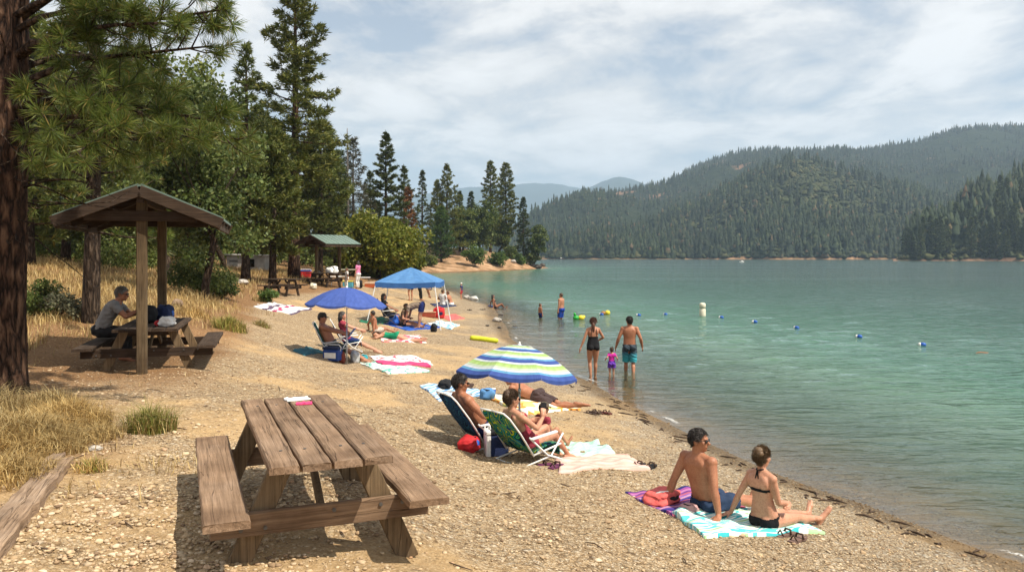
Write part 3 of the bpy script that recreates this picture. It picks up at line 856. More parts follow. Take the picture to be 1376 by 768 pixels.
fill = [(40, 33, 10, 2.4, 'dark pine behind the big foreground trunk, its needles in shade', 31), (88, 37, 45, 2.2, 'shaded pine behind the left end of the near shelter roof', 32),
        (150, 42, 70, 2.4, 'dark pine straight behind the ridge of the near shelter', 33), (196, 46, 100, 2.4, 'dark pine behind the shelter posts', 34),
        (250, 56, 128, 2.6, 'dark pine behind the two leafy oaks', 35), (-15, 38, -10, 2.6, 'dark pine at the left edge behind the big trunk', 36),
        (352, 64, 150, 2.6, 'dark pine in the shade between the slim pine and the tallest pine', 37), (322, 66, 178, 2.4, 'dark pine in the shade right of the concrete shed', 38),
        (410, 72, 190, 2.8, 'dark pine in the shade behind the tallest pine', 39), (60, 60, 60, 3, 'far dark pine in the gap right of the big foreground trunk', 40),
        (120, 66, 90, 3, 'far dark pine behind the thin pine by the shelter', 41), (185, 72, 120, 3, 'far dark pine deep in the wood behind the shelter roof', 42),
        (285, 76, 140, 3, 'far dark pine deep in the wood behind the concrete shed', 43), (378, 84, 185, 3, 'far dark pine deep in the wood left of the second shelter', 44),
        (440, 88, 215, 3, 'far dark pine deep in the wood right of the second shelter', 45)]
protos = {}
for i, (px, d, top, R_, lab, sd_) in enumerate(fill):
    H = Hof(px, d, top)
    if i < 3:
        o = put_tree('forest_pine', conifer(sd_, H, R_, .1, 80, .5, -.2, .4, .045, 10, 12, .2, .6, .6), lab, px, d, group='dark pines of the wood on the left')
        protos[i] = (o, H, R_)
    else:
        b, bh, br = protos[i % 3]
        o = copy_tree(b); X = (px - CXP) / FPX * d
        o.location = (X, d, gz(X, d)); o.scale = (R_ / br, R_ / br, H / bh); o.rotation_euler = (0, 0, i * 1.7); o['label'] = lab
# grey, rust and snag
put_tree('dying_fir', conifer(51, Hof(474, 78, 186), 2.6, .1, 90, .3, -.45, .4, .03, 9, 9, .2, .8, .5), 'grey dying fir right of the second shelter, thin grey branches', 476, 78, leafm=LF_GREY, bark=BARK_GREY)
put_tree('dying_fir', conifer(52, Hof(458, 82, 200), 2.2, .1, 80, .3, -.4, .4, .03, 9, 9, .2, .8, .5), 'darker thin fir just left of the grey dying fir', 459, 84, leafm=LF_FIR, bark=BARK_GREY)
sn = MB(); hs = Hof(467, 76, 172)
sn.tube([(0, 0, -.3), (.03, .02, hs * .5), (-.04, .05, hs)], [.2, .12, .03], 7)
for k in range(9):
    z = hs * (.45 + .06 * k); a = k * 2.2
    sn.tube([(0, 0, z), (math.cos(a) * .6, math.sin(a) * .6, z + .15), (math.cos(a) * .9, math.sin(a) * .9, z + .05)], [.03, .02, .006], 4)
X = (467 - CXP) / FPX * 76
tag(sn.build('dead_snag', BARK_GREY, None, True), 'bare dead snag standing above the grey dying fir', 'dead tree').location = (X, 76, gz(X, 76))
put_tree('dead_fir', conifer(53, Hof(549, 97, 254), 1.5, .1, 60, .2, -.4, .45, .06, 9, 10, .12, .8, .5), 'small rust red dead fir above the yellow green willow', 549, 97, leafm=LF_RUST)
# the row of firs running out to the point
put_tree('fir_tree', conifer(61, Hof(520, 92, 180), 3.4, .08, 102, .5, -.35, 0.36, 0.043, 10, 16, .26, .85, .3), 'tall full fir standing alone above the willow, pointed top against the sky', 520, 92, leafm=LF_FIR)
put_tree('fir_tree', conifer(62, Hof(545, 104, 225), 2.8, .05, 76, .5, -.3, 0.36, 0.043, 9, 15, .22, .8, .5), 'fir just right of the tall full fir, behind the rust red one', 545, 104, leafm=LF_FIR)
put_tree('fir_tree', conifer(63, Hof(497, 108, 232), 2.8, .05, 76, .5, -.3, 0.36, 0.043, 9, 15, .22, .8, .5), 'fir half hidden left of the tall full fir', 496, 108, leafm=LF_FIR)
def point_tree(name, gen, label, px, by, top, rpx, leafm=LF_FIR, bark=BARK_DARK, cat='tree'):
    p = G(px, by); d = p.y
    H = CAM_H - (top - HOR) / FPX * d - p.z
    t, cm = gen(H, rpx / FPX * d)
    o = thing(name, label, cat, p)
    t.build('trunk', bark, o, True); link('crown', cm, o, leafm)
    return o
def con(seed, clear, nb, dn, dens=5, per=14, lf=.5, lw=.06, cone=.8, tr=.3, up=.5):
    return lambda H, R: conifer(seed, H, R, clear, nb, up, dn, lf, lw, dens, per, tr, cone, .5)
def oak(seed, base=.08, ncl=60, per=150, leaf=.45, tr=.3, **k):
    return lambda H, R: broadleaf(seed, H, R, base, ncl, per, leaf, tr, **k)
point_tree('fir_tree', con(64, .05, 80, -.3, cone=.95), 'slender blue green fir between the rust red fir and the broad fir', 568, 346, 230, 19)
point_tree('fir_tree', con(65, .05, 110, -.3), 'broad dark fir above the little brown hut', 602, 344, 222, 32, LF_PINE)
point_tree('fir_tree', con(66, .05, 90, -.3), 'dark fir joined to the left side of the broad fir', 587, 343, 243, 24, LF_PINE)
point_tree('green_pine', con(67, .06, 100, .05, cone=.5, tr=.25, up=.6), 'round light green pine beside the little brown hut on the far shore', 593, 352, 280, 19, LF_BRIGHT)
point_tree('oak_tree', oak(68), 'dark round oak right of the light green pine on the point', 622, 342, 276, 20, LF_OAK)
point_tree('oak_tree', oak(69), 'largest round dark oak in the middle of the point', 645, 340, 270, 24, LF_OAK)
point_tree('oak_tree', oak(70, .06, 50, 130), 'low dark oak behind the foot of the twin pines', 671, 336, 290, 17, LF_OAK)
point_tree('twin_pine', con(71, .26, 105, -.3, cone=.55, lf=.55), 'left one of the twin tall pines on the point', 659, 339, 218, 17, LF_PINE, BARK_RED)
point_tree('twin_pine', con(72, .26, 120, -.3, cone=.55, lf=.55), 'right, fuller one of the twin tall pines on the point', 681, 340, 220, 20, LF_PINE, BARK_RED)
point_tree('fir_tree', con(73, .12, 90, -.3), 'lone fir near the tip of the point, right of the twin pines', 704, 345, 266, 14)
point_tree('leaning_oak', oak(74, .15, 44, 120, .4, .22, lean=(1.6, 0)), 'loose oak leaning over the water at the tip of the point', 717, 351, 301, 13, LF_OAK)
point_tree('fir_tree', con(75, .1, 80, -.3), 'small fir tip showing over the oaks left of the twin pines', 634, 338, 258, 14)
point_tree('fir_tree', con(76, .1, 80, -.3), 'fir behind the right shoulder of the broad dark fir', 618, 338, 258, 15)
# willow and shrubs
put_tree('willow_bush', broadleaf(81, Hof(505, 61, 284), 3.2, .02, 110, 240, .26, .08, rc=.27, stems=4), 'big yellow green willow bush behind the blue canopy tent', 506, 61, 'bush', leafm=LF_WILLOW)
put_tree('willow_bush', broadleaf(82, 3.2, 1.9, .02, 40, 200, .26, .05, rc=.32, stems=3), 'low yellow green willow at the right foot of the big willow bush', 541, 66, 'bush', leafm=LF_WILLOW)
def shrub(px, d, H, R_, lab, lm, sd_, leaf=.4, name='shrub', per=110, ncl=24, stems=3, tr=.05):
    return put_tree(name, broadleaf(sd_, H, R_, .02, ncl, per, leaf, tr, rc=.36, stems=stems), lab, px, d, 'shrub', leafm=lm)
for px, by, top, rpx, lab, lm, sd_ in [(637, 358, 331, 15, 'tall green shrub in the middle of the orange bank', LF_BRIGHT, 83), (668, 357, 338, 12, 'green shrub on the bank below the twin pines', LF_BRIGHT, 84),
        (699, 355, 341, 7, 'small round green shrub near the tip of the orange bank', LF_BRIGHT, 85), (556, 357, 330, 14, 'dark green thicket below the little brown hut', LF_OAK, 86),
        (686, 347, 330, 10, 'olive thicket at the foot of the lone fir', LF_OAK, 87), (712, 352, 336, 9, 'dark low shrub under the leaning oak', LF_OAK, 88), (576, 357, 343, 11, 'low green shrubs right of the dark thicket', LF_OAK, 89)]:
    point_tree('shrub', oak(sd_, .02, 26, 130, .36, .05, rc=.36, stems=3), lab, px, by, top, rpx, lm, cat='shrub')
p = G(268, 396); shrub(268, p.y, 1.25, 1.15, 'green shrub behind the near shelter, beside the slim pine', LF_OAK, 90, .085, per=190, ncl=34, tr=.02)
p = G(296, 400); shrub(297, p.y, .8, .6, 'smaller green shrub at the right foot of the green shrub', LF_OAK, 91, .08, per=170, ncl=20, tr=.015)
p = G(46, 424); shrub(44, p.y, .75, .55, 'dark green bush right beside the big foreground trunk', LF_OAK, 92, .06, per=170, ncl=20, tr=.015)
p = G(78, 428); shrub(80, p.y, .6, .55, 'grey sage bush between the big trunk and the thin pine', LF_SAGE, 93, .06, per=150, ncl=20, tr=.012)
p = G(362, 407); shrub(361, p.y, .55, .45, 'small green weed in front of the far picnic table', LF_BRIGHT, 94, .1, per=90, ncl=12, tr=.012)

# ------------------------------------------------------------------ the big long-needled pine in the left foreground
def foreground_pine():
    rng = np.random.default_rng(5)
    d0 = 10.4
    X0 = (7 - CXP) / FPX * d0
    o = thing('ponderosa_pine', 'big rough barked pine at the left edge, long needled boughs over the near shelter', 'tree', (X0, d0, gz(X0, d0)))
    base = V(o.location)
    t = MB()
    zs = [-.4, 0, .25, .8, 1.8, 3, 4.2, 5.5, 7.5]
    rs = [.34, .28, .24, .222, .215, .212, .208, .20, .17]
    ns = 40
    vs, fs = [], []
    for i in range(60):
        q = i / 59
        z = -.4 + 8 * q
        r = np.interp(z, zs, rs)
        for k in range(ns):
            a = 2 * PI * k / ns
            plate = .022 * smooth_noise(np.array([a * 4.2]), np.array([z * 1.3]), 1.6, 3)[0] + .012 * smooth_noise(np.array([a * 9]), np.array([z * 3.1]), 1.6, 6)[0]
            rr = r + float(plate) + (.05 * max(0, .5 - z) * math.cos(a * 4))
            vs.append((rr * math.cos(a) + .015 * z, rr * math.sin(a), z))
    for i in range(59):
        for k in range(ns):
            k2 = (k + 1) % ns
            fs.append((i * ns + k, i * ns + k2, (i + 1) * ns + k2, (i + 1) * ns + k))
    t.add(vs, fs)
    trunk_o = t.build('trunk', BARK_RED, o, True)
    # boughs: (height on trunk, end as seen: px, py, depth)
    ends = [(3.2, 205, 190, 9.9, 1), (3.3, 262, 185, 9.2, 1), (3.5, 322, 188, 9.6, 1), (3.2, 130, 190, 8.6, 1), (3.9, 285, 62, 9.6, 1), (3.7, 235, 118, 10.6, 1), (4.2, 305, 12, 9.2, 1),
            (4.3, 240, 30, 8.8, 1), (3.6, 165, 140, 9.0, 1), (4.1, 180, 70, 11.4, 1), (4.7, 250, -30, 10, 1), (4.6, 150, 5, 9.5, 1), (4.8, 190, -45, 9, 1),
            (4.2, 110, 50, 9.6, 1), (5.0, 100, -50, 10, 1), (3.5, 235, 160, 11.2, 1), (3.7, 300, 165, 10.2, 1)]
    lb = MB(); tips, dirs = [], []
    for hz, px, py, dd, w in ends:
        e = ray(px, py, dd) - base
        s = V((.02, 0, hz))
        hv = e - s
        m1 = s + hv * .35 + V((0, 0, .10 * hv.length * rng.normal() * .5 + .06 * hv.length))
        m2 = s + hv * .7 + V((rng.normal() * .06, rng.normal() * .06, .03 * hv.length))
        pts = [s, m1, m2, e]
        lb.tube(pts, [.05, .036, .022, .010], 6)
        nsub = int(4 + hv.length * 3.3)
        side = V((-hv.y, hv.x, 0)).normalized()
        for k in range(nsub):
            q = .3 + .7 * (k + rng.random()) / nsub
            i0 = min(2, int(q * 3)); f = q * 3 - i0
            b = pts[i0].lerp(pts[i0 + 1], f)
            dr = hv.normalized() * .75 + side * float(rng.normal() * .7) + V((0, 0, float(rng.normal() * .45 + .05)))
            dr.normalize()
            Ls = float(.25 + .5 * rng.random()) * (1.2 - .5 * q)
            e2 = b + dr * Ls
            lb.tube([b, (b + e2) / 2 + V((0, 0, -.03)), e2], [.011, .009, .006], 5)
            tips.append(e2); dirs.append(dr + V((0, 0, .25)))
            if rng.random() < .75:
                d2 = (dr + V(rng.normal(size=3)) * .55).normalized()
                e3 = (b + e2) / 2 + d2 * Ls * .55
                lb.tube([(b + e2) / 2, e3], [.008, .005], 4)
                tips.append(e3); dirs.append(d2 + V((0, 0, .25)))
        tips.append(e); dirs.append(hv.normalized() + V((0, 0, .2)))
    # bare dead twigs low on the trunk
    for k in range(30):
        z = 1.9 + 2.6 * rng.random(); a = rng.random() * 2.6 - 1.5
        p0 = V((.22 * math.cos(a), .22 * math.sin(a), z)); pts = [p0]
        dr = V((math.cos(a), math.sin(a), -.25 + .3 * rng.normal())).normalized()
        for j in range(5):
            pts.append(pts[-1] + dr * (.16 + .22 * rng.random())); dr = (dr + V(rng.normal(size=3)) * .28 + V((0, 0, -.1))).normalized()
        lb.tube(pts, [.014, .011, .009, .007, .005, .003], 4)
    lb.build('limbs', BARK_DARK, trunk_o, True)
    tips = np.array([tuple(p) for p in tips]); dirs = np.array([tuple(p) for p in dirs])
    v, f = tufts(tips, dirs, 95, .205, .0044, rng)
    link('crown', fast_mesh('crown', v, f), o, LF_NEEDLE)
foreground_pine()

def slender_ponderosa():
    """the thin pine behind the near shelter"""
    rng = np.random.default_rng(9)
    p = G(122, 433)
    o = thing('slender_pine', 'thin dark pine trunk between the big foreground trunk and the near shelter', 'tree', tuple(p))
    t = MB()
    t.tube([(0, 0, -.3), (0, 0, .1), (.03, 0, 1.5), (.08, 0, 4), (.05, 0, 8)], [.24, .19, .165, .13, .05], 12)
    tips, dirs = [], []
    for k in range(46):
        z = 2.0 + 6 * (k / 46) ** .9; a = k * 2.4 + rng.normal() * .3
        Lb = (2.3 * (1 - .8 * k / 46)) * (.6 + .5 * rng.random())
        od = V((math.cos(a), math.sin(a), .1 + rng.normal() * .15))
        s = V((.05, 0, z)); e = s + od * Lb + V((0, 0, .1))
        t.tube([s, (s + e) / 2 + V((0, 0, -.06)), e], [.03, .02, .008], 5)
        for j in range(7):
            q = .35 + .65 * rng.random(); b = s.lerp(e, q)
            dr = (od + V(rng.normal(size=3)) * .6).normalized(); e2 = b + dr * .45 * rng.random()
            tips.append(tuple(e2)); dirs.append(tuple(dr + V((0, 0, .25))))
    t.build('trunk', BARK_DARK, o, True)
    v, f = tufts(np.array(tips), np.array(dirs), 70, .24, .007, rng)
    link('crown', fast_mesh('crown', v, f), o, LF_NEEDLE)
slender_ponderosa()
# ------------------------------------------------------------------ hills round the lake
def M_hill(name, stops, bare, bare_amt, scale=.012):
    m, nt, b = new_mat(name)
    geo = N(nt, 'ShaderNodeNewGeometry'); pos = geo.outputs['Position']
    n1 = N(nt, 'ShaderNodeTexNoise'); n1.inputs['Scale'].default_value = scale * 9; n1.inputs['Detail'].default_value = 9; n1.inputs['Roughness'].default_value = .72
    L(nt, pos, n1.inputs['Vector'])
    c = ramp(nt, n1.outputs[0], stops).outputs[0]
    n2 = N(nt, 'ShaderNodeTexNoise'); n2.inputs['Scale'].default_value = scale; n2.inputs['Detail'].default_value = 7; n2.inputs['Roughness'].default_value = .62
    mp = N(nt, 'ShaderNodeMapping'); mp.inputs['Location'].default_value = (37, 11, 5); L(nt, pos, mp.inputs[0]); L(nt, mp.outputs[0], n2.inputs['Vector'])
    bf = ramp(nt, n2.outputs[0], [(bare_amt, (0, 0, 0)), (bare_amt + .05, (1, 1, 1))]).outputs[0]
    # bare banks just over the waterline
    sx = N(nt, 'ShaderNodeSeparateXYZ'); L(nt, pos, sx.inputs[0])
    low = ramp(nt, math_n(nt, 'ADD', math_n(nt, 'DIVIDE', sx.outputs[2], 14), math_n(nt, 'MULTIPLY', n2.outputs[0], 1.1)), [(.55, (1, 1, 1)), (.72, (0, 0, 0))]).outputs[0]
    bf = math_n(nt, 'MAXIMUM', bf, low)
    n3 = N(nt, 'ShaderNodeTexNoise'); n3.inputs['Scale'].default_value = .25; n3.inputs['Detail'].default_value = 5; L(nt, pos, n3.inputs['Vector'])
    bc = ramp(nt, n3.outputs[0], [(.35, tone(bare, .55)), (.65, tone(bare, 1.15))]).outputs[0]
    c = mixc(nt, bf, c, bc)
    L(nt, c, b.inputs['Base Color']); b.inputs['Roughness'].default_value = .95; b.inputs['Specular IOR Level'].default_value = .1
    bp = N(nt, 'ShaderNodeBump'); bp.inputs['Strength'].default_value = .8; bp.inputs['Distance'].default_value = 9
    L(nt, n1.outputs[0], bp.inputs['Height']); L(nt, bp.outputs[0], b.inputs['Normal'])
    return m

class Hill:
    def __init__(s, crest, dc, db, amp, seed, back=1.5, pw=.85):
        s.cx = np.array([c[0] for c in crest], float)
        s.dcs = np.array([c[2] if len(c) > 2 else dc for c in crest], float)
        s.zc = CAM_H - (np.array([c[1] for c in crest]) - HOR) / FPX * s.dcs
        s.dbv, s.amp, s.seed, s.back, s.pw = db, amp, seed, back, pw
    def pos(s, px, v):
        px = np.asarray(px, float); v = np.asarray(v, float)
        dc = np.interp(px, s.cx, s.dcs); zc = np.interp(px, s.cx, s.zc)
        db = s.dbv(px) if callable(s.dbv) else s.dbv
        # the shore is never a straight line
        u = (px - CXP) / FPX
        db = db * (1 + .025 * smooth_noise(px, px * 0, .021, s.seed) + .008 * smooth_noise(px, px * 0, .09, s.seed + 2))
        d = db + (dc - db) * v
        x, y = u * d, d
        vv = np.clip(v, 0, 1)
        z = -2.5 + (zc + 2.5) * (vv ** s.pw) * np.where(v > 1, np.cos((v - 1) / (s.back - 1) * PI / 2 * .8), 1)
        w = np.sin(PI * np.clip(v, 0, 1)) ** .7
        k = 1.0 / max(40, s.amp * 5)
        z = z + w * s.amp * (smooth_noise(x, y, k, s.seed) * .7 + smooth_noise(x, y, k * 2.6, s.seed + 1) * .35)
        z = z + np.clip(v, 0, 1) * s.amp * .12 * smooth_noise(x, y, k * 6, s.seed + 5)
        return np.stack([x, y, z], -1)
    def mesh(s, name, nu, nv):
        px = np.linspace(s.cx[0], s.cx[-1], nu); v = np.linspace(-.03, s.back, nv)
        P, Q = np.meshgrid(px, v)
        co = s.pos(P, Q)
        idx = np.arange(nu * nv).reshape(nv, nu)
        f = np.stack([idx[:-1, :-1], idx[:-1, 1:], idx[1:, 1:], idx[1:, :-1]], -1).reshape(-1, 4)
        return fast_mesh(name, co.reshape(-1, 3), f, smooth=True)

HILL_GREEN = [(.3, (.018, .028, .011)), (.48, (.038, .05, .019)), (.62, (.065, .072, .028)), (.8, (.11, .10, .05))]
HILL_DARK = [(.3, (.010, .018, .009)), (.55, (.022, .032, .014)), (.8, (.06, .058, .03))]
BARE = (.40, .24, .135)
m_hg = M_hill('brushy_hillside', HILL_GREEN, BARE, .62)
m_hd = M_hill('wooded_hillside', HILL_DARK, (.34, .20, .13), .60, .006)
m_hf = M_hill('far_ridge', HILL_DARK, (.2, .15, .1), .9, .004)
hA = Hill([(430, 275), (560, 262), (615, 252), (660, 249), (700, 247), (740, 246), (772, 252), (800, 258), (860, 275), (960, 300)], 7600, 5200, 90, 1)
hB = Hill([(700, 300), (745, 272), (790, 252), (815, 241), (832, 237), (850, 240), (870, 248), (905, 262), (1000, 300)], 6200, 4200, 70, 2)
hC = Hill([(640, 354, 1100), (690, 333, 1250), (718, 309, 1500), (749, 287, 1700), (798, 269, 1850), (847, 259), (897, 247), (936, 225), (975, 209), (1005, 203), (1044, 204), (1108, 205), (1142, 204), (1191, 198), (1231, 193),
           (1265, 181), (1300, 173), (1376, 170), (1450, 165), (1600, 170)], 1950, lambda p: np.interp(p, [640, 720, 820, 900, 1600], [1050, 900, 820, 900, 1000]), 52, 3)
hD = Hill([(728, 346, 760), (760, 338, 790), (800, 328, 830), (835, 318, 880), (872, 306, 930), (910, 290, 980), (945, 276, 1020), (985, 254, 1050), (1024, 237), (1050, 224), (1070, 217), (1090, 219), (1103, 224), (1127, 233), (1167, 245), (1216, 258),
           (1265, 272), (1290, 279), (1376, 300), (1500, 330)], 1060, lambda p: np.interp(p, [728, 900, 1100, 1300, 1500], [745, 700, 690, 720, 760]), 24, 5)
hE = Hill([(1200, 350, 520), (1222, 341, 540), (1240, 328, 560), (1265, 310, 590), (1300, 284, 620), (1340, 268, 640), (1376, 255, 650), (1450, 232, 660), (1650, 200, 660)], 650,
          lambda p: np.interp(p, [1200, 1300, 1450, 1650], [508, 500, 470, 420]), 8, 7)
for h, nm, nu, nv, m, lab in ((hA, 'far_blue_hills', 120, 40, m_hf, None), (hB, 'far_blue_peak', 90, 40, m_hf, None), (hC, 'wooded_ridge', 330, 90, m_hd, None),
                         (hD, 'brushy_hill', 330, 110, m_hg, None), (hE, 'wooded_headland', 160, 60, m_hd, None)):
    tag(link(nm, h.mesh(nm, nu, nv), None, m), kind='structure')

def low_conifer(seed, tiers=6, n=7):
    """unit-height ragged conifer for the far slopes"""
    rng = np.random.default_rng(seed)
    vs, fs = [], []
    for i in range(tiers):
        z0 = .04 + .86 * i / tiers; z1 = min(1.0, z0 + .34 * (1 - .35 * i / tiers) + .05)
        r = .165 * (1 - i / tiers) ** .8 + .018
        c = len(vs)
        vs.append((rng.normal() * .01, rng.normal() * .01, z1))
        for k in range(n):
            a = 2 * PI * (k + .5 * (i % 2)) / n + rng.normal() * .15
            rr = r * (.62 + .6 * rng.random())
            vs.append((rr * math.cos(a), rr * math.sin(a), z0 + rng.normal() * .03))
        for k in range(n):
            fs.append((c, c + 1 + k, c + 1 + (k + 1) % n))
    return np.array(vs), np.array(fs)
def low_bush(seed):
    rng = np.random.default_rng(seed)
    m = MB(); m.ell((0, 0, .35), (.5, .5, .42), None, 8, 5)
    v = np.array(m.v); v *= (1 + .22 * rng.normal(size=(len(v), 1)))
    f = []
    for q in m.f:
        f.append(q[:3])
        if len(q) == 4: f.append((q[0], q[2], q[3]))
    return v, np.array(f)
TEMPL = [low_conifer(i) for i in range(6)]
BTEMPL = [low_bush(i) for i in range(4)]
def scatter(pos, hts, wid, templ, seed, name):
    rng = np.random.default_rng(seed)
    V_, F_, n0 = [], [], 0
    which = rng.integers(0, len(templ), len(pos))
    for k, (tv, tf) in enumerate(templ):
        q = np.nonzero(which == k)[0]
        if len(q) == 0: continue
        a = rng.random(len(q)) * 6.28
        ca, sa = np.cos(a)[:, None], np.sin(a)[:, None]
        x = (tv[:, 0] * ca - tv[:, 1] * sa) * (hts[q] * wid[q])[:, None]
        y = (tv[:, 0] * sa + tv[:, 1] * ca) * (hts[q] * wid[q])[:, None]
        z = tv[:, 2] * hts[q][:, None]
        v = np.stack([x, y, z], -1) + pos[q][:, None]
        V_.append(v.reshape(-1, 3)); F_.append((tf[None] + (np.arange(len(q)) * len(tv))[:, None, None]).reshape(-1, 3) + n0); n0 += len(q) * len(tv)
    return fast_mesh(name, np.concatenate(V_), np.concatenate(F_))
LF_FAR = M_leaf('far_conifers', [(0, (.009, .018, .010)), (.5, (.018, .031, .015)), (.93, (.036, .05, .022)), (1, (.09, .06, .035))], .08, .8, .35, .02)
LF_FARB = M_leaf('far_brush', [(0, (.022, .031, .010)), (.7, (.042, .053, .018)), (1, (.085, .082, .034))], .1, .8, .35, .03)
def wood(h, n, pxr, vr, hr, seed, keep=None, bias=1.0):
    rng = np.random.default_rng(seed)
    px = rng.uniform(*pxr, n); v = vr[0] + (vr[1] - vr[0]) * rng.random(n) ** bias
    p = h.pos(px, v)
    dens = smooth_noise(p[:, 0], p[:, 1], .012, seed) + .5 * smooth_noise(p[:, 0], p[:, 1], .04, seed + 1)
    k = (p[:, 2] > .8)
    if keep is not None: k &= keep(px, v, dens, rng.random(n))
    p = p[k]
    return p - np.array([0, 0, .4]), rng.uniform(*hr, len(p)) * (.75 + .5 * rng.random(len(p))), .75 + .6 * rng.random(len(p)), px[k], v[k]
def stuff(name, parts, mat_, label):
    o = link(name, parts, None, mat_); return tag(o, label, None, None, 'stuff')
p, hh, ww, *_ = wood(hC, 14000, (650, 1420), (.05, 1.12), (7, 15), 101, lambda px, v, dn, r: r < np.where((px > 1270) & (v > .55) & (v < .9), .35, .72) + .75 * dn + .5 * (v > .93))
stuff('ridge_forest', scatter(p, hh, ww, TEMPL, 1, 'ridge_forest'), LF_FAR, 'dense conifer wood covering the high ridge')
# front hill: conifers low down, on the left shoulder and along the top; brush on the open face
def keepD(px, v, dn, r):
    open_ = np.exp(-((px - 1085) / 130) ** 2) * np.clip((v - .22) / .2, 0, 1) * np.clip((.97 - v) / .1, 0, 1)
    return r < (.75 - .72 * open_ + .55 * dn)
p, hh, ww, *_ = wood(hD, 9000, (730, 1400), (.015, 1.05), (7, 19), 102, keepD, 1.15)
stuff('hill_forest', scatter(p, hh, ww, TEMPL, 2, 'hill_forest'), LF_FAR, 'conifer wood on the hill across the lake')
p, hh, ww, *_ = wood(hD, 13000, (740, 1400), (.01, 1.0), (2.2, 5.5), 103, lambda px, v, dn, r: r < .6 + .5 * dn)
stuff('hill_brush', scatter(p, hh, ww * 1.2, BTEMPL, 3, 'hill_brush'), LF_FARB, 'olive brush on the open face of the hill across the lake')
p, hh, ww, *_ = wood(hE, 420, (1215, 1420), (.18, 1.1), (17, 25), 104)
stuff('headland_forest', scatter(p, hh, ww, TEMPL, 4, 'headland_forest'), LF_FAR, 'conifer wood on the headland at the right')
p, hh, ww, *_ = wood(hE, 420, (1212, 1420), (.02, .4), (2, 4.2), 105)
stuff('headland_brush', scatter(p, hh, ww * 1.2, BTEMPL, 5, 'headland_brush'), LF_FARB, 'low brush along the waterline of the headland')
# the front trees of the headland, each its own
hp = [conifer(200 + i, 20, 3.8, .06, 60, .4, -.35, 1.1, .17, 3.2, 8, .25, .8, .5) for i in range(4)]
hp = [(t.build('trunk', BARK_DARK, None, True).data, c) for t, c in hp]
for q in [o for o in bpy.data.objects if o.name.startswith('trunk') and o.parent is None]: bpy.data.objects.remove(q)
rng = np.random.default_rng(77)
k = 0
for i in range(95):
    px = 1216 + (1400 - 1216) * (i + rng.random()) / 95; v = .06 + .6 * rng.random() ** 1.2
    q = hE.pos(np.array([px]), np.array([v]))[0]
    if q[2] < .5: continue
    s = (.75 + .5 * rng.random())
    o = thing('headland_conifer', 'dark conifer in the front rank of the wooded headland at the right', 'tree', (q[0], q[1], q[2] - .3), rng.random() * 6, 'front conifers of the headland')
    o.scale = (s, s, s * (.9 + .25 * rng.random()))
    a, b = hp[i % 4]
    link('trunk', a, o, BARK_DARK if not a.materials else None); link('crown', b, o, LF_FIR if not b.materials else None)

# ------------------------------------------------------------------ the smoky summer air
hz = MB(); hz.box((0, 4800, 395), (16000, 10000, 810))
def M_haze():
    m = bpy.data.materials.new('haze'); m.use_nodes = True; nt = m.node_tree; nt.nodes.clear()
    out = N(nt, 'ShaderNodeOutputMaterial'); v = N(nt, 'ShaderNodeVolumePrincipled')
    v.inputs['Color'].default_value = (.56, .74, .94, 1); v.inputs['Density'].default_value = HAZE_DENSITY; v.inputs['Anisotropy'].default_value = .2
    L(nt, v.outputs[0], out.inputs['Volume']); return m
HAZE_DENSITY = 1.55e-4
hz_o = hz.build('haze', M_haze()); tag(hz_o, kind='stuff', label='thin smoky haze over the lake')
# ------------------------------------------------------------------ wood, metal, cloth
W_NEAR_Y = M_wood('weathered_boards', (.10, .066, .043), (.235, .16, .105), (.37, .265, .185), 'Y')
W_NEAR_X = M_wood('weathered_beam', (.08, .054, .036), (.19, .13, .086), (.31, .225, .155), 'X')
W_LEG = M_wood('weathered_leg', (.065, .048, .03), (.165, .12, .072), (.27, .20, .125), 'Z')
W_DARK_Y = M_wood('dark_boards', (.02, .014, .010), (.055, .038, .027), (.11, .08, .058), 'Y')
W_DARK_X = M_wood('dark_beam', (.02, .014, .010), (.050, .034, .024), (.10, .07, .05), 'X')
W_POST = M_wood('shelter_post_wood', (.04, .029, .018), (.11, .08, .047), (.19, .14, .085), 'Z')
W_LOG = M_wood('old_timber', (.08, .058, .040), (.25, .18, .125), (.42, .32, .23), 'Y')
MT_ROOF = M_plain('green_roof_metal', (.13, .185, .155), .45, .15, 3, spec=.4)
MT_STEEL = M_plain('grey_bolt_metal', (.12, .115, .11), .5, .2, 40, metal=.7)
MT_WHITE = M_plain('white_painted_tube', (.72, .72, .70), .4, .06, 20)
MT_POLE = M_plain('umbrella_pole_steel', (.42, .42, .42), .35, .1, 30, metal=.6)
MT_CONC = M_plain('grey_concrete', (.42, .40, .37), .9, .25, 4, .4, 30)
MT_BLACK = M_plain('black_cloth', (.012, .012, .014), .85, .3, 14, .3)
MT_NAVY = M_plain('navy_cloth', (.012, .022, .07), .8, .3, 14, .3)
MT_BLUE = M_plain('blue_plastic', (.02, .10, .42), .4, .15, 8)
MT_RED = M_plain('red_cloth', (.48, .02, .025), .7, .25, 9, .3)
MT_PINK = M_plain('pink_cloth', (.62, .05, .16), .7, .2, 9, .3)
MT_CORAL = M_plain('coral_cloth', (.60, .11, .10), .85, .3, 12, .5, 24)
MT_WHITEC = M_plain('white_cloth', (.78, .77, .74), .8, .08, 12, .3)
MT_PAPER = M_plain('white_paper', (.82, .82, .80), .7, .04, 20)
MT_YEL = M_plain('lime_yellow_foam', (.52, .55, .02), .55, .12, 8)
MT_GREENP = M_plain('green_plastic', (.03, .34, .05), .4, .1, 8)
MT_YELP = M_plain('yellow_plastic', (.68, .55, .04), .4, .1, 8)
MT_ORANGE = M_plain('orange_plastic', (.62, .19, .03), .45, .12, 8)
MT_CREAM = M_plain('cream_plastic', (.66, .62, .48), .5, .1, 6)
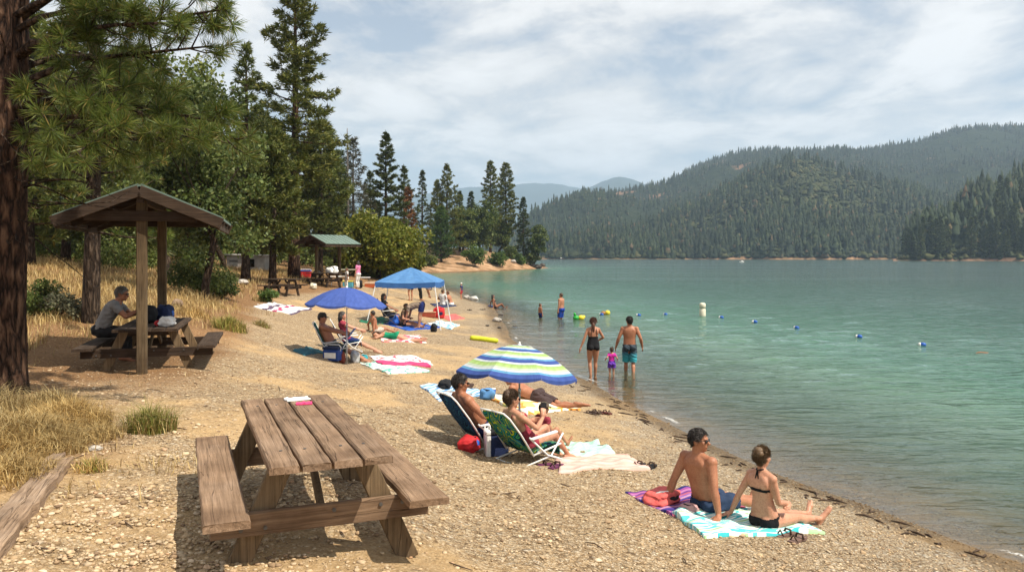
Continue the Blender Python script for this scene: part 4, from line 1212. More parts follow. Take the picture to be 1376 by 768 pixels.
MT_BROWN = M_plain('brown_rubber', (.06, .035, .025), .8, .3, 18)
MT_DGLASS = M_plain('dark_glass', (.006, .006, .007), .12, .1, 5, spec=.6)
MT_ROCK = M_plain('pale_rock', (.40, .37, .33), .9, .3, 5, .6, 16)
MT_ROCKD = M_plain('dark_wet_rock', (.06, .05, .042), .7, .4, 6, .6, 16)
MT_TAN = M_plain('tan_cloth', (.40, .29, .19), .9, .15, 20, .3)

def plank(mb, c, w, l, h, seed, axis='y', rough=.003, seg=16, chip=.012):
    """one weathered board with uneven edges and worn ends"""
    r = random.Random(seed)
    vs, fs = [], []
    cx, cy, cz = c
    for i in range(seg + 1):
        q = i / seg; y = -l / 2 + l * q
        e = chip if i in (0, seg) else 0
        wl = w / 2 + r.uniform(-rough, rough); wr = w / 2 + r.uniform(-rough, rough)
        zt = h / 2 + r.uniform(-rough, rough) * .35 - (e * .25)
        bv = .007 + r.random() * .005
        ring = [(-wl, -h / 2), (-wl, zt - bv), (-wl + bv, zt), (-w * .17, zt + r.uniform(-1, 1) * .0012), (w * .17, zt + r.uniform(-1, 1) * .0012), (wr - bv, zt), (wr, zt - bv), (wr, -h / 2)]
        for k, (x, z) in enumerate(ring):
            yy = y + (r.uniform(-e, e) * .5 if e else 0)
            vs.append((cx + x, cy + yy, cz + z) if axis == 'y' else (cx + yy, cy - x, cz + z))
    n = 8
    for i in range(seg):
        for k in range(n):
            k2 = (k + 1) % n
            fs.append((i * n + k, i * n + k2, (i + 1) * n + k2, (i + 1) * n + k))
    fs.append(tuple(range(n))); fs.append(tuple(seg * n + k for k in reversed(range(n))))
    mb.add(vs, fs)

def picnic_table(label, loc, rz, Lt=2.4, Wt=.74, top=.75, bench=.45, bx=.62, bw=.27, group=None, mats=None, seed=1, nplank=4):
    my, mx, ml = mats or (W_NEAR_Y, W_NEAR_X, W_LEG)
    o = thing('picnic_table', label, 'picnic table', loc, rz, group)
    m = MB(); gap = .014; pw = (Wt - gap * (nplank - 1)) / nplank
    for k in range(nplank):
        plank(m, (-Wt / 2 + pw / 2 + k * (pw + gap), random.Random(seed + k).uniform(-.012, .012), top - .024), pw, Lt, .048, seed * 10 + k)
    tname = m.build('tabletop', my, o).name
    if seed == 3:
        tt = o.children[0] if False else bpy.data.objects[tname]
        for k in range(nplank):
            for yy in (-Lt / 2 + .38, Lt / 2 - .38):
                m = MB(); xx = -Wt / 2 + pw / 2 + k * (pw + gap) + .02 * (-1) ** k; m.tube([(xx, yy, top - .006), (xx, yy, top + .004)], .011, 8); m.build('bolt', MT_STEEL, tt)
    for s in (-1, 1):
        m = MB(); plank(m, (s * bx, 0, bench - .024), bw, Lt, .05, seed * 10 + 7 + s); m.build('bench_seat', my, o)
    for s in (-1, 1):
        y = s * (Lt / 2 - .38)
        xb = Wt / 2 + .20
        for q in (-1, 1):
            m = MB(); m.bar((q * xb, y, -.12), (q * (Wt / 2 - .13), y, top - .052), .05, .14, (q, 0, .3), .006); m.build('leg', ml, o)
        m = MB(); plank(m, (0, y - s * -.047, bench - .05 - .075), .042, 2 * bx + bw * .6, .145, seed * 10 + 20 + s, 'x', .003)
        st = m.build('stretcher', mx, o)
        for q in (-.42, -.3, .3, .42, .05):
            m = MB(); zz = bench - .125 + .03 * (1 if q > 0 else -1); m.tube([(q * 2 * bx, y + s * .047 - .022, zz), (q * 2 * bx, y + s * .047 - .030, zz)], .013, 8); m.build('bolt', MT_STEEL, st)
        m = MB(); m.box((0, y, top - .052 - .045), (Wt - .06, .045, .086), None, .006); m.build('cleat', mx, o)
        m = MB(); m.bar((0, y - s * .05, bench - .12), (0, s * .12, top - .06), .04, .085, (0, s, 1), .005); m.build('brace', ml, o)
    return o

near_rz = math.radians(22.4)
picnic_table('large weathered picnic table in the foreground with paper and a pink packet on top', (-1.535, 5.95, 1.285), near_rz, top=.68, bench=.385, bx=.605, bw=.26, seed=3)
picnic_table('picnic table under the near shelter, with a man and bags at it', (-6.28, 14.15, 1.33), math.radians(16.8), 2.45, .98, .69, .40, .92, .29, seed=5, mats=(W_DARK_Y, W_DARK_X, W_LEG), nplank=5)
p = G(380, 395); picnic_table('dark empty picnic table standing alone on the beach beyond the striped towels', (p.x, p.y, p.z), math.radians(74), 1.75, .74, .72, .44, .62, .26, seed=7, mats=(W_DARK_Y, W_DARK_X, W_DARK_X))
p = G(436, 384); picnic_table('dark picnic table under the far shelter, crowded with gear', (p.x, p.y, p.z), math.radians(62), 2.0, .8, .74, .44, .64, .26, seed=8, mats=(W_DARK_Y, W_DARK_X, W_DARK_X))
p = at((147 - CXP) / FPX * 40, 40); picnic_table('pale picnic table far back among the pines behind the near shelter', (p.x, p.y, p.z), math.radians(80), 1.8, .74, .74, .44, .62, .26, seed=9, mats=(W_LOG, W_LOG, W_LOG))

def shelter(label, loc, rz, hw=1.42, ly=1.66, ez=2.46, rise=.56, px_=1.23):
    o = thing('picnic_shelter', label, 'shelter', loc, rz)
    for s in (-1, 1):
        m = MB(); m.box((0, s * px_, (ez + rise - .2) / 2 - .15), (.15, .15, ez + rise - .2 + .3), None, .012); m.build('post', W_POST, o)
        m = MB(); m.box((0, s * (px_ + .105), ez + .045), (1.9 * hw / 1.42, .045, .16), None, .006); m.build('tie_beam', W_DARK_X, o)
    ridge = ez + rise
    for s in (-1, 1):
        # roof sheet with standing ribs
        m = MB()
        a0, a1 = V((0, -ly, ridge)), V((s * hw, -ly, ez)); b0, b1 = V((0, ly, ridge)), V((s * hw, ly, ez))
        t = V((0, 0, .03))
        m.add([a0, a1, b1, b0, a0 + t, a1 + t, b1 + t, b0 + t], [(0, 1, 2, 3), (7, 6, 5, 4), (0, 4, 5, 1), (1, 5, 6, 2), (2, 6, 7, 3)])
        for k in range(9):
            y = -ly + .02 + (2 * ly - .04) * k / 8
            m.bar(V((s * .02, y, ridge + .037)), V((s * hw, y, ez + .034)), .02, .014, (0, 0, 1), 0)
        m.build('roof', MT_ROOF, o)
        m = MB(); m.box((0, 0, 0), (.01, .01, .01))
        for y in (-ly + .05, -.6, .6, ly - .05):
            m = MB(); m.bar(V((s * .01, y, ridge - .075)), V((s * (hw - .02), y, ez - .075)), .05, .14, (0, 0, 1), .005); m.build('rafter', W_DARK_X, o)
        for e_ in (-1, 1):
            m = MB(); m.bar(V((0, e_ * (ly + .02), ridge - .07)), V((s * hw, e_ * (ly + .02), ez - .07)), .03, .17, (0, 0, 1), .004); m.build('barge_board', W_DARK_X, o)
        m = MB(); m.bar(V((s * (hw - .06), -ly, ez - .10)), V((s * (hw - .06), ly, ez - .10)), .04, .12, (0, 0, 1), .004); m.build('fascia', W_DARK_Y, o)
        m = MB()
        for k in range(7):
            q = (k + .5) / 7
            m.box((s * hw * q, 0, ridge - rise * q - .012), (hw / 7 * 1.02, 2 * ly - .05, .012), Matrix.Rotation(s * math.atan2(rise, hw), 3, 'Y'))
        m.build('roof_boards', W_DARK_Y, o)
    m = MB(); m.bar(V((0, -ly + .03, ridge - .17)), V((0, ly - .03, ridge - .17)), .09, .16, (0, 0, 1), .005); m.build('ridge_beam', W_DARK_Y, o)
    return o
shelter('near open picnic shelter on two posts with a pitched metal roof, man seated below', (-6.22, 13.92, 1.31), math.radians(16.7), 1.21, 1.5, 2.47, .5)
p = G(441, 381); shelter('far small picnic shelter with a green roof, beside the yellow green willow', (p.x, p.y, p.z), math.radians(-30), 1.2, 1.5, 2.3, .52, .95)

# ------------------------------------------------------------------ buildings
p = at((337 - CXP) / FPX * 54, 54, -.25)
o = thing('concrete_shed', 'low grey concrete shed with a dark opening behind the slim pine trunk', 'shed', p, math.radians(-8))
m = MB(); m.box((0, 0, .55), (2.7, 1.5, 1.1), None, .03); m.build('wall', MT_CONC, o)
m = MB(); m.box((.02, 0, 1.145), (2.95, 1.75, .09), Matrix.Rotation(.02, 3, 'Y'), .02); m.build('roof', MT_CONC, o)
m = MB(); m.box((.25, -.76, .62), (.75, .02, .5)); m.build('opening', MT_DGLASS, o)
m = MB(); m.box((-.85, -.76, .45), (.6, .02, .75)); m.build('door', M_plain('grey_door', (.16, .16, .15), .7), o)
p = G(565, 347, -.1)
hk = p.y / 147
o = thing('lakeside_hut', 'little brown hut with a pale roof between trees on the far shore', 'hut', p, math.radians(12)); o.scale = (hk * .95, hk * .95, hk * .95)
m = MB(); m.box((0, 0, 1.35), (2.4, 2.2, 2.7), None, .03); m.build('wall', W_DARK_X, o)
m = MB(); m.box((0, -.1, 2.83), (3.4, 3.0, .22), Matrix.Rotation(.1, 3, 'X'), .02); m.build('roof', MT_CONC, o)
m = MB(); m.box((.3, -1.115, 1.0), (.85, .04, 1.95)); m.build('door', MT_BLACK, o)

# ------------------------------------------------------------------ old timber, stump, stones
a, b = G(88, 614), G(-25, 752)
o = thing('old_timber', 'split grey squared timber lying along the lower left edge', 'timber', ((a.x + b.x) / 2, (a.y + b.y) / 2, (a.z + b.z) / 2 - .055), math.atan2(-(a.x - b.x), a.y - b.y))
m = MB(); Lg = (a - b).length
plank(m, (-.05, 0, .045), .105, Lg, .15, 31, 'y', .014, 22, .09); plank(m, (.055, -.12, .05), .095, Lg * .93, .15, 37, 'y', .012, 22, .11)
m.build('beam', W_LOG, o)
def rock(label, px, py, r, mat_, seed, name='rock', sink=.3, cat='rock', group=None, z=None):
    p = G(px, py) if z is None else V(W(px, py, z))
    rr = random.Random(seed)
    bm = bmesh.new(); bmesh.ops.create_icosphere(bm, subdivisions=3, radius=1)
    k = V((rr.uniform(0, 50), rr.uniform(0, 50), 3))
    for v in bm.verts:
        c = v.co.copy()
        f = 1 + .28 * mnoise.noise(c * 1.3 + k) + .12 * mnoise.noise(c * 3.1 + k)
        v.co = V((c.x * r[0] * f, c.y * r[1] * f, c.z * r[2] * f + r[2] * (1 - sink)))
    me = bpy.data.meshes.new(name); bm.to_mesh(me); bm.free()
    for q in me.polygons: q.use_smooth = len(me.polygons) > 2000
    o = link(name, me, None, mat_); o.location = p; o.rotation_euler = (0, 0, rr.random() * 6)
    return tag(o, label, cat, group)
rock('broken grey stump in the dry grass right of the near shelter', 238, 412, (.21, .12, .13), W_LOG, 1, 'stump', .2, 'stump')
rock('pale rock at the end of the split timber', 127, 605, (.062, .045, .03), MT_ROCK, 2)
rock('pale wide rock on the beach near the sitting woman at the waterline', 668, 432, (.27, .2, .12), MT_ROCK, 3)
rock('white boulder at the waterline right of the child in a pale cap', 637, 404, (.36, .25, .2), M_plain('white_rock', (.6, .58, .54), .9, .2, 5, .5, 12), 4)
rock('flat tan boulder beside the child in a pale cap', 627, 401, (.34, .25, .15), MT_ROCK, 5)
for i, (px, py, s) in enumerate([(690, 417, .16), (673, 424, .15), (691, 432, .12), (692, 440, .14), (655, 438, .11), (671, 441, .12), (677, 416, .2)]):
    rock('small dark stone at the waterline beyond the yellow foam float', px, py, (s, s * .7, s * .42), MT_ROCKD, 20 + i, 'dark_stone', .4, 'stone', 'dark stones at the waterline')
for i, (px, py, s) in enumerate([(702, 352, 1.2), (716, 354, 1.0), (690, 353, .8), (729, 358, .9), (738, 359.2, .8), (706, 349, .7), (660, 352, 1.0), (722, 351, 1.1)]):
    rock('dark boulder on the orange bank near the tip of the point', px, py, (s, s * .8, s * .6), MT_ROCKD if i % 2 else MT_ROCK, 40 + i, 'bank_boulder', .4, 'rock', 'boulders on the point')
rock('white stone at the foot of the slim pine', 326, 382, (.36, .25, .16), MT_ROCK, 60)

# ------------------------------------------------------------------ umbrellas and tent
def umbrella(label, base, top, rad, rise, tilt, mat_, rz=0, n=8, polemat=MT_POLE, sub=7, val=.055):
    o = thing('beach_umbrella', label, 'umbrella', base, rz)
    base = V(base)
    Hh = top - base.z
    R = Matrix.Rotation(tilt[0], 3, 'X') @ Matrix.Rotation(tilt[1], 3, 'Y')
    hub = V((0, 0, Hh - rise * .2))
    apex = V((0, 0, Hh))
    vs, fs, uv = [apex], [], [(0, 0)]
    rings = 10; seg = n * sub
    def pt(r, k):
        a = 2 * PI * k / seg; ph = (k % sub) / sub
        # straight hem between the ribs, cloth sagging a little between them
        c = math.cos(PI / n) / math.cos((ph - .5) * 2 * PI / n)
        rr = rad * r * c
        z = -rise * (r ** 1.75) - .035 * rad * r * r * math.sin(PI * ph)
        return apex + R @ V((rr * math.cos(a), rr * math.sin(a), z))
    for i in range(1, rings + 1):
        for k in range(seg): vs.append(pt(i / rings, k)); uv.append((i / rings, (k % sub) / sub))
    for k in range(seg): fs.append((0, 1 + k, 1 + (k + 1) % seg))
    for i in range(rings - 1):
        for k in range(seg):
            k2 = (k + 1) % seg
            fs.append((1 + i * seg + k, 1 + (i + 1) * seg + k, 1 + (i + 1) * seg + k2, 1 + i * seg + k2))
    # hanging hem
    b0 = 1 + (rings - 1) * seg; n0 = len(vs)
    for k in range(seg):
        ph = (k % sub) / sub
        vs.append(vs[b0 + k] + R @ V((0, 0, -val * (1 - .55 * (2 * abs(ph - .5)) ** 3)))); uv.append((1.005, ph))
    for k in range(seg):
        k2 = (k + 1) % seg; fs.append((b0 + k, n0 + k, n0 + k2, b0 + k2))
    m = MB(); m.add(vs, fs, uv); cv = m.build('canopy', mat_, o, False)
    for i_, pl in enumerate(cv.data.polygons): pl.use_smooth = False
    m = MB(); m.tube([(0, 0, -.2), (0, 0, Hh * .5)], .017, 10); m.tube([(0, 0, Hh * .5), V((0, 0, Hh - .02))], .014, 10)
    m.tube([(0, 0, Hh * .5 - .03), (0, 0, Hh * .5 + .03)], .023, 10); m.build('pole', polemat, o, True)
    m = MB()
    for k in range(n):
        e = pt(1, k * sub); mid = pt(.55, k * sub)
        m.tube([apex + V((0, 0, -.03)), pt(.5, k * sub) + V((0, 0, -.015)), e + V((0, 0, -.01))], .005, 5)
        m.tube([V((0, 0, Hh - rise - .12)), mid + V((0, 0, -.015))], .004, 5)
    m.build('ribs', MT_WHITE, cv)
    m = MB(); m.lathe([(.004, .05), (.010, .046), (.013, .03), (.014, .012), (.03, .006), (.034, -.010)], 12, apex, R); m.build('finial', MT_WHITEC, cv, True)
    return o
US = M_pattern('striped_umbrella_cloth', 'stripes', [(.06, .11, .37), (.06, .11, .37), (.62, .67, .74), (.36, .54, .18), (.42, .60, .22), (.55, .66, .52), (.64, .69, .75), (.14, .36, .60)], 3.3, .75, .1, 0, .3, -.93 * 3.3)
UB = M_pattern('blue_umbrella_cloth', 'stripes', [(.07, .125, .42), (.078, .135, .44)], 1, .7, .1, 1, .3)
p = G(698, 586); d_ = p.y
umbrella('blue, green and white striped beach umbrella above the couple in folding chairs', p, CAM_H - (463 - HOR) / FPX * d_, .95, .43, (math.radians(-4), math.radians(6)), US, .35)
p = G(466, 489); d_ = p.y
umbrella('plain deep blue beach umbrella shading a man in a green chair', p, CAM_H - (386 - HOR) / FPX * d_, .98, .42, (math.radians(-2), math.radians(2.5)), UB, .2)

def canopy_tent():
    p = G(552, 436)
    o = thing('canopy_tent', 'light blue pop up canopy tent on white slanted legs', 'canopy', (p.x, p.y, p.z), math.radians(-4))
    blue = M_pattern('light_blue_tent_cloth', 'stripes', [(.10, .25, .52), (.115, .275, .55)], 3, .7, .12, 1, .25)
    hw, ez, pz = 1.16, 1.72, 2.26
    m = MB()
    n = 10
    vs, uv, fs = [], [], []
    cs = [(-1, -1), (1, -1), (1, 1), (-1, 1)]
    for s_ in range(4):
        a, b = cs[s_], cs[(s_ + 1) % 4]; base = len(vs)
        for i in range(n + 1):
            r = i / n
            for k in range(n + 1):
                q = k / n
                x = (a[0] + (b[0] - a[0]) * q) * hw * r; y = (a[1] + (b[1] - a[1]) * q) * hw * r
                z = pz - (pz - ez) * (r ** 1.12) - .05 * r * math.sin(PI * q)
                vs.append((x, y, z)); uv.append((r, q))
        for i in range(n):
            for k in range(n):
                fs.append((base + i * (n + 1) + k, base + (i + 1) * (n + 1) + k, base + (i + 1) * (n + 1) + k + 1, base + i * (n + 1) + k + 1))
    m.add(vs, fs, uv); m.build('roof', blue, o, True)
    m = MB(); vs, uv, fs = [], [], []
    for s_ in range(4):
        a, b = cs[s_], cs[(s_ + 1) % 4]
        for k in range(n):
            i0 = len(vs)
            for q in (k / n, (k + 1) / n):
                x = (a[0] + (b[0] - a[0]) * q) * (hw + .006); y = (a[1] + (b[1] - a[1]) * q) * (hw + .006); z = ez - .05 * math.sin(PI * q)
                vs += [(x, y, z), (x, y, z - .2 + .012 * math.sin(q * 19))]; uv += [(.9, q), (1, q)]
            fs.append((i0, i0 + 2, i0 + 3, i0 + 1))
    m.add(vs, fs, uv); m.build('valance', M_pattern('tent_valance_cloth', 'stripes', [(.055, .16, .42)], 1, .7, .12, 1, .2), o)
    for sx_, sy_ in cs:
        m = MB(); gx, gy = sx_ * (hw + .26), sy_ * (hw + .2)
        wx = p.x + gx; wy = p.y + gy
        m.tube([(gx, gy, gz(wx, wy) - p.z - .02), (sx_ * (hw - .03), sy_ * (hw - .03), ez - .03)], .02, 6); m.build('leg', MT_WHITE, o)
    m = MB()
    for s_ in range(4):
        a, b = cs[s_], cs[(s_ + 1) % 4]
        for k in range(2):
            q0, q1 = k / 2, (k + 1) / 2
            P = lambda q, z: (((a[0] + (b[0] - a[0]) * q) * (hw - .04)), (a[1] + (b[1] - a[1]) * q) * (hw - .04), z)
            m.tube([P(q0, ez - .05), P(q1, ez - .3)], .011, 5); m.tube([P(q0, ez - .3), P(q1, ez - .05)], .011, 5)
    m.tube([(0, 0, ez - .35), (0, 0, pz - .02)], .018, 6)
    m.build('truss', MT_WHITE, o)
canopy_tent()

# ------------------------------------------------------------------ beach chairs
def chair_cloth(mb, p0, p1, w, sag, n=8, k=10):
    """cloth between two rails p0 (low) and p1 (high), width w along x"""
    vs, uv, fs = [], [], []
    p0, p1 = V(p0), V(p1); nrm = (p1 - p0).cross(V((1, 0, 0))).normalized()
    for i in range(n + 1):
        for j in range(k + 1):
            q, s_ = i / n, j / k
            c = p0.lerp(p1, q) + V(((s_ - .5) * w, 0, 0)) - nrm * (sag * math.sin(PI * q) * (.55 + .45 * math.sin(PI * s_)))
            if i == n: c -= (p1 - p0).normalized() * (.05 * (2 * abs(s_ - .5)) ** 3)
            vs.append(c); uv.append((s_, q))
    m0 = len(vs)
    vs += [v + nrm * .012 for v in vs[:m0]]; uv += uv[:m0]
    for i in range(n):
        for j in range(k):
            a = i * (k + 1) + j
            fs.append((a, a + 1, a + k + 2, a + k + 1)); fs.append((m0 + a, m0 + a + k + 1, m0 + a + k + 2, m0 + a + 1))
    def edge(a, b): fs.append((a, b, b + m0, a + m0))
    for j in range(k): edge(j + 1, j); edge(n * (k + 1) + j, n * (k + 1) + j + 1)
    for i in range(n): edge(i * (k + 1), (i + 1) * (k + 1)); edge((i + 1) * (k + 1) + k, i * (k + 1) + k)
    mb.add(vs, fs, uv)
def beach_chair(label, loc, rz, cloth, frame=MT_WHITE, w=.54, backtop=(-.50, .86), seat=.25, tilt=0, arm=None):
    o = thing('beach_chair', label, 'chair', loc, rz)
    o.rotation_euler = (tilt, 0, rz)
    hw = w / 2
    m = MB(); chair_cloth(m, (0, -.17, seat - .02), (0, backtop[0], backtop[1]), w - .03, .04); m.build('backrest', cloth, o, True)
    m = MB(); chair_cloth(m, (0, .27, seat + .05), (0, -.16, seat - .03), w - .03, -.05); m.build('seat', cloth, o, True)
    m = MB(); chair_cloth(m, (0, .285, seat - .10), (0, .28, seat + .045), w - .03, .0, 3); m.build('seat_flap', cloth, o, True)
    d = V((0, backtop[0] + .17, backtop[1] - seat)).normalized()
    for s in (-1, 1):
        x = s * hw
        m = MB()
        m.tube([(x, -.17, seat - .05), (x, -.17 + d.y * .35, seat + d.z * .35), (x, backtop[0] - d.y * .08, backtop[1] - d.z * .08), (x * .86, backtop[0] + d.y * .02, backtop[1] + d.z * .01), (0, backtop[0] + d.y * .03, backtop[1] + d.z * .02)], .012, 7)
        m.build('back_tube', frame, o, True)
        m = MB(); m.tube([(x, .30, seat + .045), (x, -.18, seat - .04)], .012, 7); m.tube([(x * 1.04, .33, seat + .18), (x * 1.04, .12, seat * .5), (x * 1.04, -.34, .012), (x * .5, -.36, .012), (0, -.36, .012)], .012, 7)
        m.tube([(x * 1.08, -.26, seat + .2), (x * 1.08, .05, seat * .6), (x * 1.08, .30, .012), (x * .5, .32, .012), (0, .32, .012)], .012, 7)
        m.build('leg_tube', frame, o, True)
        m = MB(); m.box((s * (hw + .03), -.02, seat + .20), (.055, .44, .025), Matrix.Rotation(.10, 3, 'X'), .01); m.build('armrest', arm or MT_WHITE, o, True)
    return o
CL_GREEN = M_pattern('green_swirl_cloth', 'rings', [(.03, .24, .08), (.55, .60, .05), (.01, .06, .24), (.08, .42, .18), (.01, .04, .07), (.03, .28, .40)], 2.2, trans=.45)
CL_NAVY = M_pattern('navy_leaf_cloth', 'rings', [(.008, .025, .10), (.015, .09, .22), (.01, .015, .05), (.03, .16, .28)], 3, trans=.35)
CL_TEAL = M_pattern('teal_leaf_cloth', 'rings', [(.01, .14, .12), (.03, .28, .22), (.01, .05, .08), (.14, .42, .3)], 3, trans=.35)
FACE = math.radians(-60)
CH_W = G(712, 617); CH_M = G(652, 598)
beach_chair('low beach chair in green, yellow and blue swirls under the woman with a phone', CH_W, math.radians(-50), CL_GREEN, seat=.17, backtop=(-.62, .70))
beach_chair('low beach chair in dark navy cloth under the man in sunglasses', CH_M, FACE, CL_NAVY, seat=.17, backtop=(-.62, .76))
CH_U = G(449, 479)
beach_chair('low beach chair in teal leaf cloth under the man with a cap', CH_U, math.radians(-82), CL_TEAL, seat=.2, backtop=(-.50, .86))
CH_V = G(470, 472)
beach_chair('low blue beach chair half hidden behind the man with a cap', CH_V, math.radians(-75), CL_NAVY)
CH_T = G(522, 436)
beach_chair('dark folding chair under the canopy tent', CH_T, math.radians(-82), MT_NAVY, frame=MT_STEEL, seat=.36, backtop=(-.42, 1.0))

# ------------------------------------------------------------------ towels
def towel(label, quad, mat_, name='beach_towel', cat='towel', seed=0, th=.018, bump=.022, nu=36, nv=22, group=None, lift=.0, wav=.02):
    r = random.Random(seed)
    P = [G(*q) for q in quad]
    ph = [r.uniform(0, 6) for _ in range(6)]
    c = sum((p for p in P), V()) / 4
    vs, uv, fs = [], [], []
    X, Y, E = [], [], []
    for i in range(nu + 1):
        for j in range(nv + 1):
            u, v = i / nu, j / nv
            b = (P[0] * (1 - u) + P[1] * u) * (1 - v) + (P[3] * (1 - u) + P[2] * u) * v
            x = b.x + wav * math.sin(v * 9 + ph[0]) * (1 if u in (0, 1) else .4); y = b.y + wav * math.sin(u * 11 + ph[1]) * (1 if v in (0, 1) else .4)
            e = math.sin(u * 8 + v * 5 + ph[2]) * math.sin(v * 7 - u * 3 + ph[3]) + .5 * math.sin(u * 19 + v * 13 + ph[4])
            X.append(x); Y.append(y); E.append(th + bump * max(-.4, e) + lift); uv.append((u, v))
    Z = ground(np.array(X), np.array(Y))
    vs = [(x - c.x, y - c.y, z + e - c.z) for x, y, z, e in zip(X, Y, Z, E)]
    n0 = len(vs)
    k = nv + 1
    for i in range(nu):
        for j in range(nv): a = i * k + j; fs.append((a, a + k, a + k + 1, a + 1))
    rim = [j for j in range(nv + 1)] + [i * k + nv for i in range(1, nu + 1)] + [nu * k + j for j in reversed(range(nv))] + [i * k for i in reversed(range(1, nu))]
    for a in rim: vs.append((vs[a][0], vs[a][1], vs[a][2] - th - bump - .03 - lift)); uv.append(uv[a])
    for q in range(len(rim)):
        q2 = (q + 1) % len(rim); fs.append((rim[q], rim[q2], n0 + q2, n0 + q))
    m = MB(); m.add(vs, fs, uv); o = m.build(name, mat_, None, True); o.location = c
    n_ = (P[1] - P[0]).cross(P[3] - P[0]).z
    if n_ < 0: o.data.flip_normals()
    return tag(o, label, cat, group)
T_PURP = M_pattern('purple_striped_towel', 'stripes', [(.03, .03, .16), (.28, .07, .26), (.42, .16, .34), (.16, .05, .22), (.40, .10, .16), (.22, .10, .32), (.46, .24, .36), (.08, .05, .24)], 2.6, axis=1)
T_TURQ = M_pattern('turquoise_leaf_towel', 'waves', [(.74, .78, .74), (.05, .42, .46), (.70, .77, .72), (.10, .50, .50), (.74, .78, .72), (.34, .58, .30)], 1.7, axis=1)
T_PINK = M_pattern('pale_pink_towel', 'stripes', [(.60, .38, .32), (.64, .44, .38), (.58, .36, .31), (.66, .48, .42)], 3, axis=1)
T_MINT = M_pattern('mint_towel', 'waves', [(.42, .66, .54), (.50, .70, .60), (.34, .60, .50)], 4, axis=1)
T_BW = M_pattern('blue_white_striped_towel', 'stripes', [(.66, .72, .76), (.16, .34, .62), (.50, .62, .74), (.22, .42, .66), (.72, .75, .76), (.10, .26, .56)], 3.2, axis=1)
T_ORG = M_pattern('orange_bordered_mat', 'blotch', [(.78, .72, .58), (.74, .30, .06), (.78, .74, .62), (.62, .60, .20), (.78, .72, .60)], 9)
T_SPOT = M_pattern('white_towel_red_spots', 'blotch', [(.76, .74, .72), (.76, .74, .72), (.76, .74, .72), (.50, .08, .12), (.76, .74, .72), (.40, .55, .55)], 14)
T_AQUA = M_pattern('white_towel_aqua_leaves', 'waves', [(.66, .72, .66), (.12, .42, .36), (.70, .74, .68), (.70, .74, .68)], 3, axis=1)
T_STR = M_pattern('white_towel_dark_red_bands', 'stripes', [(.74, .72, .72), (.74, .72, .72), (.10, .07, .12), (.74, .72, .72), (.42, .05, .14), (.74, .72, .72)], 1.4, axis=1)
T_BLUE = M_pattern('deep_blue_mat', 'stripes', [(.02, .08, .36), (.03, .10, .42)], 6, axis=1)
T_GRN = M_pattern('dark_green_mat', 'stripes', [(.02, .14, .08), (.05, .08, .06)], 4)
T_PW = M_pattern('pink_white_towel', 'blotch', [(.70, .62, .60), (.58, .10, .16), (.72, .66, .62), (.62, .24, .26)], 10)
towel('purple and magenta striped towel under the sitting man with his back turned', [(838, 660), (928, 656), (1003, 684), (906, 693)], T_PURP, seed=1)
towel('white and turquoise leaf patterned towel under the woman in a black bikini', [(901, 690), (1002, 675), (1106, 716), (944, 722)], T_TURQ, seed=2, lift=.012)
towel('pale pink towel at the feet of the woman with a phone', [(745, 616), (842, 611), (876, 632), (752, 636)], T_PINK, seed=3, lift=.006)
towel('mint green towel beyond the pale pink one', [(736, 600), (800, 592), (829, 611), (760, 616)], T_MINT, seed=4)
towel('blue and white striped towel left of the navy beach chair', [(565, 518), (618, 512), (652, 530), (590, 539)], T_BW, seed=5)
towel('white mat with orange edge under the man lying in dark shorts', [(648, 531), (736, 535), (779, 551), (702, 557)], T_ORG, seed=6, th=.03)
towel('white towel with red spots near the feet of the man with a cap', [(494, 477), (562, 480), (583, 491), (506, 487)], T_SPOT, seed=7)
towel('narrow hot pink towel between the white spotted and aqua towels', [(503, 485), (568, 489), (580, 494), (514, 490)], MT_PINK, seed=8, lift=.02)
towel('white towel with aqua leaves in front of the hot pink towel', [(482, 486), (508, 486), (578, 499), (522, 502)], T_AQUA, seed=9)
towel('teal cloth lying left of the blue cooler', [(393, 471), (416, 467), (436, 474), (410, 478)], M_plain('teal_cloth', (.03, .12, .15), .9, .2), seed=10)
towel('pink and white towel under the woman lying in a green swimsuit', [(505, 448), (562, 451), (574, 461), (514, 459)], T_PW, seed=11)
towel('deep blue mat on the ground under the canopy tent', [(509, 434), (546, 430), (592, 440), (548, 444)], T_BLUE, seed=12)
towel('dark green mat left of the deep blue mat', [(482, 432), (512, 425), (538, 432), (504, 437)], T_GRN, seed=13)
towel('blue and white patterned towel right of the white front tent leg', [(574, 435), (592, 430), (618, 437), (606, 442)], M_pattern('blue_blotch_towel', 'blotch', [(.20, .42, .58), (.66, .70, .70), (.34, .52, .62), (.70, .72, .70)], 9), seed=14)
towel('coral pink towel behind the red backpack', [(590, 425), (612, 422), (624, 428), (604, 431)], MT_CORAL, seed=15)
towel('white towel with dark and red bands, the upper one beside the lone dark picnic table', [(345, 409), (368, 406), (420, 415), (398, 418)], T_STR, seed=16, bump=.02)
towel('second white banded towel, nearer and overlapping the upper one', [(341, 412), (352, 410), (404, 419), (392, 423)], T_STR, seed=17, bump=.02, lift=.015)
towel('dark towel under the woman sitting at the waterline', [(655, 411), (664, 409), (678, 413), (668, 415)], MT_NAVY, seed=18)
towel('dark blanket under the two people sitting beyond the tent', [(578, 408), (600, 406), (614, 411), (590, 413)], MT_NAVY, seed=19)

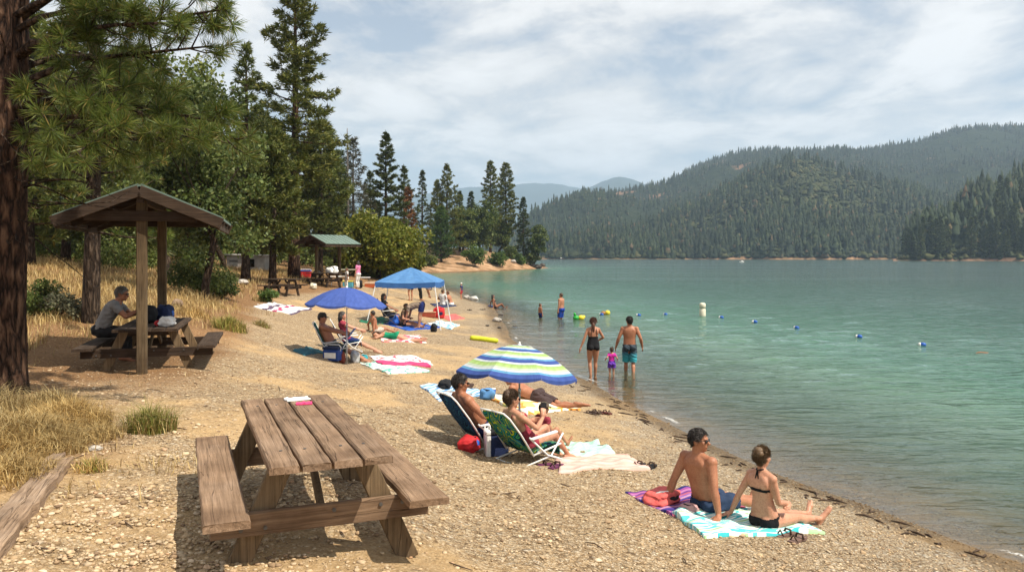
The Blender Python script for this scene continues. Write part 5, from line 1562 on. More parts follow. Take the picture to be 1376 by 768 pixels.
# ------------------------------------------------------------------ bags, coolers and small things
def bag(label, px, py, size, mat_, seed, name='bag', cat='bag', strap=None, trim=None, loc=None, rz=None):
    r = random.Random(seed)
    p = loc or G(px, py)
    o = thing(name, label, cat, p, r.uniform(0, 6) if rz is None else rz)
    bm = bmesh.new(); bmesh.ops.create_icosphere(bm, subdivisions=4, radius=1)
    k = V((r.uniform(0, 50), 1, 3))
    for v in bm.verts:
        c = v.co.copy()
        c = V((math.copysign(abs(c.x) ** .7, c.x), math.copysign(abs(c.y) ** .7, c.y), math.copysign(abs(c.z) ** .75, c.z)))
        f = 1 + .26 * mnoise.noise(c * 1.5 + k) + .16 * abs(mnoise.noise(c * 3.4 + k)) + .06 * mnoise.noise(c * 8 + k)
        v.co = V((c.x * size[0] / 2 * f, c.y * size[1] / 2 * f, max(-.01, c.z * size[2] / 2 * f + size[2] * .46)))
    me = bpy.data.meshes.new('body'); bm.to_mesh(me); bm.free()
    for q in me.polygons: q.use_smooth = True
    link('body', me, o, mat_)
    m = MB(); a = size[0] * .32
    m.tube([(-a, 0, size[2] * .80), (-a * .8, -size[1] * .2, size[2] * .97), (-a * .1, -size[1] * .34, size[2] * .93), (a * .7, -size[1] * .28, size[2] * .86), (a, -.02, size[2] * .76)], .012 if size[0] > .25 else .008, 6)
    m.build('strap', strap or MT_BLACK, o, True)
    if trim:
        m = MB(); m.ell((size[0] * .1, -size[1] * .36, size[2] * .45), (size[0] * .26, size[1] * .18, size[2] * .3)); m.build('pocket', trim, o, True)
    return o
def cooler(label, px, py, size, body, lid, name='cooler', rz=0.0, loc=None, stripe=None):
    o = thing(name, label, 'cooler', loc or G(px, py), rz)
    x, y, z = size
    m = MB(); m.box((0, 0, z * .41), (x, y, z * .82), None, .02); m.build('box', body, o)
    m = MB(); m.box((0, 0, z * .90), (x * 1.05, y * 1.05, z * .15), None, .015); m.build('lid', lid, o)
    m = MB(); m.tube([(-x * .5, 0, z * .7), (-x * .56, 0, z * .95), (-x * .42, 0, z * 1.14), (x * .42, 0, z * 1.14), (x * .56, 0, z * .95), (x * .5, 0, z * .7)], .012, 6); m.build('handle', MT_WHITEC, o, True)
    if stripe:
        m = MB(); m.box((0, -y / 2 - .004, z * .4), (x * .75, .01, z * .4), None, .003); m.build('panel', stripe, o)
    return o
bag('coral and white beach bag slumped on the purple striped towel', 889, 676, (.46, .30, .17), MT_CORAL, 1, strap=MT_WHITEC, trim=MT_BLACK)
bag('bunched pink and white cloth at the right end of the coral beach bag', 926, 686, (.19, .14, .08), M_pattern('mauve', 'stripes', [(.5, .3, .3)], 1), 2, name='cloth_bundle', cat='cloth')
bag('black bag on the blue and white striped towel', 598, 521, (.36, .24, .17), MT_BLACK, 3)
bag('red and blue bag on the ground behind the navy beach chair', 630, 606, (.36, .26, .2), MT_RED, 4, trim=MT_BLUE)
cooler('navy soft cooler with a white side between the two folding chairs', 668, 611, (.26, .24, .36), MT_NAVY, MT_BLACK, rz=.3)
cooler('white side table box in front of the navy beach chair', 655, 612, (.07, .22, .36), MT_WHITEC, MT_WHITEC, 'side_panel_box', rz=.2)
cooler('blue cooler with a white panel beside the teal beach chair', 447, 484, (.40, .28, .34), M_plain('cooler_blue', (.015, .05, .22), .6), MT_NAVY, rz=-.25, stripe=MT_WHITEC)
bag('dark red bag at the foot of the blue umbrella pole', 460, 488, (.16, .14, .28), M_plain('brick_cloth', (.22, .05, .03), .8), 6)
bag('plaid bag right of the blue umbrella pole', 477, 487, (.30, .2, .3), M_pattern('plaid', 'blotch', [(.4, .1, .1), (.1, .12, .3), (.5, .5, .5), (.3, .05, .06)], 12), 7)
bag('small turquoise bag at the feet of the man with a cap', 488, 484, (.28, .18, .16), M_plain('turq_cloth', (.03, .28, .32), .8, .3, 16), 8)
bag('black bag on the sand in front of the canopy tent leg', 583, 446, (.22, .2, .32), MT_BLACK, 9)
bag('red backpack with a dark round pocket behind the tent leg', 590, 427, (.50, .34, .5), MT_RED, 10, 'backpack', 'backpack', trim=MT_NAVY, rz=.3)
cooler('red brown cooler box between the bending person and the red backpack', 577, 426, (.62, .3, .26), M_plain('brown_red', (.34, .07, .04), .7), M_plain('tan_lid', (.55, .35, .22), .7), rz=-.1)
bag('bright blue bag beside the dark folding chair under the tent', 530, 437, (.42, .34, .44), MT_BLUE, 11)
bag('straw hat shaped basket on the deep blue mat', 538, 436, (.3, .3, .22), MT_TAN, 12, name='straw_basket', cat='basket')
SH = V((-6.28, 14.15, 1.33)); ca, sa = math.cos(math.radians(16.8)), math.sin(math.radians(16.8))
def on_table(x, y): return V((SH.x + x * ca - y * sa, SH.y + x * sa + y * ca, SH.z + .69))
bag('navy blue bag on the near shelter table behind the front post', 0, 0, (.34, .26, .30), MT_NAVY, 13, trim=MT_BLUE, loc=on_table(.12, .35))
bag('black bag on the near shelter table beside the navy bag', 0, 0, (.26, .24, .32), MT_BLACK, 14, loc=on_table(-.12, .1))
bag('crumpled white plastic bag on the near shelter table', 0, 0, (.26, .2, .16), MT_WHITEC, 15, loc=on_table(.28, -.75), strap=MT_WHITEC)
bag('small red snack bag on the near shelter table', 0, 0, (.14, .1, .09), MT_RED, 16, loc=on_table(.12, -.62), strap=MT_RED)
ncs, nsn = math.cos(near_rz), math.sin(near_rz)
def on_near(x, y): return V((-1.535 + x * ncs - y * nsn, 5.95 + x * nsn + y * ncs, 1.285 + .68))
def flat_sheet(name, label, cat, loc, rz, sx_, sy_, h, mat_, seed):
    r = random.Random(seed); m = MB(); vs, fs = [], []
    for i in range(7):
        for j in range(5):
            e = h * (.4 + .6 * r.random()) if (i + j) % 2 else h * .4
            vs.append(((i / 6 - .5) * sx_ + r.uniform(-.004, .004), (j / 4 - .5) * sy_ + r.uniform(-.004, .004), e))
    for i in range(6):
        for j in range(4): a = i * 5 + j; fs.append((a, a + 5, a + 6, a + 1))
    n0 = len(vs); rim = [0, 1, 2, 3, 4, 9, 14, 19, 24, 29, 34, 33, 32, 31, 30, 25, 20, 15, 10, 5]
    for a in rim: vs.append((vs[a][0], vs[a][1], .001))
    for q in range(len(rim)): q2 = (q + 1) % len(rim); fs.append((rim[q], rim[q2], n0 + q2, n0 + q))
    m.add(vs, fs); o = m.build(name, mat_, None); o.location = loc; o.rotation_euler = (0, 0, rz); return tag(o, label, cat)
flat_sheet('paper_sheet', 'crumpled white paper on the foreground picnic table', 'paper', on_near(.075, 1.0) + V((0, 0, .002)), near_rz + .2, .20, .13, .02, MT_PAPER, 1)
flat_sheet('packet', 'small pink packet on the foreground picnic table', 'packet', on_near(.10, .76) + V((0, 0, .002)), near_rz - .1, .13, .085, .022, MT_PINK, 2)

def sandals(label, px, py, mat_, seed, rz=0.3, size=.27):
    o = thing('sandals', label, 'sandals', G(px, py), rz)
    for s in (-1, 1):
        m = MB(); r = random.Random(seed + s)
        x0, y0, a = s * .08, r.uniform(-.08, .08), r.uniform(-.4, .4)
        R = Matrix.Rotation(a, 3, 'Z')
        out = [(.038, -.5), (.042, -.2), (.036, 0), (.047, .3), (.035, .47)]
        vs, fs = [], []
        for w_, t in out:
            for sx_ in (-1, 1):
                for zz in (.0, .028): vs.append(V((x0, y0, 0)) + R @ V((sx_ * w_, t * size, zz)))
        for i in range(4):
            a0 = i * 4; fs += [(a0 + 1, a0 + 3, a0 + 7, a0 + 5), (a0, a0 + 1, a0 + 5, a0 + 4), (a0 + 2, a0 + 6, a0 + 7, a0 + 3)]
        fs += [(0, 2, 3, 1), (16, 17, 19, 18)]
        m.add(vs, fs); q = m.build('sole', mat_, o)
        m = MB(); m.tube([V((x0, y0, 0)) + R @ V(c) for c in ((-.045, .1 * size, .02), (-.03, .14 * size, .065), (.03, .14 * size, .065), (.045, .1 * size, .02))], .012, 6)
        m.tube([V((x0, y0, 0)) + R @ V(c) for c in ((-.04, -.3 * size, .02), (0, -.32 * size, .08), (.04, -.3 * size, .02))], .009, 6)
        m.build('strap', MT_BROWN, o, True)
    return o
sandals('brown sandals lying in front of the turquoise towel', 1057, 724, M_plain('sandal_tan', (.16, .10, .08), .8, .4, 30), 1, -1.2)
sandals('dark sandals on the shingle right of the lying man', 794, 555, MT_BROWN, 2, .6)
sandals('dark red clogs beside the dark sandals', 809, 556, M_plain('maroon', (.10, .025, .02), .6), 3, 1.0, .25)
sandals('black sandals right of the pale pink towel', 867, 627, MT_BLACK, 4, -.8)
sandals('patterned flip flops under the green swirl chair', 738, 627, M_plain('flip', (.12, .03, .08), .7), 5, -.9)
sandals('dark shoes on the sand beyond the tent, right of the dark blanket', 630, 417, MT_BROWN, 6, 1.2)
sandals('dark shoes on the sand left of the sitting woman at the waterline', 648, 416, MT_BLACK, 7, 1.4)

# foam float, buoys, toys, boats
p = G(650, 459); q0, q1 = G(632, 456.5), G(669, 461)
o = thing('foam_float', 'lime yellow foam tube float lying on the beach', 'float', p)
m = MB(); a, b = q0 - p, q1 - p
m.tube([a + (b - a) * (k / 10) + V((0, .03 * math.sin(k * .6), .085)) for k in range(11)], [.06] + [.085] * 9 + [.06], 12); m.build('tube', MT_YEL, o, True)
def lane_float(label, px, py, rz, group):
    p = W(px, py, 0)
    o = thing('lane_float', label, 'buoy', p, rz, group)
    m = MB(); R = Matrix.Rotation(PI / 2, 3, 'Y')
    m.lathe([(.02, -.13), (.055, -.115), (.075, -.08), (.08, -.045)], 14, (0, 0, .03), R); m.build('white_half', MT_WHITEC, o, True)
    m = MB(); m.lathe([(.08, -.044), (.082, .04), (.075, .08), (.055, .115), (.02, .13)], 14, (0, 0, .03), R); m.build('blue_half', MT_BLUE, o, True)
    return o
FL = [(808, 423), (858, 424), (894, 423), (969, 427), (1014, 433), (1070, 441), (1154, 453), (1239, 464)]
labs = ['small float on the swim rope straight above the wading man, left of the others', 'blue and white float right of the wading man on the swim rope', 'blue and white float next left of the white marker buoy', 'blue and white float next right of the white marker buoy',
        'blue and white float, second right of the white marker buoy', 'blue and white float, third right of the white marker buoy', 'blue and white float second from the right end of the swim rope', 'blue and white float at the right end of the swim rope']
for i, (px, py) in enumerate(FL): lane_float(labs[i], px, py, -.65 + .3 * math.sin(i * 2.1), 'floats on the swim rope')
pts = [V(W(px, py, 0)) for px, py in FL]; pts.insert(3, V(W(944, 425, 0)))
m = MB(); rp = []
for i in range(len(pts) - 1):
    for k in range(8):
        q = k / 8; c = pts[i].lerp(pts[i + 1], q); rp.append(V((c.x, c.y + .25 * math.sin(q * PI) * (1 if i % 2 else -1), -.02 - .06 * math.sin(PI * q))))
rp.append(pts[-1] + V((0, 0, -.02)))
m.tube(rp, .012, 5); tag(m.build('swim_rope', M_plain('yellow_rope', (.42, .38, .16), .8), None), 'thin rope in the water joining the blue and white floats', 'rope')
o = thing('marker_buoy', 'white upright marker buoy standing in the swim rope', 'buoy', W(944, 424, 0), .2)
m = MB(); m.lathe([(.05, -.25), (.16, -.15), (.17, .0), (.165, .34), (.12, .40)], 16); m.build('float_body', MT_CREAM, o, True)
m = MB(); m.lathe([(.13, .40), (.165, .43), (.165, .62), (.12, .68), (.03, .70)], 16); m.build('top_cap', MT_CREAM, o, True)
o = thing('pool_toy', 'green and yellow floating toy near the man in blue shorts', 'toy', W(777, 429, 0), .3)
m = MB(); m.ell((-.12, 0, .08), (.16, .14, .13)); m.tube([(-.15, 0, .15), (-.2, 0, .3), (-.24, 0, .33)], [.07, .06, .04], 8); m.build('body', MT_GREENP, o, True)
m = MB(); m.ell((.16, 0, .08), (.17, .15, .14)); m.ell((.3, .02, .12), (.09, .09, .09)); m.build('ring', MT_YELP, o, True)
o = thing('pool_toy', 'yellow and brown floating toys beside the small float above the toddler', 'toy', W(815, 422.5, 0), .3)
m = MB(); m.ell((-.2, 0, .08), (.14, .12, .12)); m.build('brown_toy', M_plain('toy_brown', (.3, .15, .05), .5), o, True)
m = MB(); m.ell((.06, 0, .1), (.15, .13, .14)); m.build('yellow_toy', MT_YELP, o, True)
o = thing('drifting_branch', 'orange brown driftwood floating at the far right', 'driftwood', W(1320, 474, 0), .1)
m = MB(); m.tube([(-.26, 0, 0), (-.06, .04, .02), (.1, -.02, .01), (.26, .04, 0)], [.012, .022, .02, .01], 7); m.build('stick', M_plain('wet_wood', (.30, .11, .05), .7), o, True)
def boat(label, px, d, L_, rz, hullm):
    o = thing('motor_boat', label, 'boat', ((px - CXP) / FPX * d, d, 0), rz)
    m = MB(); vs, fs = [], []
    sec = [(-.5, .9), (-.25, 1), (.1, .98), (.35, .7), (.5, .05)]
    for t, w_ in sec: 
        b_ = L_ * .18 * w_
        vs += [(L_ * t, -b_, .16 * L_ * (1 + .25 * max(0, t))), (L_ * t, -b_ * .7, 0), (L_ * t, 0, -.05 * L_), (L_ * t, b_ * .7, 0), (L_ * t, b_, .16 * L_ * (1 + .25 * max(0, t)))]
    for i in range(4):
        for k in range(4): a = i * 5 + k; fs.append((a, a + 5, a + 6, a + 1))
        fs.append((i * 5 + 4, i * 5 + 9, i * 5 + 5, i * 5))
    fs.append((0, 1, 2, 3, 4))
    m.add(vs, fs); m.build('hull', hullm, o)
    m = MB(); m.box((0, 0, .26 * L_), (.3 * L_, .24 * L_, .14 * L_), None, .02 * L_); m.build('cabin', MT_WHITEC, o)
    return o
boat('tiny pale boat with a person far out below the brushy hill', 997, 400, 2.6, .4, MT_WHITEC)
boat('tiny dark boat near the far shore right of the point', 754, 690, 5.0, .1, M_plain('dark_hull', (.1, .06, .05), .6))

# ------------------------------------------------------------------ the crowded spot at the far shelter
def ftable(label, px, py, w, d, h, top, leg, rz=0):
    o = thing('folding_table', label, 'table', G(px, py), rz)
    m = MB(); m.box((0, 0, h), (w, d, .035), None, .01); m.build('tabletop', top, o)
    for sx_ in (-1, 1):
        for sy_ in (-1, 1):
            m = MB(); m.tube([(sx_ * w * .44, sy_ * d * .42, -.02), (sx_ * w * .40, sy_ * d * .38, h - .018)], .016, 5); m.build('leg', leg, o)
    return o
ftable('pale folding table right of the far shelter table', 455, 385, .95, .6, .58, MT_WHITEC, MT_WHITE, .2)
ftable('long pale table behind the pink dressed person at the far shelter', 470, 378, 1.3, .6, .78, MT_CREAM, MT_STEEL, .1)
ftable('small white table right of the pink dressed person', 489, 384, .75, .6, .55, MT_WHITEC, MT_STEEL, 0)
cooler('red cooler on the sand left of the far shelter', 411, 371, (.62, .4, .46), MT_RED, MT_BLUE, loc=at((411 - CXP) / FPX * 50, 50))
bag('dark backpack leaning by the left post of the far shelter', 426, 376, (.5, .35, .6), MT_BLACK, 21, 'backpack', 'backpack')
bag('pale bag on the far shelter table', 0, 0, (.42, .3, .34), MT_WHITEC, 22, loc=G(440, 384) + V((.1, .1, .72)))
bag('white box bag at the right end of the far shelter table', 0, 0, (.5, .34, .42), MT_WHITEC, 23, loc=G(447, 384) + V((0, .4, .72)))
cooler('blue and yellow cooler under the long pale table', 468, 386, (.6, .4, .4), M_plain('aqua_plastic', (.08, .32, .42), .5), MT_YELP)
bag('black bag under the small white table', 483, 387, (.4, .3, .5), MT_BLACK, 25)
cooler('orange red storage box right of the small white table', 498, 386, (.7, .4, .3), M_plain('rust_plastic', (.42, .10, .04), .6), M_plain('peach_lid', (.55, .34, .22), .6))
bag('white cap bag on the ground by the far shelter table', 421, 388, (.4, .3, .3), MT_CREAM, 26)
# ------------------------------------------------------------------ people: one continuous skin, clothes and hair fitted over it
def M_skin(name, col):
    m, nt, b = new_mat(name)
    tc = N(nt, 'ShaderNodeTexCoord')
    n1 = N(nt, 'ShaderNodeTexNoise'); n1.inputs['Scale'].default_value = 7; n1.inputs['Detail'].default_value = 4
    L(nt, tc.outputs['Object'], n1.inputs['Vector'])
    r = ramp(nt, n1.outputs[0], [(.3, (col[0] * .82, col[1] * .74, col[2] * .70)), (.7, (col[0] * 1.1, col[1] * 1.08, col[2] * 1.06))])
    n2 = N(nt, 'ShaderNodeTexNoise'); n2.inputs['Scale'].default_value = 2.6; n2.inputs['Detail'].default_value = 2; L(nt, tc.outputs['Object'], n2.inputs['Vector'])
    r2 = ramp(nt, n2.outputs[0], [(.35, (1.05, .98, .95)), (.65, (.94, .86, .82))])
    n3 = N(nt, 'ShaderNodeTexNoise'); n3.inputs['Scale'].default_value = 70; n3.inputs['Detail'].default_value = 3; L(nt, tc.outputs['Object'], n3.inputs['Vector'])
    r3 = ramp(nt, n3.outputs[0], [(.36, (.86, .80, .76)), (.55, (1.03, 1.02, 1.0))])
    L(nt, mixc(nt, 1.0, mixc(nt, 1.0, r.outputs[0], r2.outputs[0], 'MULTIPLY'), r3.outputs[0], 'MULTIPLY'), b.inputs['Base Color'])
    b.inputs['Roughness'].default_value = .5; b.inputs['Specular IOR Level'].default_value = .35
    b.inputs['Subsurface Weight'].default_value = .08; b.inputs['Subsurface Radius'].default_value = (.012, .005, .003); b.inputs['Subsurface Scale'].default_value = 1
    return m
SK_TAN = M_skin('tanned_skin', (.37, .185, .11)); SK_FAIR = M_skin('fair_skin', (.50, .295, .205)); SK_MID = M_skin('warm_skin', (.43, .235, .15)); SK_DEEP = M_skin('brown_skin', (.27, .14, .085))
def M_hair(name, c):
    m, nt, b = new_mat(name)
    tc = N(nt, 'ShaderNodeTexCoord'); mp = N(nt, 'ShaderNodeMapping'); mp.inputs['Scale'].default_value = (60, 60, 14); L(nt, tc.outputs['Object'], mp.inputs[0])
    n1 = N(nt, 'ShaderNodeTexNoise'); n1.inputs['Scale'].default_value = 1.5; n1.inputs['Detail'].default_value = 5; L(nt, mp.outputs[0], n1.inputs['Vector'])
    r = ramp(nt, n1.outputs[0], [(.3, tone(c, .5)), (.7, tone(c, 1.5))]); L(nt, r.outputs[0], b.inputs['Base Color']); b.inputs['Roughness'].default_value = .55
    bp = N(nt, 'ShaderNodeBump'); bp.inputs['Strength'].default_value = .7; bp.inputs['Distance'].default_value = .01; L(nt, n1.outputs[0], bp.inputs['Height']); L(nt, bp.outputs[0], b.inputs['Normal'])
    return m
HR_DARK = M_hair('dark_hair', (.018, .012, .009)); HR_BROWN = M_hair('brown_hair', (.065, .035, .018)); HR_BLOND = M_hair('dark_blond_hair', (.12, .072, .034)); HR_GREY = M_hair('grey_hair', (.16, .145, .125)); HR_RED = M_hair('auburn_hair', (.09, .035, .018))

def ik(a, b, l1, l2, pole):
    d = b - a; D = d.length
    if D > (l1 + l2) * .997: b = a + d.normalized() * (l1 + l2) * .997; d = b - a; D = d.length
    u = d.normalized(); x = (l1 * l1 - l2 * l2 + D * D) / (2 * D); h = math.sqrt(max(0, l1 * l1 - x * x))
    p = V(pole); p = p - u * p.dot(u)
    if p.length < 1e-5: p = frame_of(u)[0]
    return a + u * x + p.normalized() * h, b

class Info: pass
def person(label, loc, rz, H, pose, skin, wear=(), hair=None, hairm=HR_BROWN, vox=.012, fem=False, fat=1.0, group=None, glasses=False, cap=None, hs=None, eyes=False, curl=.5, extra=None):
    s = H / 1.75
    o = thing('person', label, 'person', loc, rz, group)
    cz, sz = math.cos(rz), math.sin(rz)
    loc = V(loc)
    def gl(x, y): return gz(loc.x + x * cz - y * sz, loc.y + x * sz + y * cz) - loc.z
    hs = hs or (1.05 if H > 1.5 else (1.12 if H > 1.1 else 1.28))
    g = pose.get
    pel = V(g('pel')) * s; neck = V(g('neck')) * s
    axis = neck - pel
    mid = (pel + neck) / 2 + V(g('bend', (0, 0, 0))) * s
    pf, cf = V(g('pf', (0, 1, 0))), V(g('cf', g('pf', (0, 1, 0))))
    upp, upc = (mid - pel).normalized(), (neck - mid).normalized()
    pf = (pf - upp * pf.dot(upp)).normalized(); cf = (cf - upc * cf.dot(upc)).normalized()
    rp, rc = pf.cross(upp), cf.cross(upc)
    hd = V(g('hd', (0, 0, 1))).normalized(); hf = V(g('hf', tuple(cf))); hf = (hf - hd * hf.dot(hd)).normalized(); hr = hf.cross(hd)
    bw = .152 if fem else .184
    m = MB()
    # torso
    T = [-.17, -.10, 0, .12, .26, .42, .58, .72, .84, .94, 1.0, 1.05]
    if fem: HW = [.055, .125, .172, .166, .145, .124, .132, .146, .145, .112, .068, .05]; HD = [.05, .085, .110, .105, .092, .082, .092, .098, .092, .075, .055, .048]
    else: HW = [.055, .115, .162, .162, .156, .154, .168, .186, .184, .138, .08, .058]; HD = [.05, .085, .108, .106, .104, .104, .114, .118, .110, .086, .064, .056]
    def bez(t):
        tc = t
        return pel * (1 - tc) ** 2 + mid * (2 * tc * (1 - tc)) * 1.0 + neck * tc * tc if 0 <= t <= 1 else (pel + (mid - pel) * 2 * t if t < 0 else neck + (neck - mid) * 2 * (t - 1))
    n = 18; vs, fs = [], []
    cs = []
    for t, w, d in zip(T, HW, HD):
        c = bez(t); q = min(1, max(0, t)); r_ = rp.lerp(rc, q).normalized(); f_ = pf.lerp(cf, q).normalized()
        cs.append(c)
        fk = 1 + (fat - 1) * math.exp(-((t - .3) / .3) ** 2)
        for k in range(n):
            a = 2 * PI * k / n
            ca_, sa_ = math.cos(a), math.sin(a)
            x = math.copysign(abs(ca_) ** .85, ca_); y = math.copysign(abs(sa_) ** .85, sa_)
            vs.append(c + r_ * (x * w * s * fk) + f_ * (y * d * s * fk * (1.12 if (fat > 1.05 and y > 0) else 1)))
    for i in range(len(T) - 1):
        for k in range(n):
            k2 = (k + 1) % n; fs.append((i * n + k, i * n + k2, (i + 1) * n + k2, (i + 1) * n + k))
    fs.append(tuple(reversed(range(n)))); fs.append(tuple((len(T) - 1) * n + k for k in range(n)))
    m.add(vs, fs)
    bones = [('torso', None, None, 0)]
    fr = max(.0092 * s, vox * .95)
    # chest, blades, glutes
    ch = bez(.72)
    if fem:
        for q in (-1, 1): m.ell(ch + rc * (q * .068 * s) + cf * (.085 * s), (.056 * s, .056 * s, .056 * s))
    else:
        for q in (-1, 1): m.ell(bez(.78) + rc * (q * .075 * s) + cf * (.062 * s), (.085 * s, .05 * s, .06 * s), Matrix((rc, cf, upc)).transposed())
    for q in (-1, 1):
        m.ell(bez(.78) + rc * (q * .085 * s) - cf * (.062 * s), (.062 * s, .045 * s, .085 * s), Matrix((rc, cf, upc)).transposed())
        m.ell(bez(-.02) + rp * (q * .075 * s) - pf * (.058 * s), (.088 * s, .085 * s, .09 * s), Matrix((rp, pf, upp)).transposed())
    J = {}
    for q, sd_ in ((1, 'R'), (-1, 'L')):
        sh = neck - upc * (.06 * s) + rc * (q * bw * s) + V(g('sh' + sd_, (0, 0, 0))) * s
        w, pole = g('a' + sd_)[:2]
        w = V(w) * s
        if g('hg'): w.z += gl(w.x, w.y)
        el, w = ik(sh, w, .285 * s, .255 * s, pole)
        k = .93 if fem else 1.16
        m.cap(neck + rc * (q * .03 * s) - upc * .01 * s, sh, .048 * s, .05 * s)
        m.ell(sh, (.058 * s * k, .058 * s * k, .058 * s * k))
        m.cap(sh, sh.lerp(el, .45), .05 * s * k, .047 * s * k); m.cap(sh.lerp(el, .45), el, .047 * s * k, .037 * s * k)
        m.cap(el, el.lerp(w, .28), .037 * s * k, .041 * s * k); m.cap(el.lerp(w, .28), w, .041 * s * k, .0255 * s * k)
        hdv = V(g('a' + sd_)[2]).normalized() if len(g('a' + sd_)) > 2 else (w - el).normalized()
        pn = V(g('a' + sd_)[3]) if len(g('a' + sd_)) > 3 else rc * -q
        pn = (pn - hdv * pn.dot(hdv)).normalized(); sdv = hdv.cross(pn).normalized()   # pn: way the palm looks
        thumb = sdv * g('th' + sd_, -q)
        R = Matrix((sdv, pn, hdv)).transposed()
        m.ell(w + hdv * .05 * s, (.042 * s, max(.016 * s, vox), .055 * s), R)
        m.cap(w, w + hdv * .045 * s, .026 * s, .028 * s)
        c_ = g('curl' + sd_, curl)
        for i in range(4):
            b0 = w + hdv * (.085 * s) + sdv * ((i - 1.5) * .0205 * s)
            ln = (.075, .083, .078, .062)[i if q < 0 else 3 - i] * s
            d1 = (hdv + pn * (.45 * c_) + sdv * ((i - 1.5) * .07)).normalized(); d2 = (hdv + pn * (1.3 * c_)).normalized()
            m.cap(b0 - hdv * .02 * s, b0 + d1 * ln * .5, fr, fr * .95, 8); m.cap(b0 + d1 * ln * .5, b0 + d1 * ln * .5 + d2 * ln * .5, fr * .95, fr * .8, 8)
        t0 = w + hdv * .03 * s + thumb * .03 * s
        t1 = t0 + (thumb * .7 + hdv * .7 + pn * .2).normalized() * .04 * s
        m.cap(t0, t1, fr * 1.15, fr, 8); m.cap(t1, t1 + (hdv * .9 + thumb * .3 + pn * .25).normalized() * .032 * s, fr, fr * .85, 8)
        bones += [('ua' + sd_, sh, el, .045 * s), ('fa' + sd_, el, w, .034 * s), ('ha' + sd_, w, w + hdv * .16 * s, .03 * s)]
        J['w' + sd_], J['hd' + sd_], J['pn' + sd_] = w, hdv, pn
        # leg
        hp = pel - upp * (.03 * s) + rp * (q * .088 * s)
        a, pole, td = g('l' + sd_)
        a = V(a) * s; a.z += gl(a.x, a.y) if g('fg', True) else 0
        kn, a = ik(hp, a, .42 * s, .41 * s, pole)
        k = (1.05 if fem else 1.0) * (1 + (fat - 1) * .5)
        m.cap(hp, hp.lerp(kn, .4), .088 * s * k, .078 * s * k); m.cap(hp.lerp(kn, .4), kn, .078 * s * k, .052 * s)
        shd = (a - kn).normalized(); back = pel.lerp(kn, .5)
        bk = ((hp + a) / 2 - kn); bk = bk - shd * bk.dot(shd)
        bk = bk.normalized() * .012 * s if bk.length > 1e-4 else V()
        m.cap(kn, kn.lerp(a, .3) + bk, .050 * s, .055 * s * (1 if fem else 1.03)); m.cap(kn.lerp(a, .3) + bk, kn.lerp(a, .72), .055 * s, .038 * s); m.cap(kn.lerp(a, .7), a, .038 * s, .033 * s)
        td = V(td).normalized(); dn = shd - td * shd.dot(td); dn = dn.normalized() if dn.length > .05 else V((0, 0, -1))
        m.cap(a - td * .045 * s + dn * .038 * s, a + td * .06 * s + dn * .035 * s, .033 * s, .036 * s)
        m.cap(a + td * .02 * s + dn * .025 * s, a + td * .13 * s + dn * .052 * s, .036 * s, .03 * s)
        m.cap(a + td * .12 * s + dn * .055 * s + rp * (q * .012 * s), a + td * .175 * s + dn * .06 * s + rp * (q * .014 * s), .026 * s, max(.015 * s, vox)); m.cap(a + td * .12 * s + dn * .055 * s - rp * (q * .022 * s), a + td * .19 * s + dn * .06 * s - rp * (q * .022 * s), .026 * s, max(.016 * s, vox))
        bones += [('th' + sd_, hp, kn, .07 * s), ('sh' + sd_, kn, a, .045 * s), ('ft' + sd_, a, a + td * .17 * s + dn * .05 * s, .03 * s)]
        J['k' + sd_], J['an' + sd_] = kn, a
    # neck and head
    hh = .113 * s * hs
    nt_ = neck + (upc * .5 + hd * .5).normalized() * .066 * s
    hc = nt_ + hd * (.082 * s * hs) + hf * .018 * s
    m.cap(neck - upc * .02 * s, nt_ + hd * .03 * s, .058 * s * (.9 if fem else 1.12), .054 * s * (.88 if fem else 1.1))
    HR = Matrix((hr, hf, hd)).transposed()
    def hp_(x, y, z): return hc + HR @ V((x, y, z)) * s * hs
    k_ = s * hs
    m.ell(hp_(0, -.012, .022), (.074 * k_, .094 * k_, .09 * k_), HR, 18, 12)
    m.ell(hp_(0, .022, -.035), (.060 * k_, .066 * k_, .078 * k_), HR, 16, 10)
    m.ell(hp_(0, .058, -.088), (.028 * k_, .026 * k_, .024 * k_), HR)
    m.ell(hp_(0, .075, .022), (.05 * k_, .016 * k_, .014 * k_), HR)
    m.cap(hp_(0, .086, .005), hp_(0, .106, -.028), .009 * k_, .015 * k_, 8)
    m.ell(hp_(0, .083, -.060), (.026 * k_, .010 * k_, .011 * k_), HR)
    for q in (-1, 1):
        m.ell(hp_(q * .077, -.012, -.012), (max(.009 * k_, vox * .8), .019 * k_, .03 * k_), HR)
        m.ell(hp_(q * .042, .06, -.02), (.024 * k_, .022 * k_, .022 * k_), HR)
    # one skin
    tmp = m.build('tmp_body', None)
    md = tmp.modifiers.new('r', 'REMESH'); md.mode = 'VOXEL'; md.voxel_size = vox; md.use_smooth_shade = True
    ms = tmp.modifiers.new('s', 'SMOOTH'); ms.factor = .5; ms.iterations = 3
    dg = bpy.context.evaluated_depsgraph_get()
    me = bpy.data.meshes.new_from_object(tmp.evaluated_get(dg))
    old = tmp.data; bpy.data.objects.remove(tmp); bpy.data.meshes.remove(old)
    me.name = 'body'; body = link('body', me, o, skin)
    nv = len(me.vertices); co = np.empty(nv * 3, np.float32); me.vertices.foreach_get('co', co); co = co.reshape(-1, 3)
    nr = np.empty(nv * 3, np.float32); me.vertex_normals.foreach_get('vector', nr); nr = nr.reshape(-1, 3)
    li = np.empty(len(me.loops), np.int32); me.loops.foreach_get('vertex_index', li)
    lt = np.empty(len(me.polygons), np.int32); me.polygons.foreach_get('loop_total', lt)
    F = li.reshape(-1, 4) if (lt == 4).all() else None
    I = Info(); I.co = co
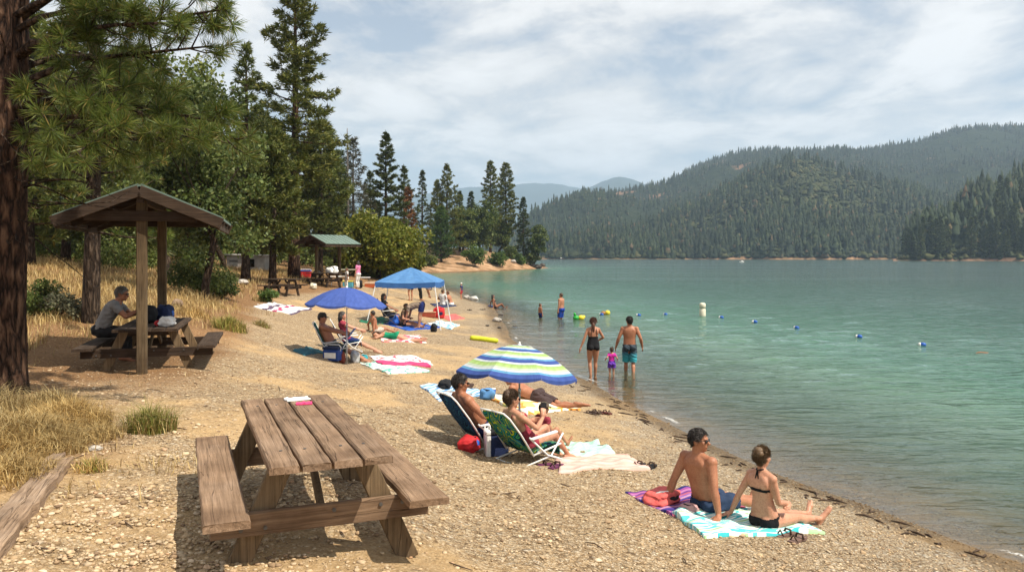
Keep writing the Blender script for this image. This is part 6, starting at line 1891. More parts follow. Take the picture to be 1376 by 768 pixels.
    ts = np.linspace(-.25, 1.1, 55); sp = np.array([tuple(bez(t)) for t in ts])
    dd = ((co[:, None] - sp[None]) ** 2).sum(-1); j = dd.argmin(1); I.tt = ts[j]
    rel = co - sp[j]
    q = np.clip(I.tt, 0, 1)[:, None]
    RP, RC, PF, CF = [np.array(tuple(v)) for v in (rp, rc, pf, cf)]
    fv = unit(PF * (1 - q) + CF * q); rv = unit(RP * (1 - q) + RC * q)
    I.front = (rel * fv).sum(1) / s; I.lat = (rel * rv).sum(1) / s
    best = (np.sqrt(dd.min(1)) - np.interp(I.tt, T, HW) * s * .88); name = np.zeros(nv, int); tb = I.tt.copy()
    names = ['torso']
    for b, a_, c_, r_ in bones[1:]:
        A, B = np.array(tuple(a_)), np.array(tuple(c_)); ab = B - A
        t = ((co - A) @ ab) / (ab @ ab); d_ = np.linalg.norm(co - A - np.clip(t, 0, 1)[:, None] * ab, axis=1) - r_
        k = d_ < best; best = np.where(k, d_, best); name = np.where(k, len(names), name); tb = np.where(k, t, tb); names.append(b)
    hl = (co - np.array(tuple(hc))) @ np.array(HR) / k_
    I.head = (hl ** 2).sum(1) < .145 ** 2
    I.head &= ((co - np.array(tuple(neck))) @ np.array(tuple(hd)) > .06 * s)
    I.hl = hl; I.t = tb
    I.b = lambda *ns: np.isin(name, [names.index(x) for x in ns if x in names]) & ~I.head
    I.th = I.b('thR', 'thL'); I.torso = I.b('torso'); I.ua = I.b('uaR', 'uaL'); I.sh = I.b('shR', 'shL'); I.ft = I.b('ftR', 'ftL'); I.fa = I.b('faR', 'faL')
    def shell(nm, mask, off, mat_, rough=.0, seed=0, flare=None):
        fm = mask[F].all(1)
        if fm.sum() < 3: return None
        f = F[fm]; used = np.unique(f); re = np.full(nv, -1); re[used] = np.arange(len(used))
        e = np.full(nv, off, float)
        if rough:
            p = co * (1 / s)
            e = e + rough * (np.sin(p[:, 0] * 41 + p[:, 2] * 23 + seed) * np.sin(p[:, 1] * 37 - p[:, 2] * 31 + seed * 2) + .5 * np.sin(p[:, 2] * 83 + p[:, 0] * 57))
        if flare is not None: e = e + flare
        vv = (co + nr * np.maximum(e, .002)[:, None])[used]
        me2 = fast_mesh(nm, vv, re[f], smooth=True)
        # turn the edge in against the skin
        return link(nm, me2, o, mat_)
    I.shell = shell; I.J = J; I.s = s; I.o = o; I.hp = hp_; I.HR = HR; I.k = k_; I.vox = vox; I.bez = bez; I.rc, I.cf, I.upc, I.neck = rc, cf, upc, neck
    for w_ in wear: w_(I)
    if hair:
        x, y, z = hl.T
        low = -.07 if hair == 'short' else -.10
        z0 = np.interp(y, [-.12, -.05, -.03, .0, .03, .06, .085], [low, low + .012, -.03, -.012, .015, .055, .078])
        line = (z > z0) & ~((np.abs(x) > .07) & (z < .012) & (y > -.035) & (y < .014))
        line = line & I.head
        hs_o = shell('hair', line, .011 * s, hairm, .006 * s, 3)
        if vox <= .0125 and hs_o:
            rg = np.random.default_rng(int(H * 1000)); idx = np.nonzero(line)[0]; idx = idx[rg.integers(0, len(idx), 2600)]
            n_ = nr[idx]; flow = np.array(tuple(hd)) * -.75 - np.array(tuple(hf)) * (.5 if hair != 'bun' else .9) + rg.normal(size=(len(idx), 3)) * .38 + (np.array(tuple(hd)) * 1.3 if hair == 'bun' else 0)
            flow = flow - n_ * (flow * n_).sum(1, keepdims=True); flow = unit(flow) + n_ * (.22 + .3 * rg.random((len(idx), 1)))
            v_, f_ = leaf_quads(co[idx] + n_ * .009 * s, flow, (.03 if hair == 'short' else .05) * s * (.6 + .8 * rg.random(len(idx))), .0022 * s, rg)
            link('hair_strands', fast_mesh('hair_strands', v_, f_), hs_o, hairm)
        if hair == 'bun':
            h_ = MB(); h_.ell(hp_(0, -.075, .085), (.055 * k_, .048 * k_, .045 * k_), HR); h_.ell(hp_(.02, -.09, .06), (.05 * k_, .04 * k_, .04 * k_), HR); h_.ell(hp_(-.02, -.085, .05), (.045 * k_, .04 * k_, .05 * k_), HR); h_.build('hair_bun', hairm, hs_o or o, True)
        if hair == 'tail':
            h_ = MB(); h_.tube([hp_(0, -.09, .02), hp_(0, -.115, -.06), hp_(.005, -.10, -.15), hp_(.01, -.085, -.24), hp_(.0, -.08, -.30)], [.025 * k_, .045 * k_, .04 * k_, .026 * k_, .006], 10); h_.build('ponytail', hairm, hs_o or o, True)
        if hair == 'long':
            h_ = MB()
            for q in range(7):
                a = (q - 3) * .42; h_.tube([hp_(math.sin(a) * .075, -math.cos(a) * .075, .03), hp_(math.sin(a) * .085, -math.cos(a) * .088, -.08), hp_(math.sin(a) * .08, -math.cos(a) * .085, -.19)], [.022 * k_, .03 * k_, .008], 7)
            h_.build('hair_locks', hairm, hs_o or o, True)
    if glasses:
        h_ = MB()
        for q in (-1, 1):
            h_.ell(hp_(q * .034, .0905, .002), (.029 * k_, .008 * k_, .021 * k_), HR, 10, 6)
            h_.tube([hp_(q * .06, .082, .008), hp_(q * .079, .04, .008), hp_(q * .082, -.015, .004)], .0038 * k_, 5)
        h_.tube([hp_(-.012, .098, .006), hp_(.012, .098, .006)], .004 * k_, 5)
        h_.build('sunglasses', MT_DGLASS, o, True)
    if eyes:
        for q in (-1, 1):
            h_ = MB(); h_.ell(hp_(q * .032, .0845, .004), (.0125 * k_, .006 * k_, .0065 * k_), HR, 8, 6); h_.build('eye', MT_DGLASS, o, True)
    if cap:
        h_ = MB()
        Rm = HR
        h_.lathe([(.088 * k_, .035 * k_), (.092 * k_, .06 * k_), (.084 * k_, .10 * k_), (.05 * k_, .132 * k_), (.006, .14 * k_)], 16, hc, Rm, (.95, 1.12))
        vs = [hp_(math.sin(a) * .075, .06 + math.cos(a) * r * 1.0, .042 - (r > .05) * .02 - abs(math.sin(a)) * .012) for r in (.02, .10) for a in np.linspace(-1.3, 1.3, 9)]
        vs2 = [v + HR @ V((0, 0, .006)) for v in vs]
        fs = [(i, i + 1, i + 10, i + 9) for i in range(8)] + [(18 + i, 18 + i + 9, 18 + i + 10, 18 + i + 1) for i in range(8)] + [(9 + i, 10 + i, 28 + i, 27 + i) for i in range(8)]
        h_.add(vs + vs2, fs); h_.build('cap', cap, o, True)
    return I

# clothes
def shorts(mat_, ln=.72, off=.02, rough=.006, name='shorts', top=.14):
    def f(I):
        mk = (I.torso & (I.tt < top) & (I.tt > -.2)) | (I.th & (I.t < ln))
        I.shell(name, mk, off * I.s * .6, mat_, rough * I.s, 1, np.where(I.th, np.clip(I.t, 0, 1) * off * I.s, 0))
    return f
def trousers(mat_): 
    return lambda I: I.shell('trousers', (I.torso & (I.tt < .12)) | I.th | (I.sh & (I.t < .92)), .014 * I.s, mat_, .005 * I.s, 2)
def shirt(mat_, sleeve=.6, low=-.02, off=.014, name='shirt'):
    return lambda I: I.shell(name, (I.torso & (I.tt > low) & (I.tt < .985)) | (I.ua & (I.t < sleeve)), off * I.s, mat_, .007 * I.s, 3)
def swimsuit(mat_, back=.60, name='swimsuit'):
    def f(I):
        mk = (I.torso & (I.tt > -.15) & ((I.tt < np.where(I.front > 0, .78, back)))) | (I.th & (I.t < .10))
        mk |= I.torso & (np.abs(np.abs(I.lat) - .075) < .014) & (I.tt < .97)
        I.shell(name, mk, .006 * I.s, mat_, .001, 0)
    return f
def bikini(mat_):
    def f(I):
        I.shell('bikini_bottom', (I.torso & (I.tt < .085 - .5 * np.abs(I.lat) * 0)) | (I.th & (I.t < .04)), .006 * I.s, mat_, .001)
        mk = I.torso & (np.abs(I.tt - .655) < np.where(I.front > .02, .085, .042))
        I.shell('bikini_top', mk, .006 * I.s, mat_, .0)
        h_ = MB(); n_ = I.neck; c, u, r = I.cf, I.upc, I.rc
        for q in (-1, 1): h_.tube([n_ + r * q * .045 * I.s - c * .02 * I.s + u * .035 * I.s, n_ + r * q * .02 * I.s - c * .065 * I.s + u * .028 * I.s, n_ - c * .075 * I.s + u * .02 * I.s, n_ + r * q * .02 * I.s - c * .085 * I.s - u * .07 * I.s], [.007, .008, .009, .005], 6)
        h_.build('neck_tie', mat_, I.o, True)
    return f

CLO = lambda n, c, **k: M_plain(n, c, .85, .22, 10, .3, 40, .2, **k)
C_DENIM = CLO('dark_blue_shorts_cloth', (.022, .04, .085)); C_BLACK = CLO('black_swim_cloth', (.010, .010, .012)); C_GREYT = CLO('grey_shirt_cloth', (.20, .195, .19)); C_DARK = CLO('dark_trouser_cloth', (.02, .02, .022))
C_TEAL = None
def M_fade():
    m, nt, b = new_mat('navy_to_teal_shorts')
    tc = N(nt, 'ShaderNodeTexCoord'); sx = N(nt, 'ShaderNodeSeparateXYZ'); L(nt, tc.outputs['Generated'], sx.inputs[0])
    n1 = N(nt, 'ShaderNodeTexNoise'); n1.inputs['Scale'].default_value = 6; L(nt, tc.outputs['Generated'], n1.inputs['Vector'])
    f = math_n(nt, 'ADD', sx.outputs[2], math_n(nt, 'MULTIPLY', n1.outputs[0], .25))
    L(nt, ramp(nt, f, [(.35, (.03, .30, .36)), (.6, (.03, .16, .22)), (.72, (.02, .035, .05))]).outputs[0], b.inputs['Base Color']); b.inputs['Roughness'].default_value = .8
    return m
C_FADE = M_fade(); C_MAG = CLO('magenta_swim_shirt', (.52, .03, .30)); C_PURP = CLO('purple_swim_skirt', (.12, .04, .36)); C_NAVYS = CLO('navy_shorts_cloth', (.015, .025, .11)); C_ROYAL = CLO('royal_blue_shorts', (.012, .05, .30))
C_GREEN = CLO('green_swim_cloth', (.01, .22, .11)); C_OLIVE = CLO('olive_shorts_cloth', (.045, .05, .035)); C_TAUPE = CLO('taupe_shirt_cloth', (.26, .20, .15)); C_BROWN = CLO('brown_shirt_cloth', (.14, .09, .06)); C_PINK = CLO('pink_shirt_cloth', (.62, .20, .36)); C_WHITE = CLO('white_shirt_cloth', (.72, .71, .69)); C_RED = CLO('red_shorts_cloth', (.5, .04, .05))
C_DOT = M_plain('dark_dotted_shorts_cloth', (.055, .035, .035), .85, .6, 60); C_FLOR = M_plain('pale_floral_shorts_cloth', (.5, .42, .36), .85, .4, 30); C_REDTOP = M_plain('red_floral_swim_cloth', (.26, .03, .05), .8, .5, 40)

def sit_lean(hR, hL, aR=(.10, .82, .075), aL=(-.10, .80, .075), neck=(0, -.2, .615), hf=(0, 1, 0), pole=(0, 0, 1), bend=(0, -.03, .0), cf=(0, .95, .3), td=(0, .45, .9)):
    return dict(pel=(0, 0, .115), neck=neck, pf=(0, .95, .35), cf=cf, bend=bend, hf=hf, hg=True,
                aR=(hR, (.2, -1, .1), (.35, -.75, -.15), (0, 0, -1)), aL=(hL, (-.2, -1, .1), (-.35, -.75, -.15), (0, 0, -1)),
                lR=(aR, pole, td), lL=(aL, pole, (td[0] * -1 - .1, td[1], td[2])))
# the couple in front
p = G(950, 685)
person('man in dark blue shorts sitting with bare back turned, leaning on both hands, wearing sunglasses', p, math.radians(-54), 1.76,
       sit_lean((.37, -.24, .035), (-.33, -.30, .035), aR=(.16, .84, .075), aL=(-.06, .88, .075), hf=(.92, .38, -.06), neck=(.0, -.15, .64), bend=(0, -.045, 0)), SK_TAN, [shorts(C_DENIM, .74, .026, .009)], 'short', HR_DARK, .0085, glasses=True, curl=.12)
p = G(1028, 708)
person('woman in a black bikini with pinned up hair sitting on the turquoise leaf towel', p, math.radians(-56), 1.60,
       sit_lean((.13, .26, .30), (-.37, -.18, .035), aR=(.14, .90, .07), aL=(-.04, .86, .075), hf=(-.15, 1, .02), neck=(0, -.06, .655), bend=(0, -.03, 0), td=(.3, .5, .85)), SK_FAIR, [bikini(C_BLACK)], 'bun', HR_BLOND, .0085, fem=True, curl=.12)
# the couple in folding chairs
def chair_pose(hR, hL, aR, aL, neck=(0, -.30, .85), hf=(0, 1, -.05), pel=(0, -.06, .36), pR=(.7, -.6, -.5), pL=(-.7, -.6, -.5), kn=(0, .35, 1)):
    return dict(pel=pel, neck=neck, pf=(0, .9, .45), cf=(0, .92, .4), bend=(0, -.03, 0), hf=hf, hd=(0, .05, 1), aR=(hR, pR), aL=(hL, pL), lR=(aR, kn, (0.05, 1, -.1)), lL=(aL, kn, (-.05, 1, -.1)))
person('shirtless man in sunglasses reclining in the navy beach chair', CH_M, FACE, 1.80, chair_pose((.26, .06, .40), (-.26, .06, .40), (.13, .72, .08), (-.12, .68, .08), pel=(0, -.06, .27), neck=(0, -.38, .72), hf=(.25, 1, -.05)), SK_TAN, [shorts(C_NAVYS)], 'short', HR_DARK, .010, glasses=True, curl=.9)
ps = chair_pose((.17, .22, .70), (-.12, .10, .50), (.06, .66, .07), (-.10, .56, .07), neck=(0, -.33, .71), hf=(.12, .95, -.32), pR=(.9, -.3, -1), pel=(0, -.04, .27))
ps['aR'] = ((.15, .10, .58), (.9, -.4, -1), (-.1, .25, .95), (-.8, .5, 0)); ps['curlR'] = 1.0
Iw = person('woman with dark brown hair in the green swirl chair, holding up a phone', CH_W, math.radians(-50), 1.66, ps, SK_FAIR, [swimsuit(C_REDTOP, .45)], 'bun', HR_BROWN, .009, fem=True, glasses=True, curl=.8)
def world_of(I, v): return I.o.matrix_basis @ v
# phone in her hand
w_, h_, n_ = Iw.J['wR'], Iw.J['hdR'], Iw.J['pnR']
Iw.o.rotation_mode = 'XYZ'
Mw = Matrix.Translation(Iw.o.location) @ Matrix.Rotation(math.radians(-50), 4, 'Z')
ph = thing('phone', 'black phone held up by the woman in the green swirl chair', 'phone', Mw @ (w_ + h_ * .125 + n_ * .03))
sd2 = h_.cross(n_)
Rp = Matrix.Rotation(math.radians(-50), 3, 'Z') @ Matrix((sd2, n_, h_)).transposed()
m = MB(); m.box((0, 0, 0), (.074, .010, .15), Rp, .004); m.build('case', MT_BLACK, ph)
m = MB(); m.box(Rp @ V((0, .0058, 0)), (.066, .0015, .136), Rp); m.build('screen', MT_DGLASS, ph)
# child with the tan cap beyond her, and the man lying down
p = G(727, 598)
person('child in a tan sun cap sitting behind the woman with a phone', p, math.radians(-60), 1.15, sit_lean((.2, .25, .2), (-.2, .25, .2), aR=(.2, .55, .075), aL=(-.2, .52, .075), neck=(0, .06, .64), hf=(0, .9, -.3)) | dict(hg=False), SK_MID, [shirt(C_REDTOP, .3), shorts(C_NAVYS)], 'short', HR_BROWN, .011, cap=M_plain('tan_cap_cloth', (.42, .31, .22), .9, .1))
prone = dict(pel=(0, 0, .125), neck=(0, .50, .30), pf=(0, 0, -1), cf=(0, .35, -.9), bend=(0, .02, -.03), hd=(0, .35, .95), hf=(0, .95, -.3), aR=((.12, .80, .06), (.5, -.2, -1)), aL=((-.14, .80, .06), (-.5, -.2, -1)),
             lR=((.10, -.84, .10), (0, 0, -1), (0.1, -1, -.15)), lL=((-.09, -.83, .10), (0, 0, -1), (-.1, -1, -.15)))
p = G(722, 541)
person('shirtless man in dark patterned shorts lying on his front under the striped umbrella', p, math.radians(64), 1.76, prone, SK_TAN, [shorts(C_DOT, .78, .02)], 'short', HR_BROWN, .011)
o = thing('drink_cup', 'blue cup beside the head of the man lying on his front', 'cup', G(663, 532)); m = MB(); m.lathe([(.035, 0), (.045, .1), (.046, .14)], 12); m.build('cup', MT_BLUE, o, True); m = MB(); m.lathe([(.048, .14), (.048, .155), (.01, .16)], 12); m.build('lid', MT_WHITEC, o, True)
bag('small blue and white bag on the shingle left of the lying man', 655, 536, (.28, .2, .2), M_pattern('bluewhite', 'blotch', [(.05, .15, .4), (.6, .65, .7), (.1, .25, .5)], 8), 31)
bag('dark clothes heap between the black bag and the striped umbrella', 625, 522, (.3, .22, .12), MT_BROWN, 32, 'clothes_heap', 'clothes')
# under the blue umbrella
ps = chair_pose((.14, .32, .56), (-.14, .32, .56), (.10, .80, .08), (-.12, .72, .08), pel=(0, -.06, .30), neck=(0, -.30, .80), hf=(0, 1, -.25))
person('heavy shirtless man with a dark cap reading in the teal beach chair', CH_U, math.radians(-82), 1.80, ps, SK_TAN, [shorts(C_OLIVE, .8, .024)], 'short', HR_DARK, .013, fat=1.18, cap=M_plain('dark_cap_cloth', (.05, .045, .035), .9, .1))
person('person in a dark shirt reclining in the blue chair beyond the man with a cap', CH_V, math.radians(-75), 1.68, chair_pose((.14, .3, .6), (-.14, .3, .6), (.10, .85, .09), (-.12, .78, .09), neck=(0, -.22, .86)), SK_FAIR, [shorts(C_NAVYS), shirt(C_REDTOP, .3)], 'long', HR_DARK, .014, fem=True)
q = V(CH_U) + V((.42, .10, .60))
o = thing('magazine', 'blue and white magazine held open by the man with a cap', 'magazine', q, math.radians(-82))
m = MB()
for s_ in (-1, 1): m.box((s_ * .105, .0, .0), (.21, .006, .28), Matrix.Rotation(s_ * .25, 3, 'Z') @ Matrix.Rotation(-.7, 3, 'X'))
m.build('pages', M_pattern('magazine_print', 'blotch', [(.6, .65, .7)], 8) if False else M_plain('magazine_print', (.22, .30, .50), .5, .9, 14), o)
# behind the blue umbrella
p = G(505, 447)
person('shirtless boy in pale floral shorts sitting and looking back over his shoulder', p, math.radians(-60), 1.42, sit_lean((.3, -.2, .04), (-.36, -.16, .04), aR=(.12, .80, .07), aL=(-.1, .78, .07), hf=(-.75, -.3, -.1), neck=(0, -.12, .65)), SK_TAN, [shorts(C_FLOR, .7)], 'short', HR_DARK, .014)
p = G(533, 456)
flat = dict(pel=(0, 0, .12), neck=(0, .545, .15), pf=(0, 0, -1), cf=(0, 0, -1), bend=(0, 0, -.01), hd=(0, .95, .2), hf=(-.75, 0, -.5), aR=((.26, .78, .05), (1, 0, -.1)), aL=((-.26, .78, .05), (-1, 0, -.1)),
            lR=((.13, -.82, .09), (0, 0, -1), (.1, -1, -.15)), lL=((-.10, -.83, .09), (0, 0, -1), (-.1, -1, -.15)))
person('woman in a green swimsuit lying face down on the pink and white towel', p, math.radians(84), 1.68, flat, SK_FAIR, [swimsuit(C_GREEN, .72)], 'long', HR_BROWN, .014, fem=True)
# under the tent
person('woman in a black top sitting in the dark folding chair under the tent', CH_T, math.radians(-80), 1.68, chair_pose((.2, .25, .62), (-.2, .25, .62), (.1, .62, .08), (-.1, .58, .08), pel=(0, -.04, .46), neck=(0, -.2, .98)), SK_MID, [shirt(C_BLACK, .5), shorts(C_DARK)], 'long', HR_DARK, .017, fem=True)
p = G(541, 438)
person('person in a brown shirt sitting on the deep blue mat with legs stretched out', p, math.radians(-100), 1.70, sit_lean((.25, .35, .3), (-.25, .35, .3), neck=(0, .12, .64), hf=(0, .8, -.5)) | dict(hg=False), SK_MID, [shirt(C_BROWN, .5), shorts(C_DARK, .5)], 'short', HR_BROWN, .017)
bend_p = dict(pel=(0, -.10, .91), neck=(0, .42, .80), pf=(0, .5, -.8), cf=(0, -.2, -1), bend=(0, 0, .09), hd=(0, .75, -.45), hf=(0, -.2, -1), aR=((.17, .50, .28), (.4, -.5, 0)), aL=((-.17, .52, .30), (-.4, -.5, 0)),
              lR=((.13, .02, .075), (0, 1, 0), (.1, 1, 0)), lL=((-.13, -.02, .075), (0, 1, 0), (-.1, 1, 0)))
p = G(563, 441)
person('person in a taupe shirt and navy shorts bending over at the tent', p, math.radians(80), 1.72, bend_p, SK_MID, [shirt(C_TAUPE, .5, -.05), shorts(C_NAVYS, .6)], 'long', M_hair('olive_hair', (.09, .07, .03)), .017)
stand = dict(pel=(0, 0, .93), neck=(0, -.01, 1.48), bend=(0, .02, 0), aR=((.26, .06, .88), (.3, -1, 0)), aL=((-.26, .02, .88), (-.3, -1, 0)), lR=((.10, .03, .075), (0, 1, 0), (.15, 1, 0)), lL=((-.10, -.02, .075), (0, 1, 0), (-.15, 1, 0)))
p = G(552, 404)
person('person in black standing behind the tent, upper body behind its blue edge', p, math.radians(40), 1.72, stand, SK_MID, [shirt(C_BLACK, .5), shorts(C_BLACK, .6)], 'short', HR_DARK, .022)
p = G(566, 404)
person('person in dark trousers bending down behind the tent', p, math.radians(-70), 1.70, bend_p, SK_MID, [shirt(C_TAUPE, .6, -.05), trousers(C_DARK)], 'short', HR_DARK, .022)
# beyond the tent
p = G(595, 410)
person('person in a white shirt sitting on the dark blanket', p, math.radians(-35), 1.72, sit_lean((.3, .3, .35), (-.3, .25, .35), aR=(.2, .5, .08), aL=(-.2, .5, .08), neck=(0, -.02, .66)) | dict(hg=False), SK_DEEP, [shirt(C_WHITE, .5), shorts(C_WHITE)], 'short', HR_BROWN, .022)
p = G(606, 411)
person('person with a bare back sitting hunched at the right end of the dark blanket', p, math.radians(60), 1.70, sit_lean((.2, .5, .3), (-.2, .5, .3), aR=(.15, .5, .08), aL=(-.15, .5, .08), neck=(0, .2, .60), hf=(0, .8, -.5)) | dict(hg=False), SK_TAN, [shorts(C_WHITE)], 'short', HR_RED, .022)
p = G(620, 402)
person('child in a pale cap, navy shirt and red shorts standing at the waterline', p, math.radians(70), 1.15, stand, SK_FAIR, [shirt(C_NAVYS, .5), shorts(C_RED, .7)], 'short', HR_BLOND, .022, cap=MT_WHITEC)
p = G(666, 414)
person('dark haired woman sitting with bent knees at the waterline', p, math.radians(-75), 1.66, sit_lean((.3, -.2, .04), (-.3, -.25, .04), aR=(.1, .62, .08), aL=(-.1, .66, .08), neck=(0, -.18, .63)), SK_DEEP, [bikini(C_DARK)], 'long', HR_DARK, .022, fem=True)
# in the water
def wade(px, py): 
    x, y, _ = W(px, py, 0); return V((x, y, gz(x, y)))
def st(**k):
    d = dict(stand); d.update(k); return d
person('woman in a black swimsuit with a ponytail wading, left of the toddler', wade(797, 503), math.radians(8), 1.68, st(aR=((.20, .26, 1.08), (1, -.6, -.4)), aL=((-.36, -.02, .92), (-.2, -1, 0)), lR=((.09, .12, .075), (0, 1, 0), (.1, 1, 0)), lL=((-.08, -.06, .075), (0, 1, 0), (-.1, 1, 0)), hf=(.25, 1, -.05)), SK_MID, [swimsuit(C_BLACK, .56)], 'tail', HR_RED, .012, fem=True, fat=1.1)
person('toddler in a magenta and purple swim dress wading between two adults', wade(822, 502), math.radians(0), .90, st(aR=((.30, .05, 1.12), (.3, -1, -.3)), aL=((-.32, .03, 1.16), (-.3, -1, -.3)), lR=((.11, .05, .075), (0, 1, 0), (.2, 1, 0)), lL=((-.11, -.05, .075), (0, 1, 0), (-.2, 1, 0))), SK_FAIR, [shorts(C_PURP, .42, .05, .01, 'swim_skirt', .30), shirt(C_MAG, .6, .26, .018, 'swim_shirt')], 'short', HR_BROWN, .010, fem=True)
person('shirtless man in navy and teal shorts wading, right of the toddler', wade(846, 498), math.radians(-6), 1.80, st(aR=((.34, .04, .94), (.3, -1, 0)), aL=((-.36, .06, .93), (-.3, -1, 0)), lR=((.10, -.22, .14), (0, 1, 0), (.1, 1, -.3)), lL=((-.10, .10, .075), (0, 1, 0), (-.1, 1, 0)), hf=(-.35, 1, -.1)), SK_TAN, [shorts(C_FADE, .9, .03, .008)], 'short', HR_DARK, .012, fat=1.06)
person('small boy in blue shorts standing in the water', wade(726, 427), math.radians(-60), 1.08, stand, SK_TAN, [shorts(C_NAVYS, .7)], 'short', HR_BROWN, .017)
person('shirtless man in royal blue shorts standing thigh deep near the floating toy', wade(754, 428), math.radians(55), 1.78, st(hf=(.1, 1, -.3)), SK_MID, [shorts(C_ROYAL, .85, .03)], 'short', HR_BROWN, .016)
# far shelter
p = G(481, 388)
person('woman in a pink top standing at the far shelter', p, math.radians(60), 1.66, stand, SK_MID, [shirt(C_PINK, .7), trousers(C_WHITE)], 'long', HR_DARK, .024, fem=True)
p = G(466, 388)
person('child in a white top standing left of the woman in pink', p, math.radians(120), 1.18, stand, SK_DEEP, [shirt(C_WHITE, .7), trousers(C_WHITE)], 'short', HR_RED, .022)
# the man at the shelter table
ca, sa = math.cos(math.radians(16.8)), math.sin(math.radians(16.8))
q = V((SH.x + -.90 * ca - .25 * sa, SH.y + -.90 * sa + .25 * ca, 0)); q.z = gz(q.x, q.y)
ps = dict(pel=(0, 0, .53), neck=(0, .26, 1.0), pf=(0, .95, -.2), cf=(0, .9, -.45), bend=(0, -.06, .02), hd=(0, .15, 1), hf=(0.1, 1, -.08), aR=((.10, .60, .86), (.8, 0, -1), (-.6, .3, .6), (0, -.8, .3)), aL=((-.10, .62, .84), (-.8, 0, -1), (.7, .3, .3), (0, -.8, .3)),
          lR=((.14, .36, .08), (0, 1, .6), (0, 1, -.1)), lL=((-.14, .40, .08), (0, 1, .6), (0, 1, -.1)))
person('man in a grey t shirt and sunglasses sitting at the near shelter table', q, math.radians(16.8 - 90), 1.80, ps, SK_TAN, [shirt(C_GREYT, .62, -.04), trousers(C_DARK)], 'short', HR_GREY, .011, glasses=True, curl=1.0)
# ------------------------------------------------------------------ dry grass, rushes, undergrowth, pebbles
def blades(P, h, w, lean, rng, droop=.35):
    """bent blades: 3 cross sections -> 2 quads"""
    n = len(P); a = rng.random(n) * 6.283
    d = np.stack([np.cos(a), np.sin(a), np.zeros(n)], -1)
    sd_ = np.stack([-np.sin(a + rng.normal(size=n) * .6), np.cos(a), np.zeros(n)], -1)
    h = h[:, None]; ln = (lean * (.3 + rng.random(n)))[:, None]
    m1 = P + np.array([0, 0, 1]) * h * .55 + d * h * ln * .3
    tip = P + np.array([0, 0, 1]) * h * (1 - ln * droop) + d * h * ln
    w = (np.broadcast_to(w, (n,)))[:, None]
    v = np.stack([P - sd_ * w, P + sd_ * w, m1 + sd_ * w * .75, m1 - sd_ * w * .75, tip + sd_ * w * .12, tip - sd_ * w * .12], 1).reshape(-1, 3)
    b = np.arange(n)[:, None] * 6
    return v, np.concatenate([b + np.array([0, 1, 2, 3]), b + np.array([3, 2, 4, 5])], 0)
def join(parts):
    V_, F_, n0 = [], [], 0
    for v, f in parts: V_.append(v); F_.append(f + n0); n0 += len(v)
    return np.concatenate(V_), np.concatenate(F_)
LF_STRAW = M_leaf('dry_straw', [(0, (.20, .125, .05)), (.4, (.40, .27, .11)), (.8, (.56, .41, .19)), (1, (.62, .50, .28))], .25, .7, .25, .8)
LF_RUSH = M_leaf('green_rush', [(0, (.10, .13, .025)), (.5, (.20, .22, .045)), (.85, (.30, .28, .08)), (1, (.48, .38, .16))], .25, .6, .25, 2)
rng = np.random.default_rng(41)
def on_ground(x, y, dz=-.02): return np.stack([x, y, ground(x, y) + dz], -1)
# the golden field on the slope, thinning towards the beach
n = 150000
d = np.exp(rng.uniform(math.log(8.5), math.log(60), n)); px = rng.uniform(-60, 440, n)
x = (px - CXP) / FPX * d; y = d
z = ground(x, y)
edge = z + .22 * smooth_noise(x, y, .45) + .16 * smooth_noise(x, y, 1.3, 3)
clump = smooth_noise(x, y, 1.1, 7) * .5 + smooth_noise(x, y, 2.7, 9) * .5
q = (edge > 1.47) & (rng.random(n) < np.clip((edge - 1.44) * 2.6, .05, 1) * np.clip(.62 + .9 * clump, .06, 1)) & (x < -6.5)
# nothing under the near shelter or on its trampled ring
lx = (x - SH.x) * ca + (y - SH.y) * sa; ly = -(x - SH.x) * sa + (y - SH.y) * ca
q &= ~((np.abs(lx) < 2.1) & (np.abs(ly) < 2.4))
P = np.stack([x, y, z - .02], -1)[q]
h = (.16 + .34 * rng.random(len(P))) * np.clip(.6 + .7 * clump[q], .35, 1.3)
f1 = blades(P, h, .0028 + .0002 * P[:, 1], .55, rng)
# scattered short straw nearer the path
n = 16000
d = np.exp(rng.uniform(math.log(6), math.log(24), n)); px = rng.uniform(-80, 330, n)
x = (px - CXP) / FPX * d; y = d; z = ground(x, y)
cl = smooth_noise(x, y, .9, 17) * .6 + smooth_noise(x, y, 2.3, 19) * .5
q = (z + .12 * cl > 1.33) & (rng.random(n) < np.clip(cl + .05, .02, 1)) & ~((np.abs((x - SH.x) * ca + (y - SH.y) * sa) < 1.6) & (np.abs(-(x - SH.x) * sa + (y - SH.y) * ca) < 1.9))
P = np.stack([x, y, z - .01], -1)[q]
f2 = blades(P, .05 + .12 * rng.random(len(P)), np.full(len(P), .004), 1.1, rng)
v, f = join([f1, f2])
tag(link('dry_grass', fast_mesh('dry_grass', v, f), None, LF_STRAW), 'golden dry grass on the slope under the pines', None, None, 'stuff')

